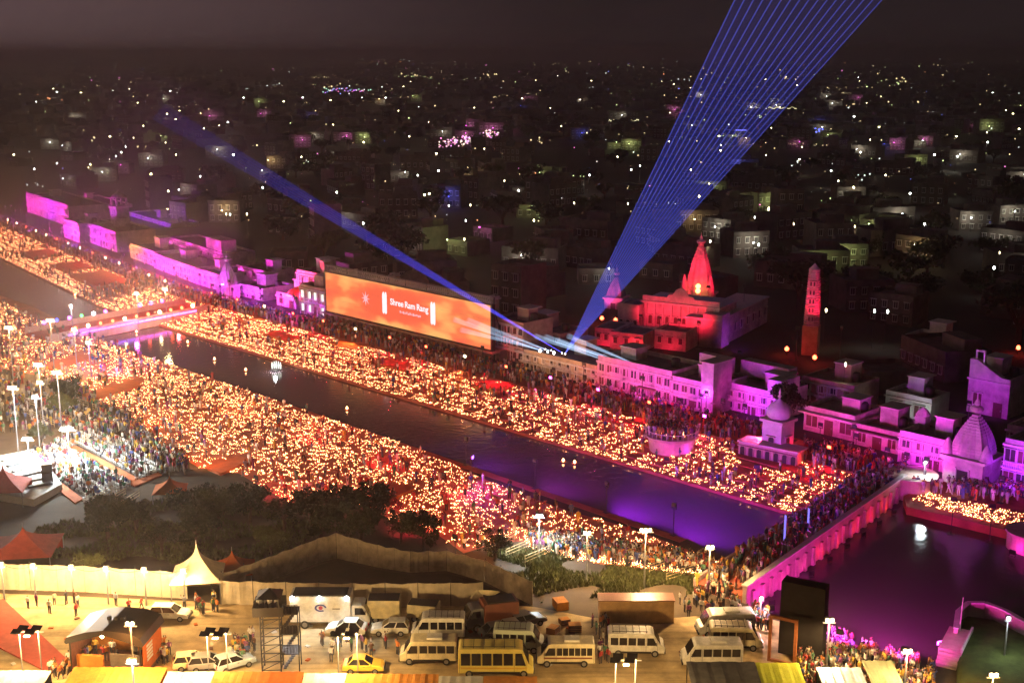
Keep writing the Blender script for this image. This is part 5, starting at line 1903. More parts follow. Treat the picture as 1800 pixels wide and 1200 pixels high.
def truck(loc, rz, label, cabm, boxm, L=7.5, W=2.3, Hh=3.3, name='box_truck', dish=False, lightsn=0, logo=False):
    r = thing(name, label, 'truck', loc, rz)
    f = L / 2
    bevelled(MB().b(-f, f - 1.9, -W / 2, W / 2, 0.75, Hh), 'cargo_box', boxm, r, 0.05)
    MB().b(-f, f - 0.2, -W * 0.36, W * 0.36, 0.5, 0.747).obj('chassis', STEEL, r)
    prof = [(f - 1.85, 0.55), (f - 1.85, 2.45), (f - 1.7, 2.55), (f - 0.75, 2.55), (f - 0.55, 2.4), (f - 0.12, 1.5), (f, 1.3), (f, 0.5)]
    bevelled(MB().prism(prof, -W / 2 + 0.08, W / 2 - 0.08), 'cab', cabm, r, 0.07)
    for s in (-1, 1):
        y = s * (W / 2 - 0.07)
        MB().prism([(f - 1.5, 1.55), (f - 0.35, 1.55), (f - 0.72, 2.3), (f - 1.5, 2.3)], y - 0.015, y + 0.015).obj('side_window', GLASS, r)
        MB().box((f - 0.4, s * (W / 2 + 0.12), 1.85), (0.08, 0.18, 0.4)).obj('mirror', STEEL, r)
    MB().add([(f - 0.53, -W / 2 + 0.2, 2.38), (f - 0.53, W / 2 - 0.2, 2.38), (f - 0.13, W / 2 - 0.18, 1.55), (f - 0.13, -W / 2 + 0.18, 1.55),
              (f - 0.49, -W / 2 + 0.2, 2.4), (f - 0.49, W / 2 - 0.2, 2.4), (f - 0.09, W / 2 - 0.18, 1.57), (f - 0.09, -W / 2 + 0.18, 1.57)],
             [(0, 1, 2, 3), (7, 6, 5, 4), (0, 4, 5, 1), (1, 5, 6, 2), (2, 6, 7, 3), (3, 7, 4, 0)]).obj('windscreen', GLASS, r)
    MB().box((f + 0.04, 0, 0.6), (0.12, W * 0.92, 0.28)).obj('bumper', STEEL, r)
    lamps(r, f - 0.01, -f - 0.02, W / 2 - 0.35, 0.95, 0.9)
    for x in (-f + 1.5, f - 1.1):
        for s in (-1, 1):
            wheel(r, x, s * (W / 2 - 0.14), 0.46, 0.3)
    MB().b(-f + 0.3, f - 2.3, -W * 0.42, W * 0.42, Hh + 0.003, Hh + 0.1).obj('roof_mat', STEEL, r)
    if dish:
        d = MB().lathe([(0.15, 0), (0.7, 0.12), (1.15, 0.38), (1.2, 0.42), (0.7, 0.2), (0.1, 0.08)], 24).obj('satellite_dish', CREAMPAINT, r)
        d.location = (0.2, 0, Hh + 0.55)
        d.rotation_euler = (rad(28), rad(-12), 0)
        MB().tube((0.1, 0, Hh), (0.2, 0, Hh + 0.58), 0.1, n=8).obj('dish_mount', STEEL, r)
        MB().tube((0.25, 0, Hh + 0.6), (1.4, -0.2, Hh + 1.2), 0.05, n=5).tube((1.4, -0.2, Hh + 1.2), (2.0, -0.5, Hh + 0.2), 0.05, n=5).obj('feed_arm', CREAMPAINT, r)
    if logo:
        cr = MB()
        for k in range(20):
            t0, t1 = k * math.pi / 10 * 0.85, (k + 1) * math.pi / 10 * 0.85
            cr.add([(0.62 * math.cos(t0), 0, 0.42 * math.sin(t0)), (0.62 * math.cos(t1), 0, 0.42 * math.sin(t1)), (0.42 * math.cos(t1), 0, 0.26 * math.sin(t1)), (0.42 * math.cos(t0), 0, 0.26 * math.sin(t0))],
                   [(0, 1, 2, 3)])
        lg = cr.obj('emblem', mat('emblem_blue', (0.05, 0.06, 0.2), 0.5), r)
        lg.location = (-0.9, -W / 2 - 0.014, 2.35)
        ic = MB().lathe([(0.02, 0), (0.22, 0.0), (0.22, 0.012), (0.02, 0.012)], 16).obj('emblem', mat('emblem_red', (0.4, 0.05, 0.08), 0.5), r)
        ic.location = (-0.9, -W / 2 - 0.004, 2.35)
        ic.rotation_euler = (math.pi / 2, 0, 0)
        MB().b(0.3, 1.1, -W / 2 - 0.012, -W / 2 - 0.002, 2.2, 2.3).obj('vent', STEEL, r)
    for k in range(lightsn):
        x = -f + 0.35 + k * (L - 2.6) / max(1, lightsn - 1)
        hd = MB().box((x, -W / 2 - 0.12, Hh - 0.05), (0.4, 0.2, 0.3)).obj('work_light', STEEL, r)
        MB().lathe([(0.02, 0), (0.24, 0.02), (0.2, 0.16), (0.02, 0.2)], 10, (0, 0, 0)).obj('lens', BULB_WHITE, hd).location = (x, -W / 2 - 0.23, Hh - 0.05)
        hd.children[0].rotation_euler = (math.pi / 2, 0, 0)
        lamp('work_beam', 'SPOT', r, (x, -W / 2 - 0.5, Hh - 0.05), (0.9, 0.97, 1), 700, 0.2, 150, (x, -W / 2 - 4, 0))
    return r


def gl(px, py):
    q = G(px, py)
    return (q.x, q.y, 0.012)


PI = math.pi
van(gl(771, 1118), PI, 'white minibus with grey lower flank parked behind the cream one', WHITEPAINT, 5.4, rack=True)
van(gl(754, 1160), PI, 'cream minibus with four square windows beside the yellow bus', CREAMPAINT, 5.6, stripe=None)
van(gl(912, 1140), rad(-4), 'pale green van parked behind the yellow bus', mat('pale_green_paint', (0.55, 0.62, 0.48), 0.4, spec=0.5), 5.0, rack=True)
van(gl(994, 1164), PI, 'cream minibus with one long dark red window band', CREAMPAINT, 5.6, stripe=BROWNPAINT, nwin=6)
van(gl(1117, 1146), rad(-2), 'white van with ladder frame on its roof beside container', WHITEPAINT, 5.6, rack=True)
van(gl(1274, 1112), PI + rad(4), 'white minibus, rearmost of three, near the crowd at the bridge', WHITEPAINT, 5.8)
van(gl(1292, 1136), rad(-3), 'cream van in the middle of three near the bridge', CREAMPAINT, 5.2, rack=True)
van(gl(1250, 1166), PI, 'white minibus just behind the grey tarpaulin shed', WHITEPAINT, 5.8)
bus = van(gl(872, 1180), 0, 'large yellow bus with orange band beside cloth fence', mat('bright_yellow_paint', (0.8, 0.66, 0.16), 0.4, nscale=1, namt=0.12, spec=0.5), 7.2, 2.3, 2.9, rack=True, stripe=YELLOWPAINT, nwin=5, group='')
car(gl(610, 1112), PI + rad(-6), 'white sedan in front of the broadcast truck', WHITEPAINT)
car(gl(686, 1112), PI, 'white hatchback with dark sunroof beside sedan', WHITEPAINT, 3.9, hatch=True)
car(gl(300, 1086), rad(-4), 'white car driving alone on the sandy yard by the booth', WHITEPAINT, 4.3, hatch=True)
car(gl(878, 1118), rad(20), 'grey sedan with open door beside the brown dish truck', GREYPAINT)
car(gl(926, 1098), rad(28), 'dark grey jeep parked behind brown dish truck', GREYPAINT, 4.0, hatch=True)
car(gl(905, 1112), rad(24), 'silver car squeezed between grey sedan and jeep', mat('silver_paint', (0.4, 0.4, 0.41), 0.3, 0.4), 4.2)
car(gl(412, 1172), rad(35), 'pale blue car half hidden behind orange cloth stall', mat('pale_blue_paint', (0.5, 0.58, 0.66), 0.3, 0.2), 4.0, hatch=True)
car(gl(368, 1174), rad(12), 'silver car half hidden behind the white cloth stall', mat('silver_paint', (0.4, 0.4, 0.41), 0.3, 0.4), 4.0, hatch=True)
car(gl(342, 1172), rad(12), 'cream car half hidden behind the white cloth stall', CREAMPAINT, 4.0, hatch=True)
car(gl(640, 1178), 0, 'yellow taxi half hidden behind the amber cloth stall', YELLOWPAINT, 4.0)
truck(gl(583, 1096), 0, 'white broadcast truck with three work lights and dark blue emblem', WHITEPAINT, WHITEPAINT, 8.2, 2.4, 3.6, 'broadcast_truck', lightsn=3, logo=True)
truck(gl(862, 1100), PI + rad(16), 'brown truck with cream satellite dish on its roof', GREYPAINT, BROWNPAINT, 5.6, 2.2, 2.9, 'dish_truck', dish=True)


def trailer(loc, rz, label, m, L, W, Hh, name='box_trailer'):
    r = thing(name, label, 'trailer', loc, rz)
    bevelled(MB().b(-L / 2, L / 2, -W / 2, W / 2, 0.55, Hh), 'box', m, r, 0.04)
    MB().b(-L / 2 + 0.1, L / 2 - 0.1, -W / 2 + 0.1, W / 2 - 0.1, Hh + 0.003, Hh + 0.07).obj('roof', STEEL, r)
    for k in range(int(L / 0.9)):
        MB().b(-L / 2 + 0.3 + k * 0.9, -L / 2 + 0.36 + k * 0.9, -W / 2 - 0.04, -W / 2 - 0.004, 0.6, Hh - 0.1).obj('rib', m, r)
    for s in (-1, 1):
        for x in (-0.5, 0.5):
            wheel(r, x * L * 0.5, s * (W / 2 - 0.15), 0.36, 0.24)
    return r


trailer(gl(676, 1088), 0, 'short cream box trailer behind the white hatchback', CREAMPAINT, 3.4, 2.0, 2.5)
trailer(gl(745, 1088), rad(-10), 'low cream trailer behind the white minibus', CREAMPAINT, 3.2, 1.8, 1.9)
sd = thing('tin_shed', 'long tan tin shed at the grass edge behind the ladder van', 'shed', gl(1117, 1088), 0)
TANTIN = mat('tan_tin', (0.55, 0.33, 0.15), 0.7, nscale=0.7, namt=0.35)
MB().b(-3.9, 3.9, -0.9, 0.9, 0, 2.5).obj('wall', TANTIN, sd)
for k in range(13):
    MB().b(-3.9 + k * 0.6, -3.3 + k * 0.6 - 0.03, -0.95, -0.904, 0.9, 2.5).obj('tin_sheet', TANTIN, sd)
MB().b(-4.0, 4.0, -1.05, 1.0, 2.503, 2.58).obj('roof', BROWNPAINT, sd)
# rubble / stacked crates near container
for k, (px, py, s, lab) in enumerate(((985, 1068, 1.6, 'amber crate standing left of the container'), (972, 1112, 1.2, 'pale broken crate lying behind the long-window minibus'),
                                      (1010, 1108, 1.3, 'brown crate lying on its side left of the container'), (992, 1096, 1.0, 'small amber crate between broken crates'))):
    q = G(px, py)
    r = thing('wooden_crate', lab, 'crate', (q.x, q.y, 0.01), R.uniform(0, 2))
    MB().b(-s * .5, s * .5, -s * .4, s * .4, 0.05, s * 0.6).obj('box', AMBERCLOTH, r)
    for j in range(4):
        MB().b(-s * .52, s * .52, -s * .43, -s * .405, 0.05 + j * s * 0.15, 0.05 + j * s * 0.15 + s * 0.1).obj('slat', WOOD, r)
# ---------------------------------------------------------------- stair tower
q = G(480, 1176)
st = thing('stair_tower', 'black steel scaffold lookout tower with stairs and roofed cabin', 'tower', (q.x, q.y, 0), rad(4))
TH = zat(q.x, q.y, 1036)
pl1 = TH * 0.74
for sx in (-0.9, 0.9):
    for sy in (-0.9, 0.9):
        MB().tube((sx, sy, 0), (sx, sy, TH - 0.3), 0.07, n=6).obj('leg', STEEL, st)
for k in range(7):
    z = pl1 * k / 7 + 0.4
    for a, b in (((-0.9, -0.9), (0.9, -0.9)), ((0.9, -0.9), (0.9, 0.9)), ((0.9, 0.9), (-0.9, 0.9)), ((-0.9, 0.9), (-0.9, -0.9))):
        MB().tube((*a, z), (*b, z), 0.045, n=5).obj('rail', STEEL, st)
    MB().tube((-0.9, -0.9, z), (0.9, -0.9, z + pl1 / 7), 0.04, n=5).obj('brace', STEEL, st)
MB().b(-1.5, 1.4, -1.4, 1.4, pl1, pl1 + 0.12).obj('cabin_floor', STEEL, st)
for (x0, x1, y0, y1) in ((-1.5, 1.4, -1.42, -1.37), (-1.5, 1.4, 1.37, 1.42), (-1.52, -1.47, -1.4, 1.4)):
    MB().b(x0, x1, y0, y1, pl1 + 0.12, pl1 + 0.95).obj('cabin_panel', STEEL, st)
MB().add([(-1.2, -1.2, TH - 0.5), (1.2, -1.2, TH - 0.5), (1.2, 1.2, TH - 0.5), (-1.2, 1.2, TH - 0.5), (0, 0, TH + 0.2)], [(3, 2, 1, 0), (0, 1, 4), (1, 2, 4), (2, 3, 4), (3, 0, 4)]).obj('cabin_roof', STEEL, st)
for fl in range(3):
    z0, z1 = pl1 * fl / 3, pl1 * (fl + 1) / 3
    MB().b(0.95, 2.7, -0.9, 0.9, z1 - 0.1, z1).obj('landing', STEEL, st)
    for k in range(8):
        t = k / 8
        MB().b(1.0 + 1.4 * t, 1.3 + 1.4 * t, -0.85 if fl % 2 else 0.05, -0.05 if fl % 2 else 0.85, z0 + (z1 - z0) * t, z0 + (z1 - z0) * t + 0.06).obj('tread', STEEL, st)
    for k in range(7):
        MB().tube((1.0 + k * 0.28, -0.9, z1), (1.0 + k * 0.28, -0.9, z1 + 0.9), 0.03, n=4).obj('baluster', STEEL, st)
    MB().tube((0.95, -0.9, z1 + 0.92), (2.7, -0.9, z1 + 0.92), 0.04, n=5).obj('handrail', STEEL, st)
    MB().tube((2.65, 0.9, 0), (2.65, 0.9, z1), 0.06, n=5).obj('leg', STEEL, st)
    MB().tube((2.65, -0.9, 0), (2.65, -0.9, z1), 0.06, n=5).obj('leg', STEEL, st)
for k in range(4):
    person((q.x - 0.9 + 0.5 * k, q.y - 0.5 + 0.3 * (k % 2), pl1 + 0.13), 'person standing in the lookout cabin of the stair tower', 'people in the lookout cabin', 'stand', col=CLOTHES[0])
# ---------------------------------------------------------------- media booth
q = G(208, 1168)
bo = thing('media_booth', 'open-fronted media booth with curved black roof and screens', 'booth', (q.x, q.y, 0), rad(-6))
bw, bd_, bh = 7.2, 4.6, 4.6
MB().b(-bw / 2, bw / 2, -bd_ / 2, bd_ / 2, 0, 0.5).obj('floor', WOOD, bo)
roofp = [(-bw / 2 - 0.3, bh * 0.78), (-bw / 2 - 0.1, bh * 0.88), (-bw * 0.25, bh * 1.02), (0, bh * 1.08), (bw * 0.3, bh * 1.05), (bw / 2, bh * 0.94), (bw / 2 + 0.3, bh * 0.78), (bw / 2 + 0.15, bh * 0.74), (0, bh * 0.98), (-bw / 2 - 0.15, bh * 0.74)]
MB().prism(roofp, -bd_ / 2 - 0.5, bd_ / 2 + 0.3).obj('roof', mat('black_vinyl', (0.03, 0.026, 0.024), 0.35, nscale=1, namt=0.3), bo)
MB().b(-bw / 2, bw / 2, bd_ / 2 - 0.12, bd_ / 2, 0.5, bh * 0.8).obj('rear_wall', AMBERCLOTH, bo)
for s in (-1, 1):
    MB().b(s * bw / 2 - 0.06, s * bw / 2 + 0.06, -bd_ / 2, bd_ / 2 - 0.13, 0.5, bh * 0.78).obj('side_wall', ORANGECLOTH if s > 0 else WOOD, bo)
    MB().tube((s * bw * 0.48, -bd_ / 2 - 0.3, 0), (s * bw * 0.48, -bd_ / 2 - 0.3, bh * 0.8), 0.09, n=6).obj('post', STEEL, bo)
MB().b(-bw / 2 + 0.4, -0.6, -bd_ / 2 + 0.3, -bd_ / 2 + 0.6, 0.5, 1.9).obj('counter', AMBERCLOTH, bo)
MB().b(0.2, bw / 2 - 0.3, -bd_ / 2 + 0.2, -bd_ / 2 + 0.45, 0.5, 2.2).obj('counter', GREYCLOTH, bo)
for k in range(3):
    MB().box((-0.4 + k * 0.7, -0.3, bh * 1.08 + 0.12), (0.3, 0.35, 0.35)).obj('roof_spotlight', STEEL, bo)
for k in range(5):
    MB().b(bw / 2 + 0.07, bw / 2 + 0.1, -1.6, -0.2, 1.4 + k * 0.35, 1.62 + k * 0.35).obj('side_louvre', WHITECLOTH, bo)
lb = MB().ico((-bw * 0.22, 0.3, bh * 0.6), 0.22).obj('inner_lamp', BULB_WARM, bo)
lamp('booth_light', 'POINT', bo, (-bw * 0.2, -0.2, bh * 0.62), (1, 0.6, 0.25), 350, 0.2)
for k in range(14):
    person((q.x + R.uniform(-bw * 0.42, bw * 0.42), q.y + R.uniform(-0.8, 1.5), 0.51), 'person working inside the open-fronted media booth', 'people in the media booth')
# ---------------------------------------------------------------- solar lamp poles
for k, (px, py, lab) in enumerate(((50, 1108, 'twin solar panel lamp pole on the red carpet'), (380, 1112, 'four-panel solar lamp pole beside the stair tower'), (610, 1112, 'solar lamp pole in front of the white sedan'),
                                   (1100, 1158, 'white frame lamp pole before the ladder van'))):
    hgt = 6.0 if k < 3 else 5.6
    q = G(px, py, hgt)
    r = thing('solar_lamp_pole', lab, 'lamp pole', (q.x, q.y, 0), 0)
    for s in (-0.9, 0.9):
        MB().tube((s, 0, 0), (s, 0, hgt), 0.06, n=6).obj('post', GALV, r)
    MB().tube((-1.4, 0, hgt - 0.1), (1.4, 0, hgt - 0.1), 0.05, n=5).obj('cross_arm', GALV, r)
    for i in range(4):
        o = MB().box((0, 0, 0), (0.95, 0.62, 0.05)).obj('solar_panel', GLASS, r)
        o.location = (-0.95 + 0.63 * 2 * (i % 2) + 0.3 * (i // 2), -0.4 + 0.8 * (i // 2), hgt + 0.12)
        o.rotation_euler = (rad(20), 0, rad(-8))
    MB().box((0, -0.45, hgt - 0.3), (0.5, 0.22, 0.08)).obj('lamp_head', BULB_WARM, r)
    lamp('pole_light', 'POINT', r, (0, -0.5, hgt - 0.55), (1.0, 0.62, 0.23), 6000, 0.3)
# ---------------------------------------------------------------- black screen box on the right
q = G(1362, 1150)
bx = thing('screen_back_tower', 'tall black screen housing with orange open frame beside bridge', 'screen tower', (q.x, q.y, 0), rad(-28))
hb = zat(q.x, q.y, 1020)
MB().b(0.3, 4.6, 0, 1.6, 0.3, hb).obj('housing', mat('black_cloth', (0.018, 0.016, 0.015), 0.9, nscale=1, namt=0.4, bump=0.2), bx)
for x0, x1, z0, z1 in ((-0.3, -0.02, 0, hb * 0.62), (2.2, 2.5, 0, hb * 0.62), (-0.02, 2.2, hb * 0.58, hb * 0.62), (-0.02, 2.2, 0, 0.3)):
    MB().b(x0, x1, -1.6, -1.35, z0, z1).obj('frame_bar', mat('rusty_frame', (0.35, 0.12, 0.04), 0.7, nscale=3, namt=0.3), bx)
for x in (0.4, 4.4):
    MB().tube((x, 1.7, 0), (x, 1.7, hb), 0.12, n=6).obj('leg', STEEL, bx)
    MB().tube((x, 1.7, hb * 0.8), (x, 4.0, 0), 0.08, n=6).obj('stay', STEEL, bx)
# ---------------------------------------------------------------- pier, mound and far platform on the right
a = G(1668, 1160)
pr_ = thing('pink_pier', 'bright magenta pier head with steps and lamp pole at the basin', 'pier', (a.x, a.y, 0), rad(60))
MB().b(0, 5.5, -1.1, 1.1, -1.4, 1.1).obj('body', PINKPLASTER, pr_)
for k in range(4):
    MB().b(-0.45 * (k + 1), -0.45 * k - 0.003, -1.0, 1.0, -1.3, 0.9 - 0.25 * k).obj('step', PINKPLASTER, pr_)
MB().tube((5.0, 0, 1.1), (5.2, 0, 4.6), 0.08, 0.05, 6).obj('pole', TRIM, pr_)
MB().b(-0.1, 5.6, -1.2, -1.0, 1.103, 1.5).obj('kerb', TRIM, pr_)
mp = [G(*p) for p in ((1686, 1096), (1700, 1089), (1745, 1096), (1800, 1124), (1880, 1170), (1880, 1260), (1680, 1260), (1682, 1150))]
cx = sum(p.x for p in mp) / len(mp)
cyy = sum(p.y for p in mp) / len(mp)
mb = MB()
rings = []
for k, (s, z) in enumerate(((1.0, 0.02), (0.985, 0.5), (0.9, 0.75), (0.6, 0.95), (0.25, 1.05))):
    rings.append([mb.v.append((cx + (p.x - cx) * s, cyy + (p.y - cyy) * s, z + R.uniform(-.05, .05))) or len(mb.v) - 1 for p in mp])
n = len(mp)
for j in range(4):
    for i in range(n):
        mb.f.append((rings[j][(i + 1) % n], rings[j][i], rings[j + 1][i], rings[j + 1][(i + 1) % n])[::-1])
mb.f.append(tuple(rings[4])[::-1])
gm = mb.obj('grass_mound', GRASSMAT)
tag(gm, 'olive green grass mound with lamp at the basin corner', 'mound', kind='structure')
wl_ = thing('curved_wall', 'low curved pink wall wrapping the grass mound', 'wall', (0, 0, 0))
for i, (p, q) in enumerate(zip([G(*p) for p in ((1678, 1130), (1682, 1100), (1700, 1084), (1730, 1084), (1765, 1098), (1800, 1118))], [G(*p) for p in ((1682, 1100), (1700, 1084), (1730, 1084), (1765, 1098), (1800, 1118), (1850, 1148))])):
    d = q - p
    MB().box(((p.x + q.x) / 2, (p.y + q.y) / 2, 0.4), (d.length, 0.4, 2.4), math.atan2(d.y, d.x)).obj('wall_section', PINKPLASTER, wl_)
    MB().box(((p.x + q.x) / 2, (p.y + q.y) / 2, 1.66), (d.length + 0.05, 0.55, 0.12), math.atan2(d.y, d.x)).obj('coping', TRIM, wl_)
light_mast(1772, 1085, 5, 'white', 500, 'slim white lamp post beside the curved pink wall', 1)
q = G(1815, 950, 0.0)
fp = thing('round_platform', 'magenta round platform jutting into the basin at right edge', 'platform', (q.x, q.y, 0))
MB().lathe([(3.0, -1.3), (3.0, 1.0), (3.2, 1.05), (3.2, 1.3)], 24).obj('drum', PINKPLASTER, fp)
flood('mag', q + Vector((-3.6, -3.0, -0.7)), q + Vector((0, 0, 0.6)), 300, 'at the waterline below the round platform', 150)
# ---------------------------------------------------------------- audience and stage on the left
q0 = [G(*p) for p in ((0, 812), (60, 800), (110, 862), (60, 890), (0, 880))]
sg = thing('stage_platform', 'pale stepped stage platform facing the seated audience', 'stage', (0, 0, 0))
MB().slab([(p.x, p.y) for p in q0][::-1], 0, 1.0).obj('deck', WHITECLOTH, sg)
for k in range(6):
    a, b = G(4 + k * 9, 812 + k * 9, 1.0), G(42 + k * 10, 800 + k * 10, 1.0)
    d = b - a
    MB().box(((a.x + b.x) / 2, (a.y + b.y) / 2, 1.15), (d.length, 0.7, 0.3), math.atan2(d.y, d.x)).obj('step', GREYCLOTH if k % 2 else WHITECLOTH, sg)
spk = thing('speaker_stack', 'dark speaker stack standing on the stage edge', 'speaker', tuple(G(85, 858, 0)), rad(20))
for k in range(3):
    MB().b(-0.7, 0.7, -0.5, 0.5, 0.01 + k * 1.2, 1.17 + k * 1.2).obj('speaker', STEEL, spk)
def runner(label, pts):
    c = MB().slab([tuple(G(*p)[:2]) for p in pts], 0.01, 0.2).obj('carpet_runner', CARPET)
    tag(c, label, 'carpet')
    return [tuple(G(*p)[:2]) for p in pts]
AIS = [runner('orange carpet aisle between the two seated blocks', ((118, 790), (132, 784), (242, 842), (226, 852))),
       runner('orange carpet along the stage front before the audience', ((42, 814), (54, 810), (146, 878), (132, 886))),
       runner('orange carpet runner behind the audience at tents', ((226, 850), (236, 856), (285, 836), (278, 832)))]
AUD = [tuple(G(*p)[:2]) for p in ((45, 812), (75, 790), (130, 765), (205, 770), (290, 828), (270, 840), (225, 858), (150, 886))]
seat = MB().b(-0.22, 0.22, -0.22, 0.22, 0.4, 0.44).b(-0.22, 0.22, 0.2, 0.24, 0.44, 0.85).b(-0.2, -0.16, -0.2, -0.16, 0, 0.4).b(0.16, 0.2, -0.2, -0.16, 0, 0.4).b(-0.2, -0.16, 0.16, 0.2, 0, 0.4).b(0.16, 0.2, 0.16, 0.2, 0, 0.4)
sv = np.array(seat.v, np.float32)
st_ = np.array([(f[0], f[1], f[2]) for f in seat.f] + [(f[0], f[2], f[3]) for f in seat.f], np.int32)
aud, CV_, CT_ = [], [], []
d1 = (G(242, 842) - G(132, 784)).normalized()
d2 = Vector((-d1.y, d1.x, 0))
o0 = G(140, 825)
n = 0
for i in range(-40, 41):
    for j in range(-30, 31):
        p = o0 + d1 * (i * 0.75) + d2 * (j * 1.0)
        if inside(p, AUD) and not any(inside(p, a) for a in AIS):
            ang = math.atan2(d1.y, d1.x) + PI / 2 * 0
            c, s = math.cos(ang), math.sin(ang)
            if R.random() < 0.62:
                aud.append((p.x, p.y, 0.02, 'sit' if R.random() < 0.75 else 'stand'))
            CV_.append(np.stack([sv[:, 0] * c - sv[:, 1] * s + p.x, sv[:, 0] * s + sv[:, 1] * c + p.y, sv[:, 2] + 0.01], 1))
            CT_.append(st_ + n)
            n += len(sv)
o = tri_object('audience_chairs', np.concatenate(CV_), np.concatenate(CT_), CHAIRMAT)
tag(o, 'rows of white plastic chairs for the audience under white floodlight', 'chairs', kind='stuff')
for i in range(420):
    p = G(R.uniform(150, 330), R.uniform(745, 835))
    if not inside(p, AUD) and not inside(p, NEAR_POLY):
        aud.append((p.x, p.y, 0.0, None))
for i in range(500):
    p = G(R.uniform(-20, 230), R.uniform(640, 760))
    if not inside(p, NEAR_POLY):
        aud.append((p.x, p.y, 0.0, None))
crowd('audience_crowd', 'seated and standing audience in white floodlight beside the stage', aud)
# diagonal wooden barriers
bar = MB()
for s in (0.35, 0.75, 1.1):
    bar.tube((-2.4, 0, s), (2.4, 0, s), 0.05, n=5)
for x in (-2.3, 0, 2.3):
    bar.tube((x, 0, 0), (x, 0, 1.2), 0.05, n=5)
barm = bar.mesh('crowd_barrier', mat('bamboo', (0.42, 0.33, 0.18), 0.7, nscale=3, namt=0.3))
def barriers(x0, y0, x1, y1, rows, gap, label, grp):
    a, b = G(x0, y0), G(x1, y1)
    d = b - a
    nrm = Vector((-d.y, d.x, 0)).normalized()
    k = max(1, int(d.length / 5))
    for rr in range(rows):
        for i in range(k):
            p = a.lerp(b, (i + 0.5) / k) + nrm * (rr * gap)
            o = mkobj('crowd_barrier', barm, None, (p.x, p.y, 0), math.atan2(d.y, d.x) + R.gauss(0, 0.03))
            tag(o, label, 'barrier', grp)
barriers(8, 712, 100, 752, 4, 3.0, 'bamboo barrier section in the diagonal queue lanes', 'queue lane barriers')
barriers(195, 905, 262, 865, 3, 2.2, 'bamboo barrier section below the orange tent', 'barriers below the orange tent')
barriers(905, 1000, 985, 965, 3, 3.0, 'bamboo barrier section in the grass by the near ghat', 'barriers in the grass')
barriers(1150, 1030, 1245, 1000, 2, 3.0, 'bamboo barrier section at the end of the near ghat', 'barriers at the ghat end')
# grass between lot and ghat: scrub
gv, gt = [], []
GR = [tuple(G(*p)[:2]) for p in ((860, 965), (940, 965), (1010, 985), (1150, 1005), (1250, 1010), (1240, 1040), (1190, 1050), (1050, 1050), (950, 1060), (930, 1030), (850, 1000))]
GR2 = [tuple(G(*p)[:2]) for p in ((60, 930), (160, 905), (300, 875), (480, 900), (600, 930), (590, 965), (420, 1000), (300, 990), (60, 980))]
k = 0
for i in range(26000):
    poly = GR if i % 2 else GR2
    x = R.uniform(min(p[0] for p in poly), max(p[0] for p in poly))
    y = R.uniform(min(p[1] for p in poly), max(p[1] for p in poly))
    if not inside((x, y), poly) or wob(x * 2, y * 2) < -0.35:
        continue
    a = R.uniform(0, 6.28)
    hh = R.uniform(0.25, 0.7)
    w_ = R.uniform(0.08, 0.2)
    gv += [(x - w_ * math.cos(a), y - w_ * math.sin(a), 0), (x + w_ * math.cos(a), y + w_ * math.sin(a), 0), (x + R.uniform(-.3, .3), y + R.uniform(-.3, .3), hh)]
    gt.append((k, k + 1, k + 2))
    k += 3
o = tri_object('scrub_grass', np.array(gv), np.array(gt), LEAF2)
tag(o, 'rough scrub grass between the car park and the near ghat', 'grass', kind='stuff')
# ---------------------------------------------------------------- people in the foreground
def scatter(n, poly, label, grp, z=0.012, pose=None):
    poly = [tuple(G(*p)[:2]) for p in poly]
    k = 0
    for _ in range(n * 30):
        x = R.uniform(min(p[0] for p in poly), max(p[0] for p in poly))
        y = R.uniform(min(p[1] for p in poly), max(p[1] for p in poly))
        if inside((x, y), poly):
            person((x, y, z), label, grp, pose)
            k += 1
            if k >= n:
                break
scatter(26, ((400, 1150), (445, 1110), (450, 1165), (405, 1165)), 'person in the group standing left of the stair tower', 'people left of the stair tower')
scatter(20, ((262, 1150), (300, 1140), (300, 1168), (262, 1170)), 'person standing right beside the media booth', 'people right of the booth')
scatter(9, ((138, 1150), (158, 1140), (158, 1168), (138, 1168)), 'person standing left beside the media booth', 'people left of the booth')
scatter(14, ((340, 1062), (385, 1062), (385, 1085), (350, 1080)), 'person at the gate beside the peaked marquee', 'people at the marquee gate')
scatter(34, ((1190, 1060), (1290, 1030), (1300, 1085), (1210, 1085)), 'person in the group between container and bridge', 'people between container and bridge')
scatter(28, ((1325, 1075), (1350, 1082), (1352, 1110), (1325, 1105)), 'person at the foot of the magenta bridge wall', 'people at the bridge foot')
scatter(12, ((80, 1185), (125, 1168), (135, 1185), (110, 1195)), 'person walking at the end of the red carpet', 'people at the red carpet')
qc = []
QP = [tuple(G(*p)[:2]) for p in ((1420, 1105), (1480, 1128), (1570, 1158), (1640, 1180), (1640, 1230), (1400, 1230), (1405, 1140))]
for i in range(2600):
    x, y = R.uniform(25, 50), R.uniform(100, 125)
    if inside((x, y), QP) and len(qc) < 360:
        qc.append((x, y))
qc.sort(key=lambda p: -p[1])
for x, y in qc[:75]:
    person((x, y, 0.01), 'person at the front of the quay crowd facing the basin', 'people at the front of quay crowd')
crowd('quay_crowd', 'packed crowd on the quay behind the basin edge', [(x, y, 0.01, None) for x, y in qc[75:]])
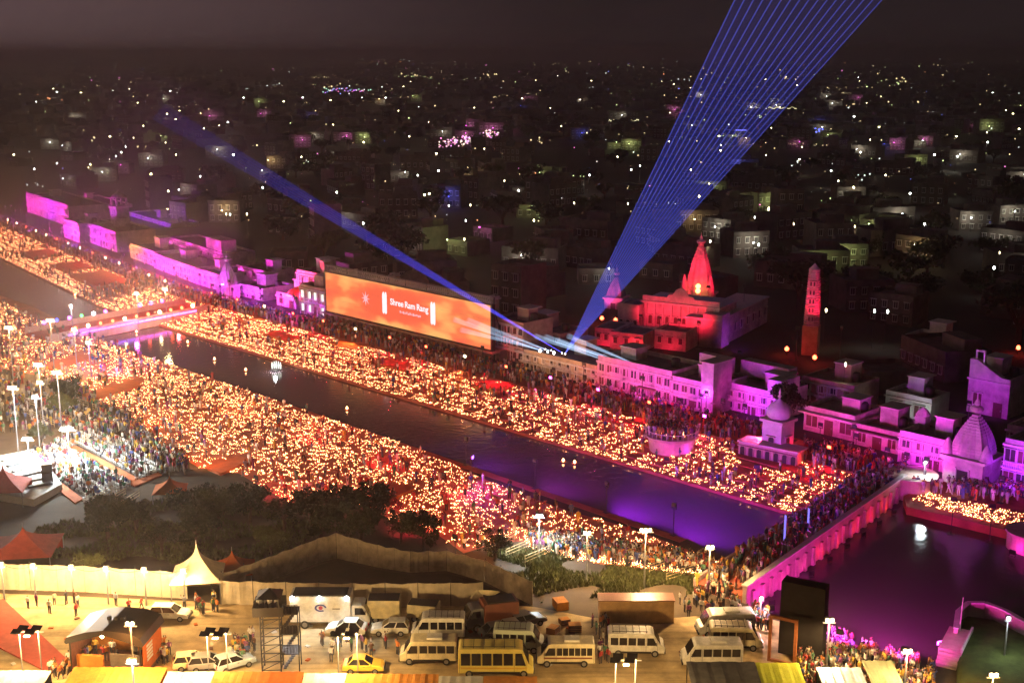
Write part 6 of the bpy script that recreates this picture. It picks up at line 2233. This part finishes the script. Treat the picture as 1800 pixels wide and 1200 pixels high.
# floating things on the canal
q = G(486, 650, -0.95)
ft = thing('floating_fountain', 'small floating fountain lit white in the canal', 'fountain', (q.x, q.y, -1.02))
MB().lathe([(1.0, 0), (1.2, 0.15), (1.0, 0.3), (0.3, 0.35)], 16).obj('float_ring', STEEL, ft)
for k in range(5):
    MB().lathe([(0.09, 0.3), (0.15, 1.0), (0.05, 1.9 - 0.15 * abs(k - 2))], 6, (0.4 * (k - 2), 0.1 * (k % 2), 0)).obj('jet', WINJETW, ft)  # water is no lamp: its white lighting is put into the material as glow
lamp('fountain_light', 'POINT', ft, (0, -1.4, 1.2), (0.9, 0.95, 1), 500, 0.3)
for k, (px, py) in enumerate(((330, 603), (377, 633), (432, 652), (240, 585), (296, 574), (75, 480), (132, 520), (610, 720), (990, 812), (1010, 815))):
    q = G(px, py, -0.98)
    r = thing('floating_lamp', 'small lit paper lamp floating on the dark canal', 'floating lamp', (q.x, q.y, -1.0), 0, 'lamps floating on the canal')
    MB().lathe([(0.3, 0), (0.45, 0.12), (0.42, 0.16), (0.1, 0.1)], 8).obj('leaf_boat', TERRA, r)
    MB().ico((0, 0, 0.35), 0.2, 1, 1, 1.6).obj('flame', FLAMEW, r)
# blue light posts at the bridge
for k, (px, py) in enumerate(((1381, 905), (1422, 893))):
    q = G(px, py, 4)
    r = thing('blue_light_post', 'tall slim post glowing blue beside the red bridge', 'light post', (q.x, q.y, 0), 0, 'blue posts beside the bridge')
    MB().tube((0, 0, -1), (0, 0, 4), 0.12, n=8).obj('post', emis('blue_tube', (0.25, 0.2, 1.0), 1.2, False), r)
    MB().b(0, 0.9, -0.08, 0.08, 4.0, 4.12).obj('arm', STEEL, r)

for i, (px, py, k) in enumerate(((330, 790, 'orange'), (450, 845, 'red'), (560, 860, 'red'), (690, 905, 'red'), (800, 950, 'orange'), (250, 720, 'orange'), (880, 940, 'orange'), (380, 700, 'orange'), (520, 745, 'red'), (650, 790, 'red'), (780, 840, 'pink'))):
    q = G(px, py, 3.0)
    flood(k, q, (q.x + 6, q.y + 6, 0), 1900, 'on stands among the lamps of near ghat', 160, 3.0)

scatter(12, ((20, 1062), (140, 1058), (330, 1070), (320, 1085), (120, 1090)), 'person walking across the bright sandy yard', 'people on the sandy yard')
scatter(14, ((560, 1125), (700, 1130), (700, 1160), (560, 1165)), 'person walking between the sedan and cream minibus', 'people in the middle of the car park')
scatter(14, ((1040, 1100), (1070, 1100), (1070, 1170), (1045, 1170)), 'person standing behind the white ladder van', 'people behind the ladder van')
# cables slung between the wall floodlights
for i in range(5):
    xs_ = (2, 58, 125, 186, 253, 322)
    a, b = G(xs_[i], 991 + i * 2.2, 4.2), G(xs_[i + 1], 991 + (i + 1) * 2.2, 4.2)
    c = MB()
    for k in range(10):
        p, q = a.lerp(b, k / 10), a.lerp(b, (k + 1) / 10)
        p.z -= 0.45 * math.sin(math.pi * k / 10)
        q.z -= 0.45 * math.sin(math.pi * (k + 1) / 10)
        c.tube(p, q, 0.025, n=4, caps=False)
    tag(c.obj('slung_cable', STEEL), 'black cable sagging between two floodlights of the cloth wall', 'cable', 'cables between wall floodlights')
# litter on the yard
lit_m = [MB().box((0, 0, 0.05), (0.5, 0.35, 0.1)).mesh('litter', m_) for m_ in (WHITECLOTH, WOOD, ORANGECLOTH)]
for i in range(40):
    q = G(R.uniform(0, 1300), R.uniform(1062, 1170))
    o = mkobj('litter', R.choice(lit_m), None, (q.x, q.y, 0.01), R.uniform(0, 6))
    tag(o, 'scrap of litter lying on the car park ground', 'litter', 'litter on the car park')
# ---------------------------------------------------------------- trees
def tree_meshes(seed, h, cr, n, leaf, m):
    rs = random.Random(seed)
    tk = MB()
    th = h * 0.38
    tk.tube((0, 0, -0.3), (0.05, 0.05, th), cr * 0.09, cr * 0.055, 7)
    limbs = []
    for i in range(7):
        a = i * 0.9 + rs.uniform(-0.3, 0.3)
        e = Vector((math.cos(a) * cr * rs.uniform(0.35, 0.7), math.sin(a) * cr * rs.uniform(0.35, 0.7), h * rs.uniform(0.5, 0.85)))
        tk.tube((0, 0, th * rs.uniform(0.6, 0.98)), e, cr * 0.045, cr * 0.015, 5)
        limbs.append(e)
    lv = MB()
    clumps = []
    for e in limbs:
        for j in range(4):
            clumps.append((e + Vector((rs.gauss(0, cr * 0.22), rs.gauss(0, cr * 0.22), rs.gauss(0, h * 0.07))), cr * rs.uniform(0.2, 0.38)))
    V, F = [], []
    for i in range(n):
        c, r = rs.choice(clumps)
        d = Vector((rs.gauss(0, 1), rs.gauss(0, 1), rs.gauss(0, 0.8)))
        d = d.normalized() * r * rs.uniform(0.45, 1.05)
        p = c + d
        a = Vector((rs.gauss(0, 1), rs.gauss(0, 1), rs.gauss(0, 1))).normalized() * leaf * rs.uniform(0.6, 1.3)
        b = a.orthogonal().normalized() * leaf * rs.uniform(0.4, 0.8)
        k = len(V)
        V += [p - a, p + b, p + a, p - b]
        F.append((k, k + 1, k + 2, k + 3))
    lv.add(V, F)
    return tk.mesh('trunk', BARK), lv.mesh('crown', m)


NEAR_TREES = [tree_meshes(11, 6.5, 3.4, 2200, 0.24, LEAF), tree_meshes(12, 7.5, 3.8, 2500, 0.26, LEAF), tree_meshes(13, 5.2, 3.0, 2000, 0.22, LEAF2)]
FAR_TREES = [tree_meshes(21, 8, 4.8, 700, 0.5, LEAF), tree_meshes(22, 10, 6.0, 800, 0.55, LEAF), tree_meshes(23, 7, 5.5, 700, 0.5, LEAF), tree_meshes(24, 9, 4.4, 700, 0.5, LEAF2)]


def tree(loc, meshes, label, group, s=1.0):
    r = thing('tree', label, 'tree', loc, R.uniform(0, 6.28), group)
    r.scale = (s * R.uniform(0.9, 1.15), s * R.uniform(0.9, 1.15), s * R.uniform(0.85, 1.1))
    mkobj('trunk', meshes[0], r)
    mkobj('crown', meshes[1], r)
    return r


for px, py in ((330, 905), (385, 918), (440, 905), (500, 918), (545, 905), (600, 912), (655, 920), (705, 940), (745, 955), (570, 940), (635, 948),
               (240, 925), (190, 935), (345, 948), (285, 958)):
    tree(tuple(G(px, py + 14)), NEAR_TREES[R.randrange(2)], 'dark leafy tree in the grove behind the enclosure', 'trees of the dark grove', R.uniform(0.62, 0.85))
for px, py, lab, k in ((478, 978, 'yellow-green bush lit beside the orange tent', 2), (160, 1018, 'small lit tree leaning over the cloth wall', 2), (110, 735, 'green tree beside the white floodlight mast', 2),
                       (870, 985, 'dark bush at the grass edge beyond the netting', 1), (120, 712, 'round dark tree between floodlights on the near ghat', 1), (75, 785, 'green tree under the left white floodlight', 2)):
    tree(tuple(G(px, py)), NEAR_TREES[k], lab, None, 0.62 if py > 900 else 0.75)
q = UV(uat(1388, 160, 4), 159.5, PROM_Z)
tree(tuple(q), tree_meshes(31, 10, 3.0, 2600, 0.26, LEAF), 'tall dark tree between the domed shrine and pink houses', None, 0.95)

# ---------------------------------------------------------------- town behind the promenade
def house_proto(w, d, h, floors, winmat, roofroom, lamp_=None):
    r = mkobj('town_house', None)
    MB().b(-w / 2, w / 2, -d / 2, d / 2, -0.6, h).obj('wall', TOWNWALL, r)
    t = 0.25
    pb = MB()
    pb.b(-w / 2, w / 2, -d / 2, -d / 2 + t, h + 0.003, h + 0.8).b(-w / 2, w / 2, d / 2 - t, d / 2, h + 0.003, h + 0.8).b(-w / 2, -w / 2 + t, -d / 2 + t, d / 2 - t, h + 0.003, h + 0.8).b(w / 2 - t, w / 2, -d / 2 + t, d / 2 - t, h + 0.003, h + 0.8)
    pb.obj('parapet', TOWNWALL, r)
    if roofroom:
        MB().b(-w * 0.1, w * 0.38, d * 0.02, d * 0.42, h + 0.003, h + 2.4).obj('roof_room', TOWNWALL, r)
    n = max(2, int(w / 2.6))
    fh = h / floors
    for f in range(floors):
        for i in range(n):
            pm = winmat if winmat and (i * 7 + f * 3) % 7 == 1 else DARK
            window(r, -w / 2 + w * (i + .5) / n, f * fh + fh * 0.3, 1.0, min(1.4, fh * 0.45), -d / 2, pm)
    return r


HP = [house_proto(11, 10, 6.2, 2, None, True), house_proto(9, 9, 3.4, 1, None, False), house_proto(13, 9, 6.6, 2, WINLIT, True), house_proto(8, 8, 9.2, 3, WINLITG, False), house_proto(16, 10, 5.0, 1, None, True), house_proto(10, 9, 6.4, 2, WINJETW, False)]
HLAB = ['unlit two-storey flat-roofed house with roof room in the dark town', 'unlit single-storey flat-roofed house in the dark town', 'wide two-storey house with a few warm lit windows in the town',
        'narrow three-storey house with greenish lit windows in the town', 'long unlit single-storey house with roof room in the dark town', 'two-storey house with cold white lit windows in the town']
HUSED = [False] * 6
placed = []
MAST_GR = emis('town_bulb_green', (0.75, 1.0, 0.4), 14, False)
KEEP = [G(x, y, 0) for x, y in ((1130, 625), (1180, 640), (1240, 640), (1290, 640), (1330, 620), (1390, 600), (1450, 615), (1424, 580), (1180, 570), (1270, 560))] + [G(1228, 560, 0), G(1200, 604, 0), G(1424, 622, 0), G(1083, 540, 0), G(1280, 590, 0), G(1630, 610, 0), G(1100, 600, 0), G(1330, 575, 0)]


def free(q, r):
    for p, pr_ in placed:
        if (p[0] - q.x) ** 2 + (p[1] - q.y) ** 2 < (r + pr_) ** 2:
            return False
    for k in KEEP:
        if (k.x - q.x) ** 2 + (k.y - q.y) ** 2 < (r + 13) ** 2:
            return False
    u, v = to_uv(q.x, q.y)
    return v > 182 + r * 0.5 + (25 if u > 290 else 0)


def add_house(q, k, rz, s=1.0, label=None):
    if not HUSED[k]:
        r = HP[k]
        HUSED[k] = True
    else:
        r = copy_tree(HP[k])
    r.location = (q.x, q.y, PROM_Z)
    r.rotation_euler = (0, 0, rz)
    r.scale = (s, s, s * R.uniform(0.9, 1.15))
    tag(r, label or HLAB[k], 'house', None if label else 'houses of the dark town: ' + HLAB[k].split(' in the')[0])
    placed.append(((q.x, q.y), 7.0 * s))
    return r


# houses that stand lit by a lamp of their own, at the places where the photograph shows them
LIT = [(350, 352, 'w'), (300, 250, 'g'), (390, 275, 'w'), (410, 268, 'w'), (528, 258, 'm'), (560, 252, 'w'), (605, 248, 'w'), (640, 252, 'g'), (745, 440, 'w'), (823, 445, 'g'), (948, 318, 'g'), (975, 312, 'g'),
       (1085, 215, 'w'), (1112, 265, 'g'), (1080, 262, 'g'), (1250, 352, 'g'), (1290, 370, 'g'), (1350, 372, 'g'), (1470, 385, 'g'), (1510, 272, 'w'), (1550, 415, 'g'), (1556, 395, 'w'), (1440, 488, 'g'), (1330, 200, 'w'), (1435, 225, 'b'),
       (1780, 322, 'w'), (1765, 390, 'w'), (1705, 402, 'w'), (1225, 235, 'w'), (1360, 195, 'w'), (480, 315, 'w'), (700, 318, 'w'), (640, 400, 'w'), (130, 268, 'w'), (90, 262, 'w'), (60, 315, 'w'), (140, 330, 'w'), (208, 300, 'w'),
       (270, 292, 'w'), (860, 240, 'm'), (820, 245, 'm'), (845, 236, 'm'), (780, 242, 'w'), (1020, 245, 'b'), (1300, 300, 'b'), (940, 470, 'w'), (1790, 480, 'w'), (1640, 345, 'w'), (1600, 300, 'g'), (1700, 285, 'w'), (560, 218, 'b'), (740, 178, 'g')]
HUE = {'w': (0.95, 0.95, 0.75), 'g': (0.78, 1.0, 0.35), 'm': (1.0, 0.3, 0.75), 'b': (0.12, 0.15, 1.0)}
HUEN = {'w': 'white', 'g': 'greenish', 'm': 'pink', 'b': 'blue'}
for i in range(70):
    LIT.append((R.uniform(0, 1800), 175 + 330 * R.random() ** 1.5, R.choice('gggwwwyym' if i % 4 else 'ybm')))
HUE['y'] = (1.0, 0.72, 0.3)
HUEN['y'] = 'amber'
for px, py, c in LIT:
    q = G(px, py, PROM_Z)
    if not free(q, 3):
        continue
    dist = q.length
    s = 1.0 if dist < 900 else 1.4
    rz = R.choice((0.0, ROW_RZ, 0.25, -0.3))
    k = R.choice((0, 1, 2, 4))
    r = add_house(q, k, rz, s)
    tag(r, 'town house with %s lamp lighting its front wall' % HUEN[c], 'house', 'town houses with %s lamp-lit fronts' % HUEN[c])
    dpt = {0: 5.0, 1: 4.5, 2: 4.5, 4: 5.0}[k]
    lp = thing('wall_lamp_post', '%s lamp post in front of a lit town house' % HUEN[c], 'lamp post', (0, 0, 0), 0, '%s lamp posts before town houses' % HUEN[c])
    off = Matrix.Rotation(rz, 3, 'Z') @ Vector((R.uniform(-3, 3) * s, -(dpt + 3.2) * s, 0))
    lp.location = (q.x + off.x, q.y + off.y, PROM_Z)
    hp = 4.5 * s
    MB().tube((0, 0, -0.3), (0, 0, hp), 0.09, n=6).obj('post', STEEL, lp)
    MB().ico((0, 0, hp + 0.2), 0.2 * s).obj('lamp_globe', {'w': BULB_WHITE, 'g': MAST_GR, 'y': BULB_WARM, 'm': BULB_MAG, 'b': BULB_BLUE}[c], lp)
    lamp('post_light', 'POINT', lp, (0, 0.0, hp + 0.8), HUE[c], 600 * (dist / 500) ** 0.5 * R.uniform(0.7, 1.6), 0.3)
# unlit houses and trees fill the rest
nh = 0
for i in range(9000):
    if nh >= 215:
        break
    px = R.uniform(-40, 1840)
    py = 130 + 520 * R.random() ** 1.6 + 40
    q = G(px, py, PROM_Z)
    if not free(q, 7.5):
        continue
    k = R.choice((0, 0, 0, 1, 1, 1, 2, 3, 4, 4, 4, 5))
    add_house(q, k, R.choice((ROW_RZ, ROW_RZ + 0.3, ROW_RZ - 0.5, 0.1, 0.8)) + R.gauss(0, 0.1), R.uniform(0.85, 1.2))
    nh += 1
nt_ = 0
for i in range(9000):
    if nt_ >= 190:
        break
    px = R.uniform(-40, 1840)
    py = 150 + 460 * R.random() ** 1.3
    q = G(px, py, PROM_Z)
    if not free(q, 4.5):
        continue
    tree((q.x, q.y, PROM_Z), R.choice(FAR_TREES), 'dark round tree among the unlit town houses', 'trees among the town houses', R.uniform(0.7, 1.25))
    placed.append(((q.x, q.y), 4.0))
    nt_ += 1
# street lamps of the town
STAR = [(352, 310, 'w'), (298, 336, 'y'), (462, 330, 'w'), (698, 338, 'y'), (1035, 308, 'w'), (1640, 272, 'w'), (1680, 275, 'w'), (1512, 268, 'w'), (1555, 308, 'y'), (1230, 345, 'y'), (1350, 366, 'y'), (1247, 424, 'y'), (1332, 430, 'w'),
        (1746, 470, 'w'), (1558, 547, 'w'), (1536, 546, 'w'), (920, 478, 'w'), (638, 392, 'w'), (62, 297, 'w'), (160, 289, 'y'), (195, 240, 'y'), (213, 268, 'w'), (310, 210, 'y'), (530, 276, 'y'), (680, 172, 'w'), (1185, 148, 'y'), (1040, 142, 'y'),
        (268, 306, 'y'), (390, 300, 'w'), (412, 272, 'w'), (638, 250, 'y'), (768, 270, 'y'), (592, 338, 'w'), (912, 335, 'w'), (1108, 298, 'w'), (1340, 298, 'w'), (1460, 300, 'w'), (1405, 280, 'y'), (1600, 340, 'w'), (1710, 310, 'w'), (1735, 250, 'w'),
        (1500, 205, 'w'), (1400, 150, 'y'), (1345, 140, 'y'), (1680, 240, 'y'), (1780, 200, 'y'), (720, 240, 'y'), (300, 160, 'w'), (100, 162, 'w'), (145, 163, 'y'), (200, 160, 'w'), (400, 215, 'w'), (428, 172, 'w'), (1450, 545, 'y'), (1485, 640, 'y')]
MAST_G = emis('town_bulb_white', (0.92, 1.0, 0.9), 24, False)
MAST_Y = emis('town_bulb_warm', (1.0, 0.85, 0.45), 22, False)
post_m = MB().tube((0, 0, -0.3), (0, 0, 8), 0.12, 0.07, 6).b(-0.05, 0.05, -1.2, 0.0, 7.9, 8.0).mesh('post', STEEL)
hw_m = MB().lathe([(0.05, -0.35), (0.42, -0.1), (0.46, 0.1), (0.3, 0.32), (0.05, 0.4)], 8, (0, -1.1, 7.7)).mesh('lamp_head', MAST_G)
hy_m = MB().lathe([(0.05, -0.35), (0.42, -0.1), (0.46, 0.1), (0.3, 0.32), (0.05, 0.4)], 8, (0, -1.1, 7.7)).mesh('lamp_head', MAST_Y)
def street_lamp(q, c, s, watts):
    nm = 'cold white' if c == 'w' else 'yellow'
    r = thing('street_lamp', '%s street lamp on a tall post in the dark town' % nm, 'street lamp', (q.x, q.y, PROM_Z), R.uniform(-0.5, 0.5), '%s street lamps of the town' % nm)
    r.scale = (s, s, 1)
    mkobj('post', post_m, r)
    mkobj('lamp_head', hw_m if c == 'w' else hy_m, r)
    if watts:
        lamp('street_light', 'SPOT', r, (0, -1.1, 7.0), (0.95, 1, 0.9) if c == 'w' else (1, 0.85, 0.5), watts * 0.6, 0.4, 150, (0, -1.1, 0), 0.4)
for px, py, c in STAR:
    q = G(px, py, PROM_Z + 7.7)
    d = q.length
    street_lamp(q, c, max(0.4, d / 700) * R.uniform(0.6, 1.2), 700 * max(0.6, d / 400))
for i in range(120):
    px = R.uniform(0, 1800)
    py = 118 + 330 * R.random() ** 1.7
    q = G(px, py, PROM_Z + 7.7)
    if to_uv(q.x, q.y)[1] < 195:
        continue
    d = q.length
    street_lamp(q, R.choice('wyyy'), max(0.5, min(2.2, d / 700)) * R.choice((0.3, 0.45, 0.6, 1.0)), 350 * max(1, d / 400) if i % 3 == 0 else 0)
# far town: roofs and lights too small to count
V, T = [], []
for i in range(2600):
    y = 900 + 6500 * R.random() ** 1.7
    x = R.uniform(-0.5, 0.5) * y
    w, d, h = R.uniform(6, 16), R.uniform(6, 14), R.uniform(3, 9)
    a = R.uniform(0, 1.5)
    b = MB().box((x, y, PROM_Z + h / 2 - 0.3), (w, d, h), a)
    k = len(V)
    V += b.v
    T += [(f[0] + k, f[1] + k, f[2] + k) for f in b.f] + [(f[0] + k, f[2] + k, f[3] + k) for f in b.f]
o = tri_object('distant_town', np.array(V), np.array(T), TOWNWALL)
tag(o, 'dark mass of far-off town roofs below the horizon', 'town', kind='stuff')
V, T, C = [], [], []
PAL = [(1, 0.75, 0.36)] * 8 + [(0.9, 1, 0.9)] * 3 + [(0.8, 1, 0.4)] * 3 + [(0.15, 0.2, 1)] + [(1, 0.25, 0.7)] + [(1, 0.35, 0.15)]
def far_light(px, py, sz, c, br):
    q = G(px, py, PROM_Z + 5)
    r = sz * q.length / FPX
    b = MB().ico((q.x, q.y, q.z), r)
    k = len(V)
    V.extend(b.v)
    T.extend([(f[0] + k, f[1] + k, f[2] + k) for f in b.f])
    C.extend([(c[0] * br, c[1] * br, c[2] * br, 1)] * 8)
for i in range(1000):
    py = 104 + 290 * R.random() ** 2.0
    px = R.uniform(0, 1800)
    if R.random() < 0.3:
        px = R.gauss(R.choice((130, 640, 1100, 1500, 1650, 820)), 70)
    q = G(px, py, 5)
    if to_uv(q.x, q.y)[1] < 200:
        continue
    far_light(px, py, R.choice((0.3, 0.4, 0.5, 0.7, 1.2)), R.choice(PAL), R.uniform(0.4, 2.2))
for k in range(16):                       # lit streets
    x0, y0 = R.uniform(0, 1750), 125 + 170 * R.random() ** 1.3
    dx_, dy_ = R.uniform(40, 130) * R.choice((-1, 1)), R.uniform(-10, 14)
    c_ = R.choice(PAL[:-3])
    for i in range(R.randrange(8, 22)):
        t = R.random()
        far_light(x0 + dx_ * t, y0 + dy_ * t + R.gauss(0, 1.0), R.choice((0.4, 0.6, 0.9)), c_, R.uniform(0.5, 1.8))
for k in range(30):                       # clusters of lit yards
    x0, y0 = R.uniform(0, 1800), 130 + 230 * R.random() ** 1.3
    c_ = R.choice(PAL)
    for i in range(R.randrange(3, 9)):
        far_light(x0 + R.gauss(0, 9), y0 + R.gauss(0, 3), R.choice((0.4, 0.7, 1.1, 1.6)), c_, R.uniform(0.5, 2.0))
for i in range(90):                       # road of lamps along the horizon
    far_light(i * 20 + R.uniform(-3, 3), 113 + R.uniform(-1, 1), 0.6, (1, 0.8, 0.5), 0.35)
for i in range(46):                       # coloured fair far away
    far_light(568 + i * 1.9, 160 + R.uniform(-5, 5), 1.3, R.choice(((0.6, 0.2, 1), (1, 0.2, 0.5), (0.5, 1, 0.7), (1, 0.9, 0.9), (0.3, 0.4, 1))), 1.1)
for i in range(130):                      # pink fairground
    t = R.random()
    far_light(772 + 105 * t, 252 - 22 * t * t + R.uniform(-9, 7), R.choice((1.0, 1.5, 2.0)), R.choice(((1, 0.5, 0.6), (1, 0.25, 0.65), (1, 0.75, 0.6), (0.9, 0.35, 1))), R.uniform(0.6, 1.8))
for i in range(34):
    far_light(1330 + i * 2.1, 190 + 1.3 * math.sin(i), 1.0, (1, 0.9, 0.45), 1.0)
    far_light(1445 + i * 1.6, 163 + 0.06 * i, 0.9, (1, 0.75, 0.4), 0.9)
for i in range(26):
    far_light(1420 + R.uniform(0, 26), 215 + R.uniform(0, 18), 1.6, (0.12, 0.16, 1), 2.0)
    far_light(1272 + i * 1.6, 229, 0.9, (0.2, 0.2, 1), 1.4)
    far_light(1062 + i * 2.4, 212 + R.uniform(-2, 2), 1.2, (1, 0.9, 0.5), 1.1)
o = tri_object('distant_lights', np.array(V), np.array(T), emis('far_lights', (1, 1, 1), 1.6, False, attr='Col'), np.array(C))
tag(o, 'countless tiny coloured lights scattered over the far town', 'lights', kind='stuff')
# ---------------------------------------------------------------- laser projectors and beams
b, w, h = TANHOUSE
src = G(985, 622, PROM_Z + h + 0.9)
M = Matrix.Translation(b.location) @ Matrix.Rotation(b.rotation_euler.z, 4, 'Z')
Mi = M.inverted()
loc = Mi @ src
loc.y, loc.z = 0.4, h + 0.8
src = M @ loc


def beam_end(px, py, dist):
    """a point in the air at a given depth"""
    x, y = (px - 900) / FPX, (600 - py) / FPX
    c, s = math.cos(PITCH), math.sin(PITCH)
    return Vector((x * dist, (c + y * s) * dist, CAM_H + (-s + y * c) * dist))


def laser(name, label, origin, ends, r1, m, sheet=None, sheetm=None):
    r = thing(name, label, 'laser', tuple(origin))
    MB().b(-0.35, 0.35, -0.3, 0.3, -0.75, -0.15).obj('projector', STEEL, r)
    MB().b(-0.05, 0.05, -0.05, 0.05, -0.16, 0.0).obj('aperture', BULB_WHITE, r)
    for e in ends:
        d = e - origin
        MB().tube((0, 0, 0), tuple(d), 0.02, r1, 6, caps=False).obj('beam', m, r)
    if sheet:
        a, b = ends[0] - origin, ends[-1] - origin
        n = 14
        vs = [(0, 0, 0)]
        for i in range(n + 1):
            vs.append(tuple(a.lerp(b, i / n)))
        MB().add(vs, [(0, i + 1, i + 2) for i in range(n)]).obj('light_sheet', sheetm, r)
    return r


N = 17
ends = []
for i in range(N):
    t = i / (N - 1)
    ends.append(beam_end(1335 + (1640 - 1335) * t, -90 - 10 * t, 330 + 30 * t))
laser('laser_fan', 'fan of thin blue laser beams rising over the town from tan house', src, ends, 0.2, beam_mat('laser_blue', (0.12, 0.15, 1.0), 0.26, 200), True, beam_mat('laser_sheet', (0.07, 0.08, 0.62), 0.24, 100))
ends = [beam_end(268 + 4.2 * i, 208 - 4.8 * i, 268) for i in range(6)]
laser('laser_beam_bundle', 'broad blue laser bundle aimed low across the town to the left', src + (M.to_3x3() @ Vector((-0.8, 0, 0))), ends, 0.22, beam_mat('laser_deep_blue', (0.10, 0.09, 1.0), 0.4, 30), True, beam_mat('laser_deep_sheet', (0.06, 0.05, 0.75), 0.55, 30))
wm = beam_mat('laser_white', (0.5, 0.7, 1.0), 0.5, 10)
for k, (px, py, dd, n, lab) in enumerate(((500, 500, 300, 3, 'pale white laser pair grazing the giant screen'), (860, 590, 262, 2, 'pale white beam from the left projector on tan house'))):
    o0 = src + (M.to_3x3() @ Vector((-3.5 - 1.5 * k, 0, 0)))
    laser('white_laser', lab, o0, [beam_end(px + 8 * i, py + 9 * i, dd) for i in range(n)], 0.16, beam_mat('laser_pale%d' % k, (0.8, 0.65, 1.0), 0.16, 40))
for k, px in enumerate((948, 960, 972, 1060, 1078, 1098, 1118)):
    o0 = UV(uat(px, 161.5, 6), 161.7)
    bz = zat(o0.x, o0.y, 612 + (px - 948) * 0.147)
    r = thing('roof_spotlight', 'small white spotlight on the roof edge beside the lasers', 'spotlight', (o0.x, o0.y, bz - 0.5), 0, 'white spotlights on the roof edge')
    MB().b(-0.25, 0.25, -0.2, 0.2, -0.4, 0.25).obj('housing', STEEL, r)
    MB().ico((0, -0.25, 0.1), 0.3).obj('lens', BULB_WHITE, r)
    e = beam_end(px - 150 if k < 3 else px - 120, 590 if k < 3 else 600, o0.length + 12) - o0
    MB().tube((0, 0, 0.1), tuple(Vector((e.x, e.y, 3 + R.uniform(-1, 2)))), 0.04, 0.5, 8, caps=False).obj('beam', wm, r)

# ---------------------------------------------------------------- air
def volume_mat(name, col, dens, an=0.72):
    m = bpy.data.materials.new(name)
    m.use_nodes = True
    nt = m.node_tree
    nt.nodes.remove(nt.nodes['Principled BSDF'])
    v = nt.nodes.new('ShaderNodeVolumePrincipled')
    v.inputs['Color'].default_value = (*col, 1)
    v.inputs['Density'].default_value = dens
    v.inputs['Anisotropy'].default_value = an
    nt.links.new(v.outputs[0], nt.nodes['Material Output'].inputs['Volume'])
    return m


hz = MB().b(-17000, 17000, -260, 17000, -4, 96).obj('haze', volume_mat('haze_air', (0.97, 0.84, 0.82), 0.00027))
tag(hz, 'thin warm night haze over the whole town', 'haze', kind='stuff')


def smoke(label, c, rx, ry, rz_, dens, col):
    me = MB().lathe([(math.cos(a), math.sin(a)) for a in [math.pi * (k / 12 - 0.5) for k in range(13)]], 24).mesh('smoke', volume_mat('smoke_air', col, dens, 0.2))
    o = mkobj('smoke', me, None, c, 0, (rx, ry, rz_))
    tag(o, label, 'smoke', kind='stuff')
    return o


q = G(60, 560)
smoke('thick lamp smoke hanging over the left ghats and lit bridge', (q.x - 25, q.y + 5, 14), 72, 72, 24, 0.0042, (0.95, 0.85, 0.8))
q = G(40, 400)
smoke('lamp smoke drifting over the far end of the promenade', (q.x - 40, q.y + 20, 20), 130, 130, 40, 0.0013, (0.95, 0.85, 0.85))
smoke('pale haze bank lying over the far town at the left', (-1900, 2600, 15), 1700, 2300, 55, 0.00025, (0.95, 0.86, 0.86))
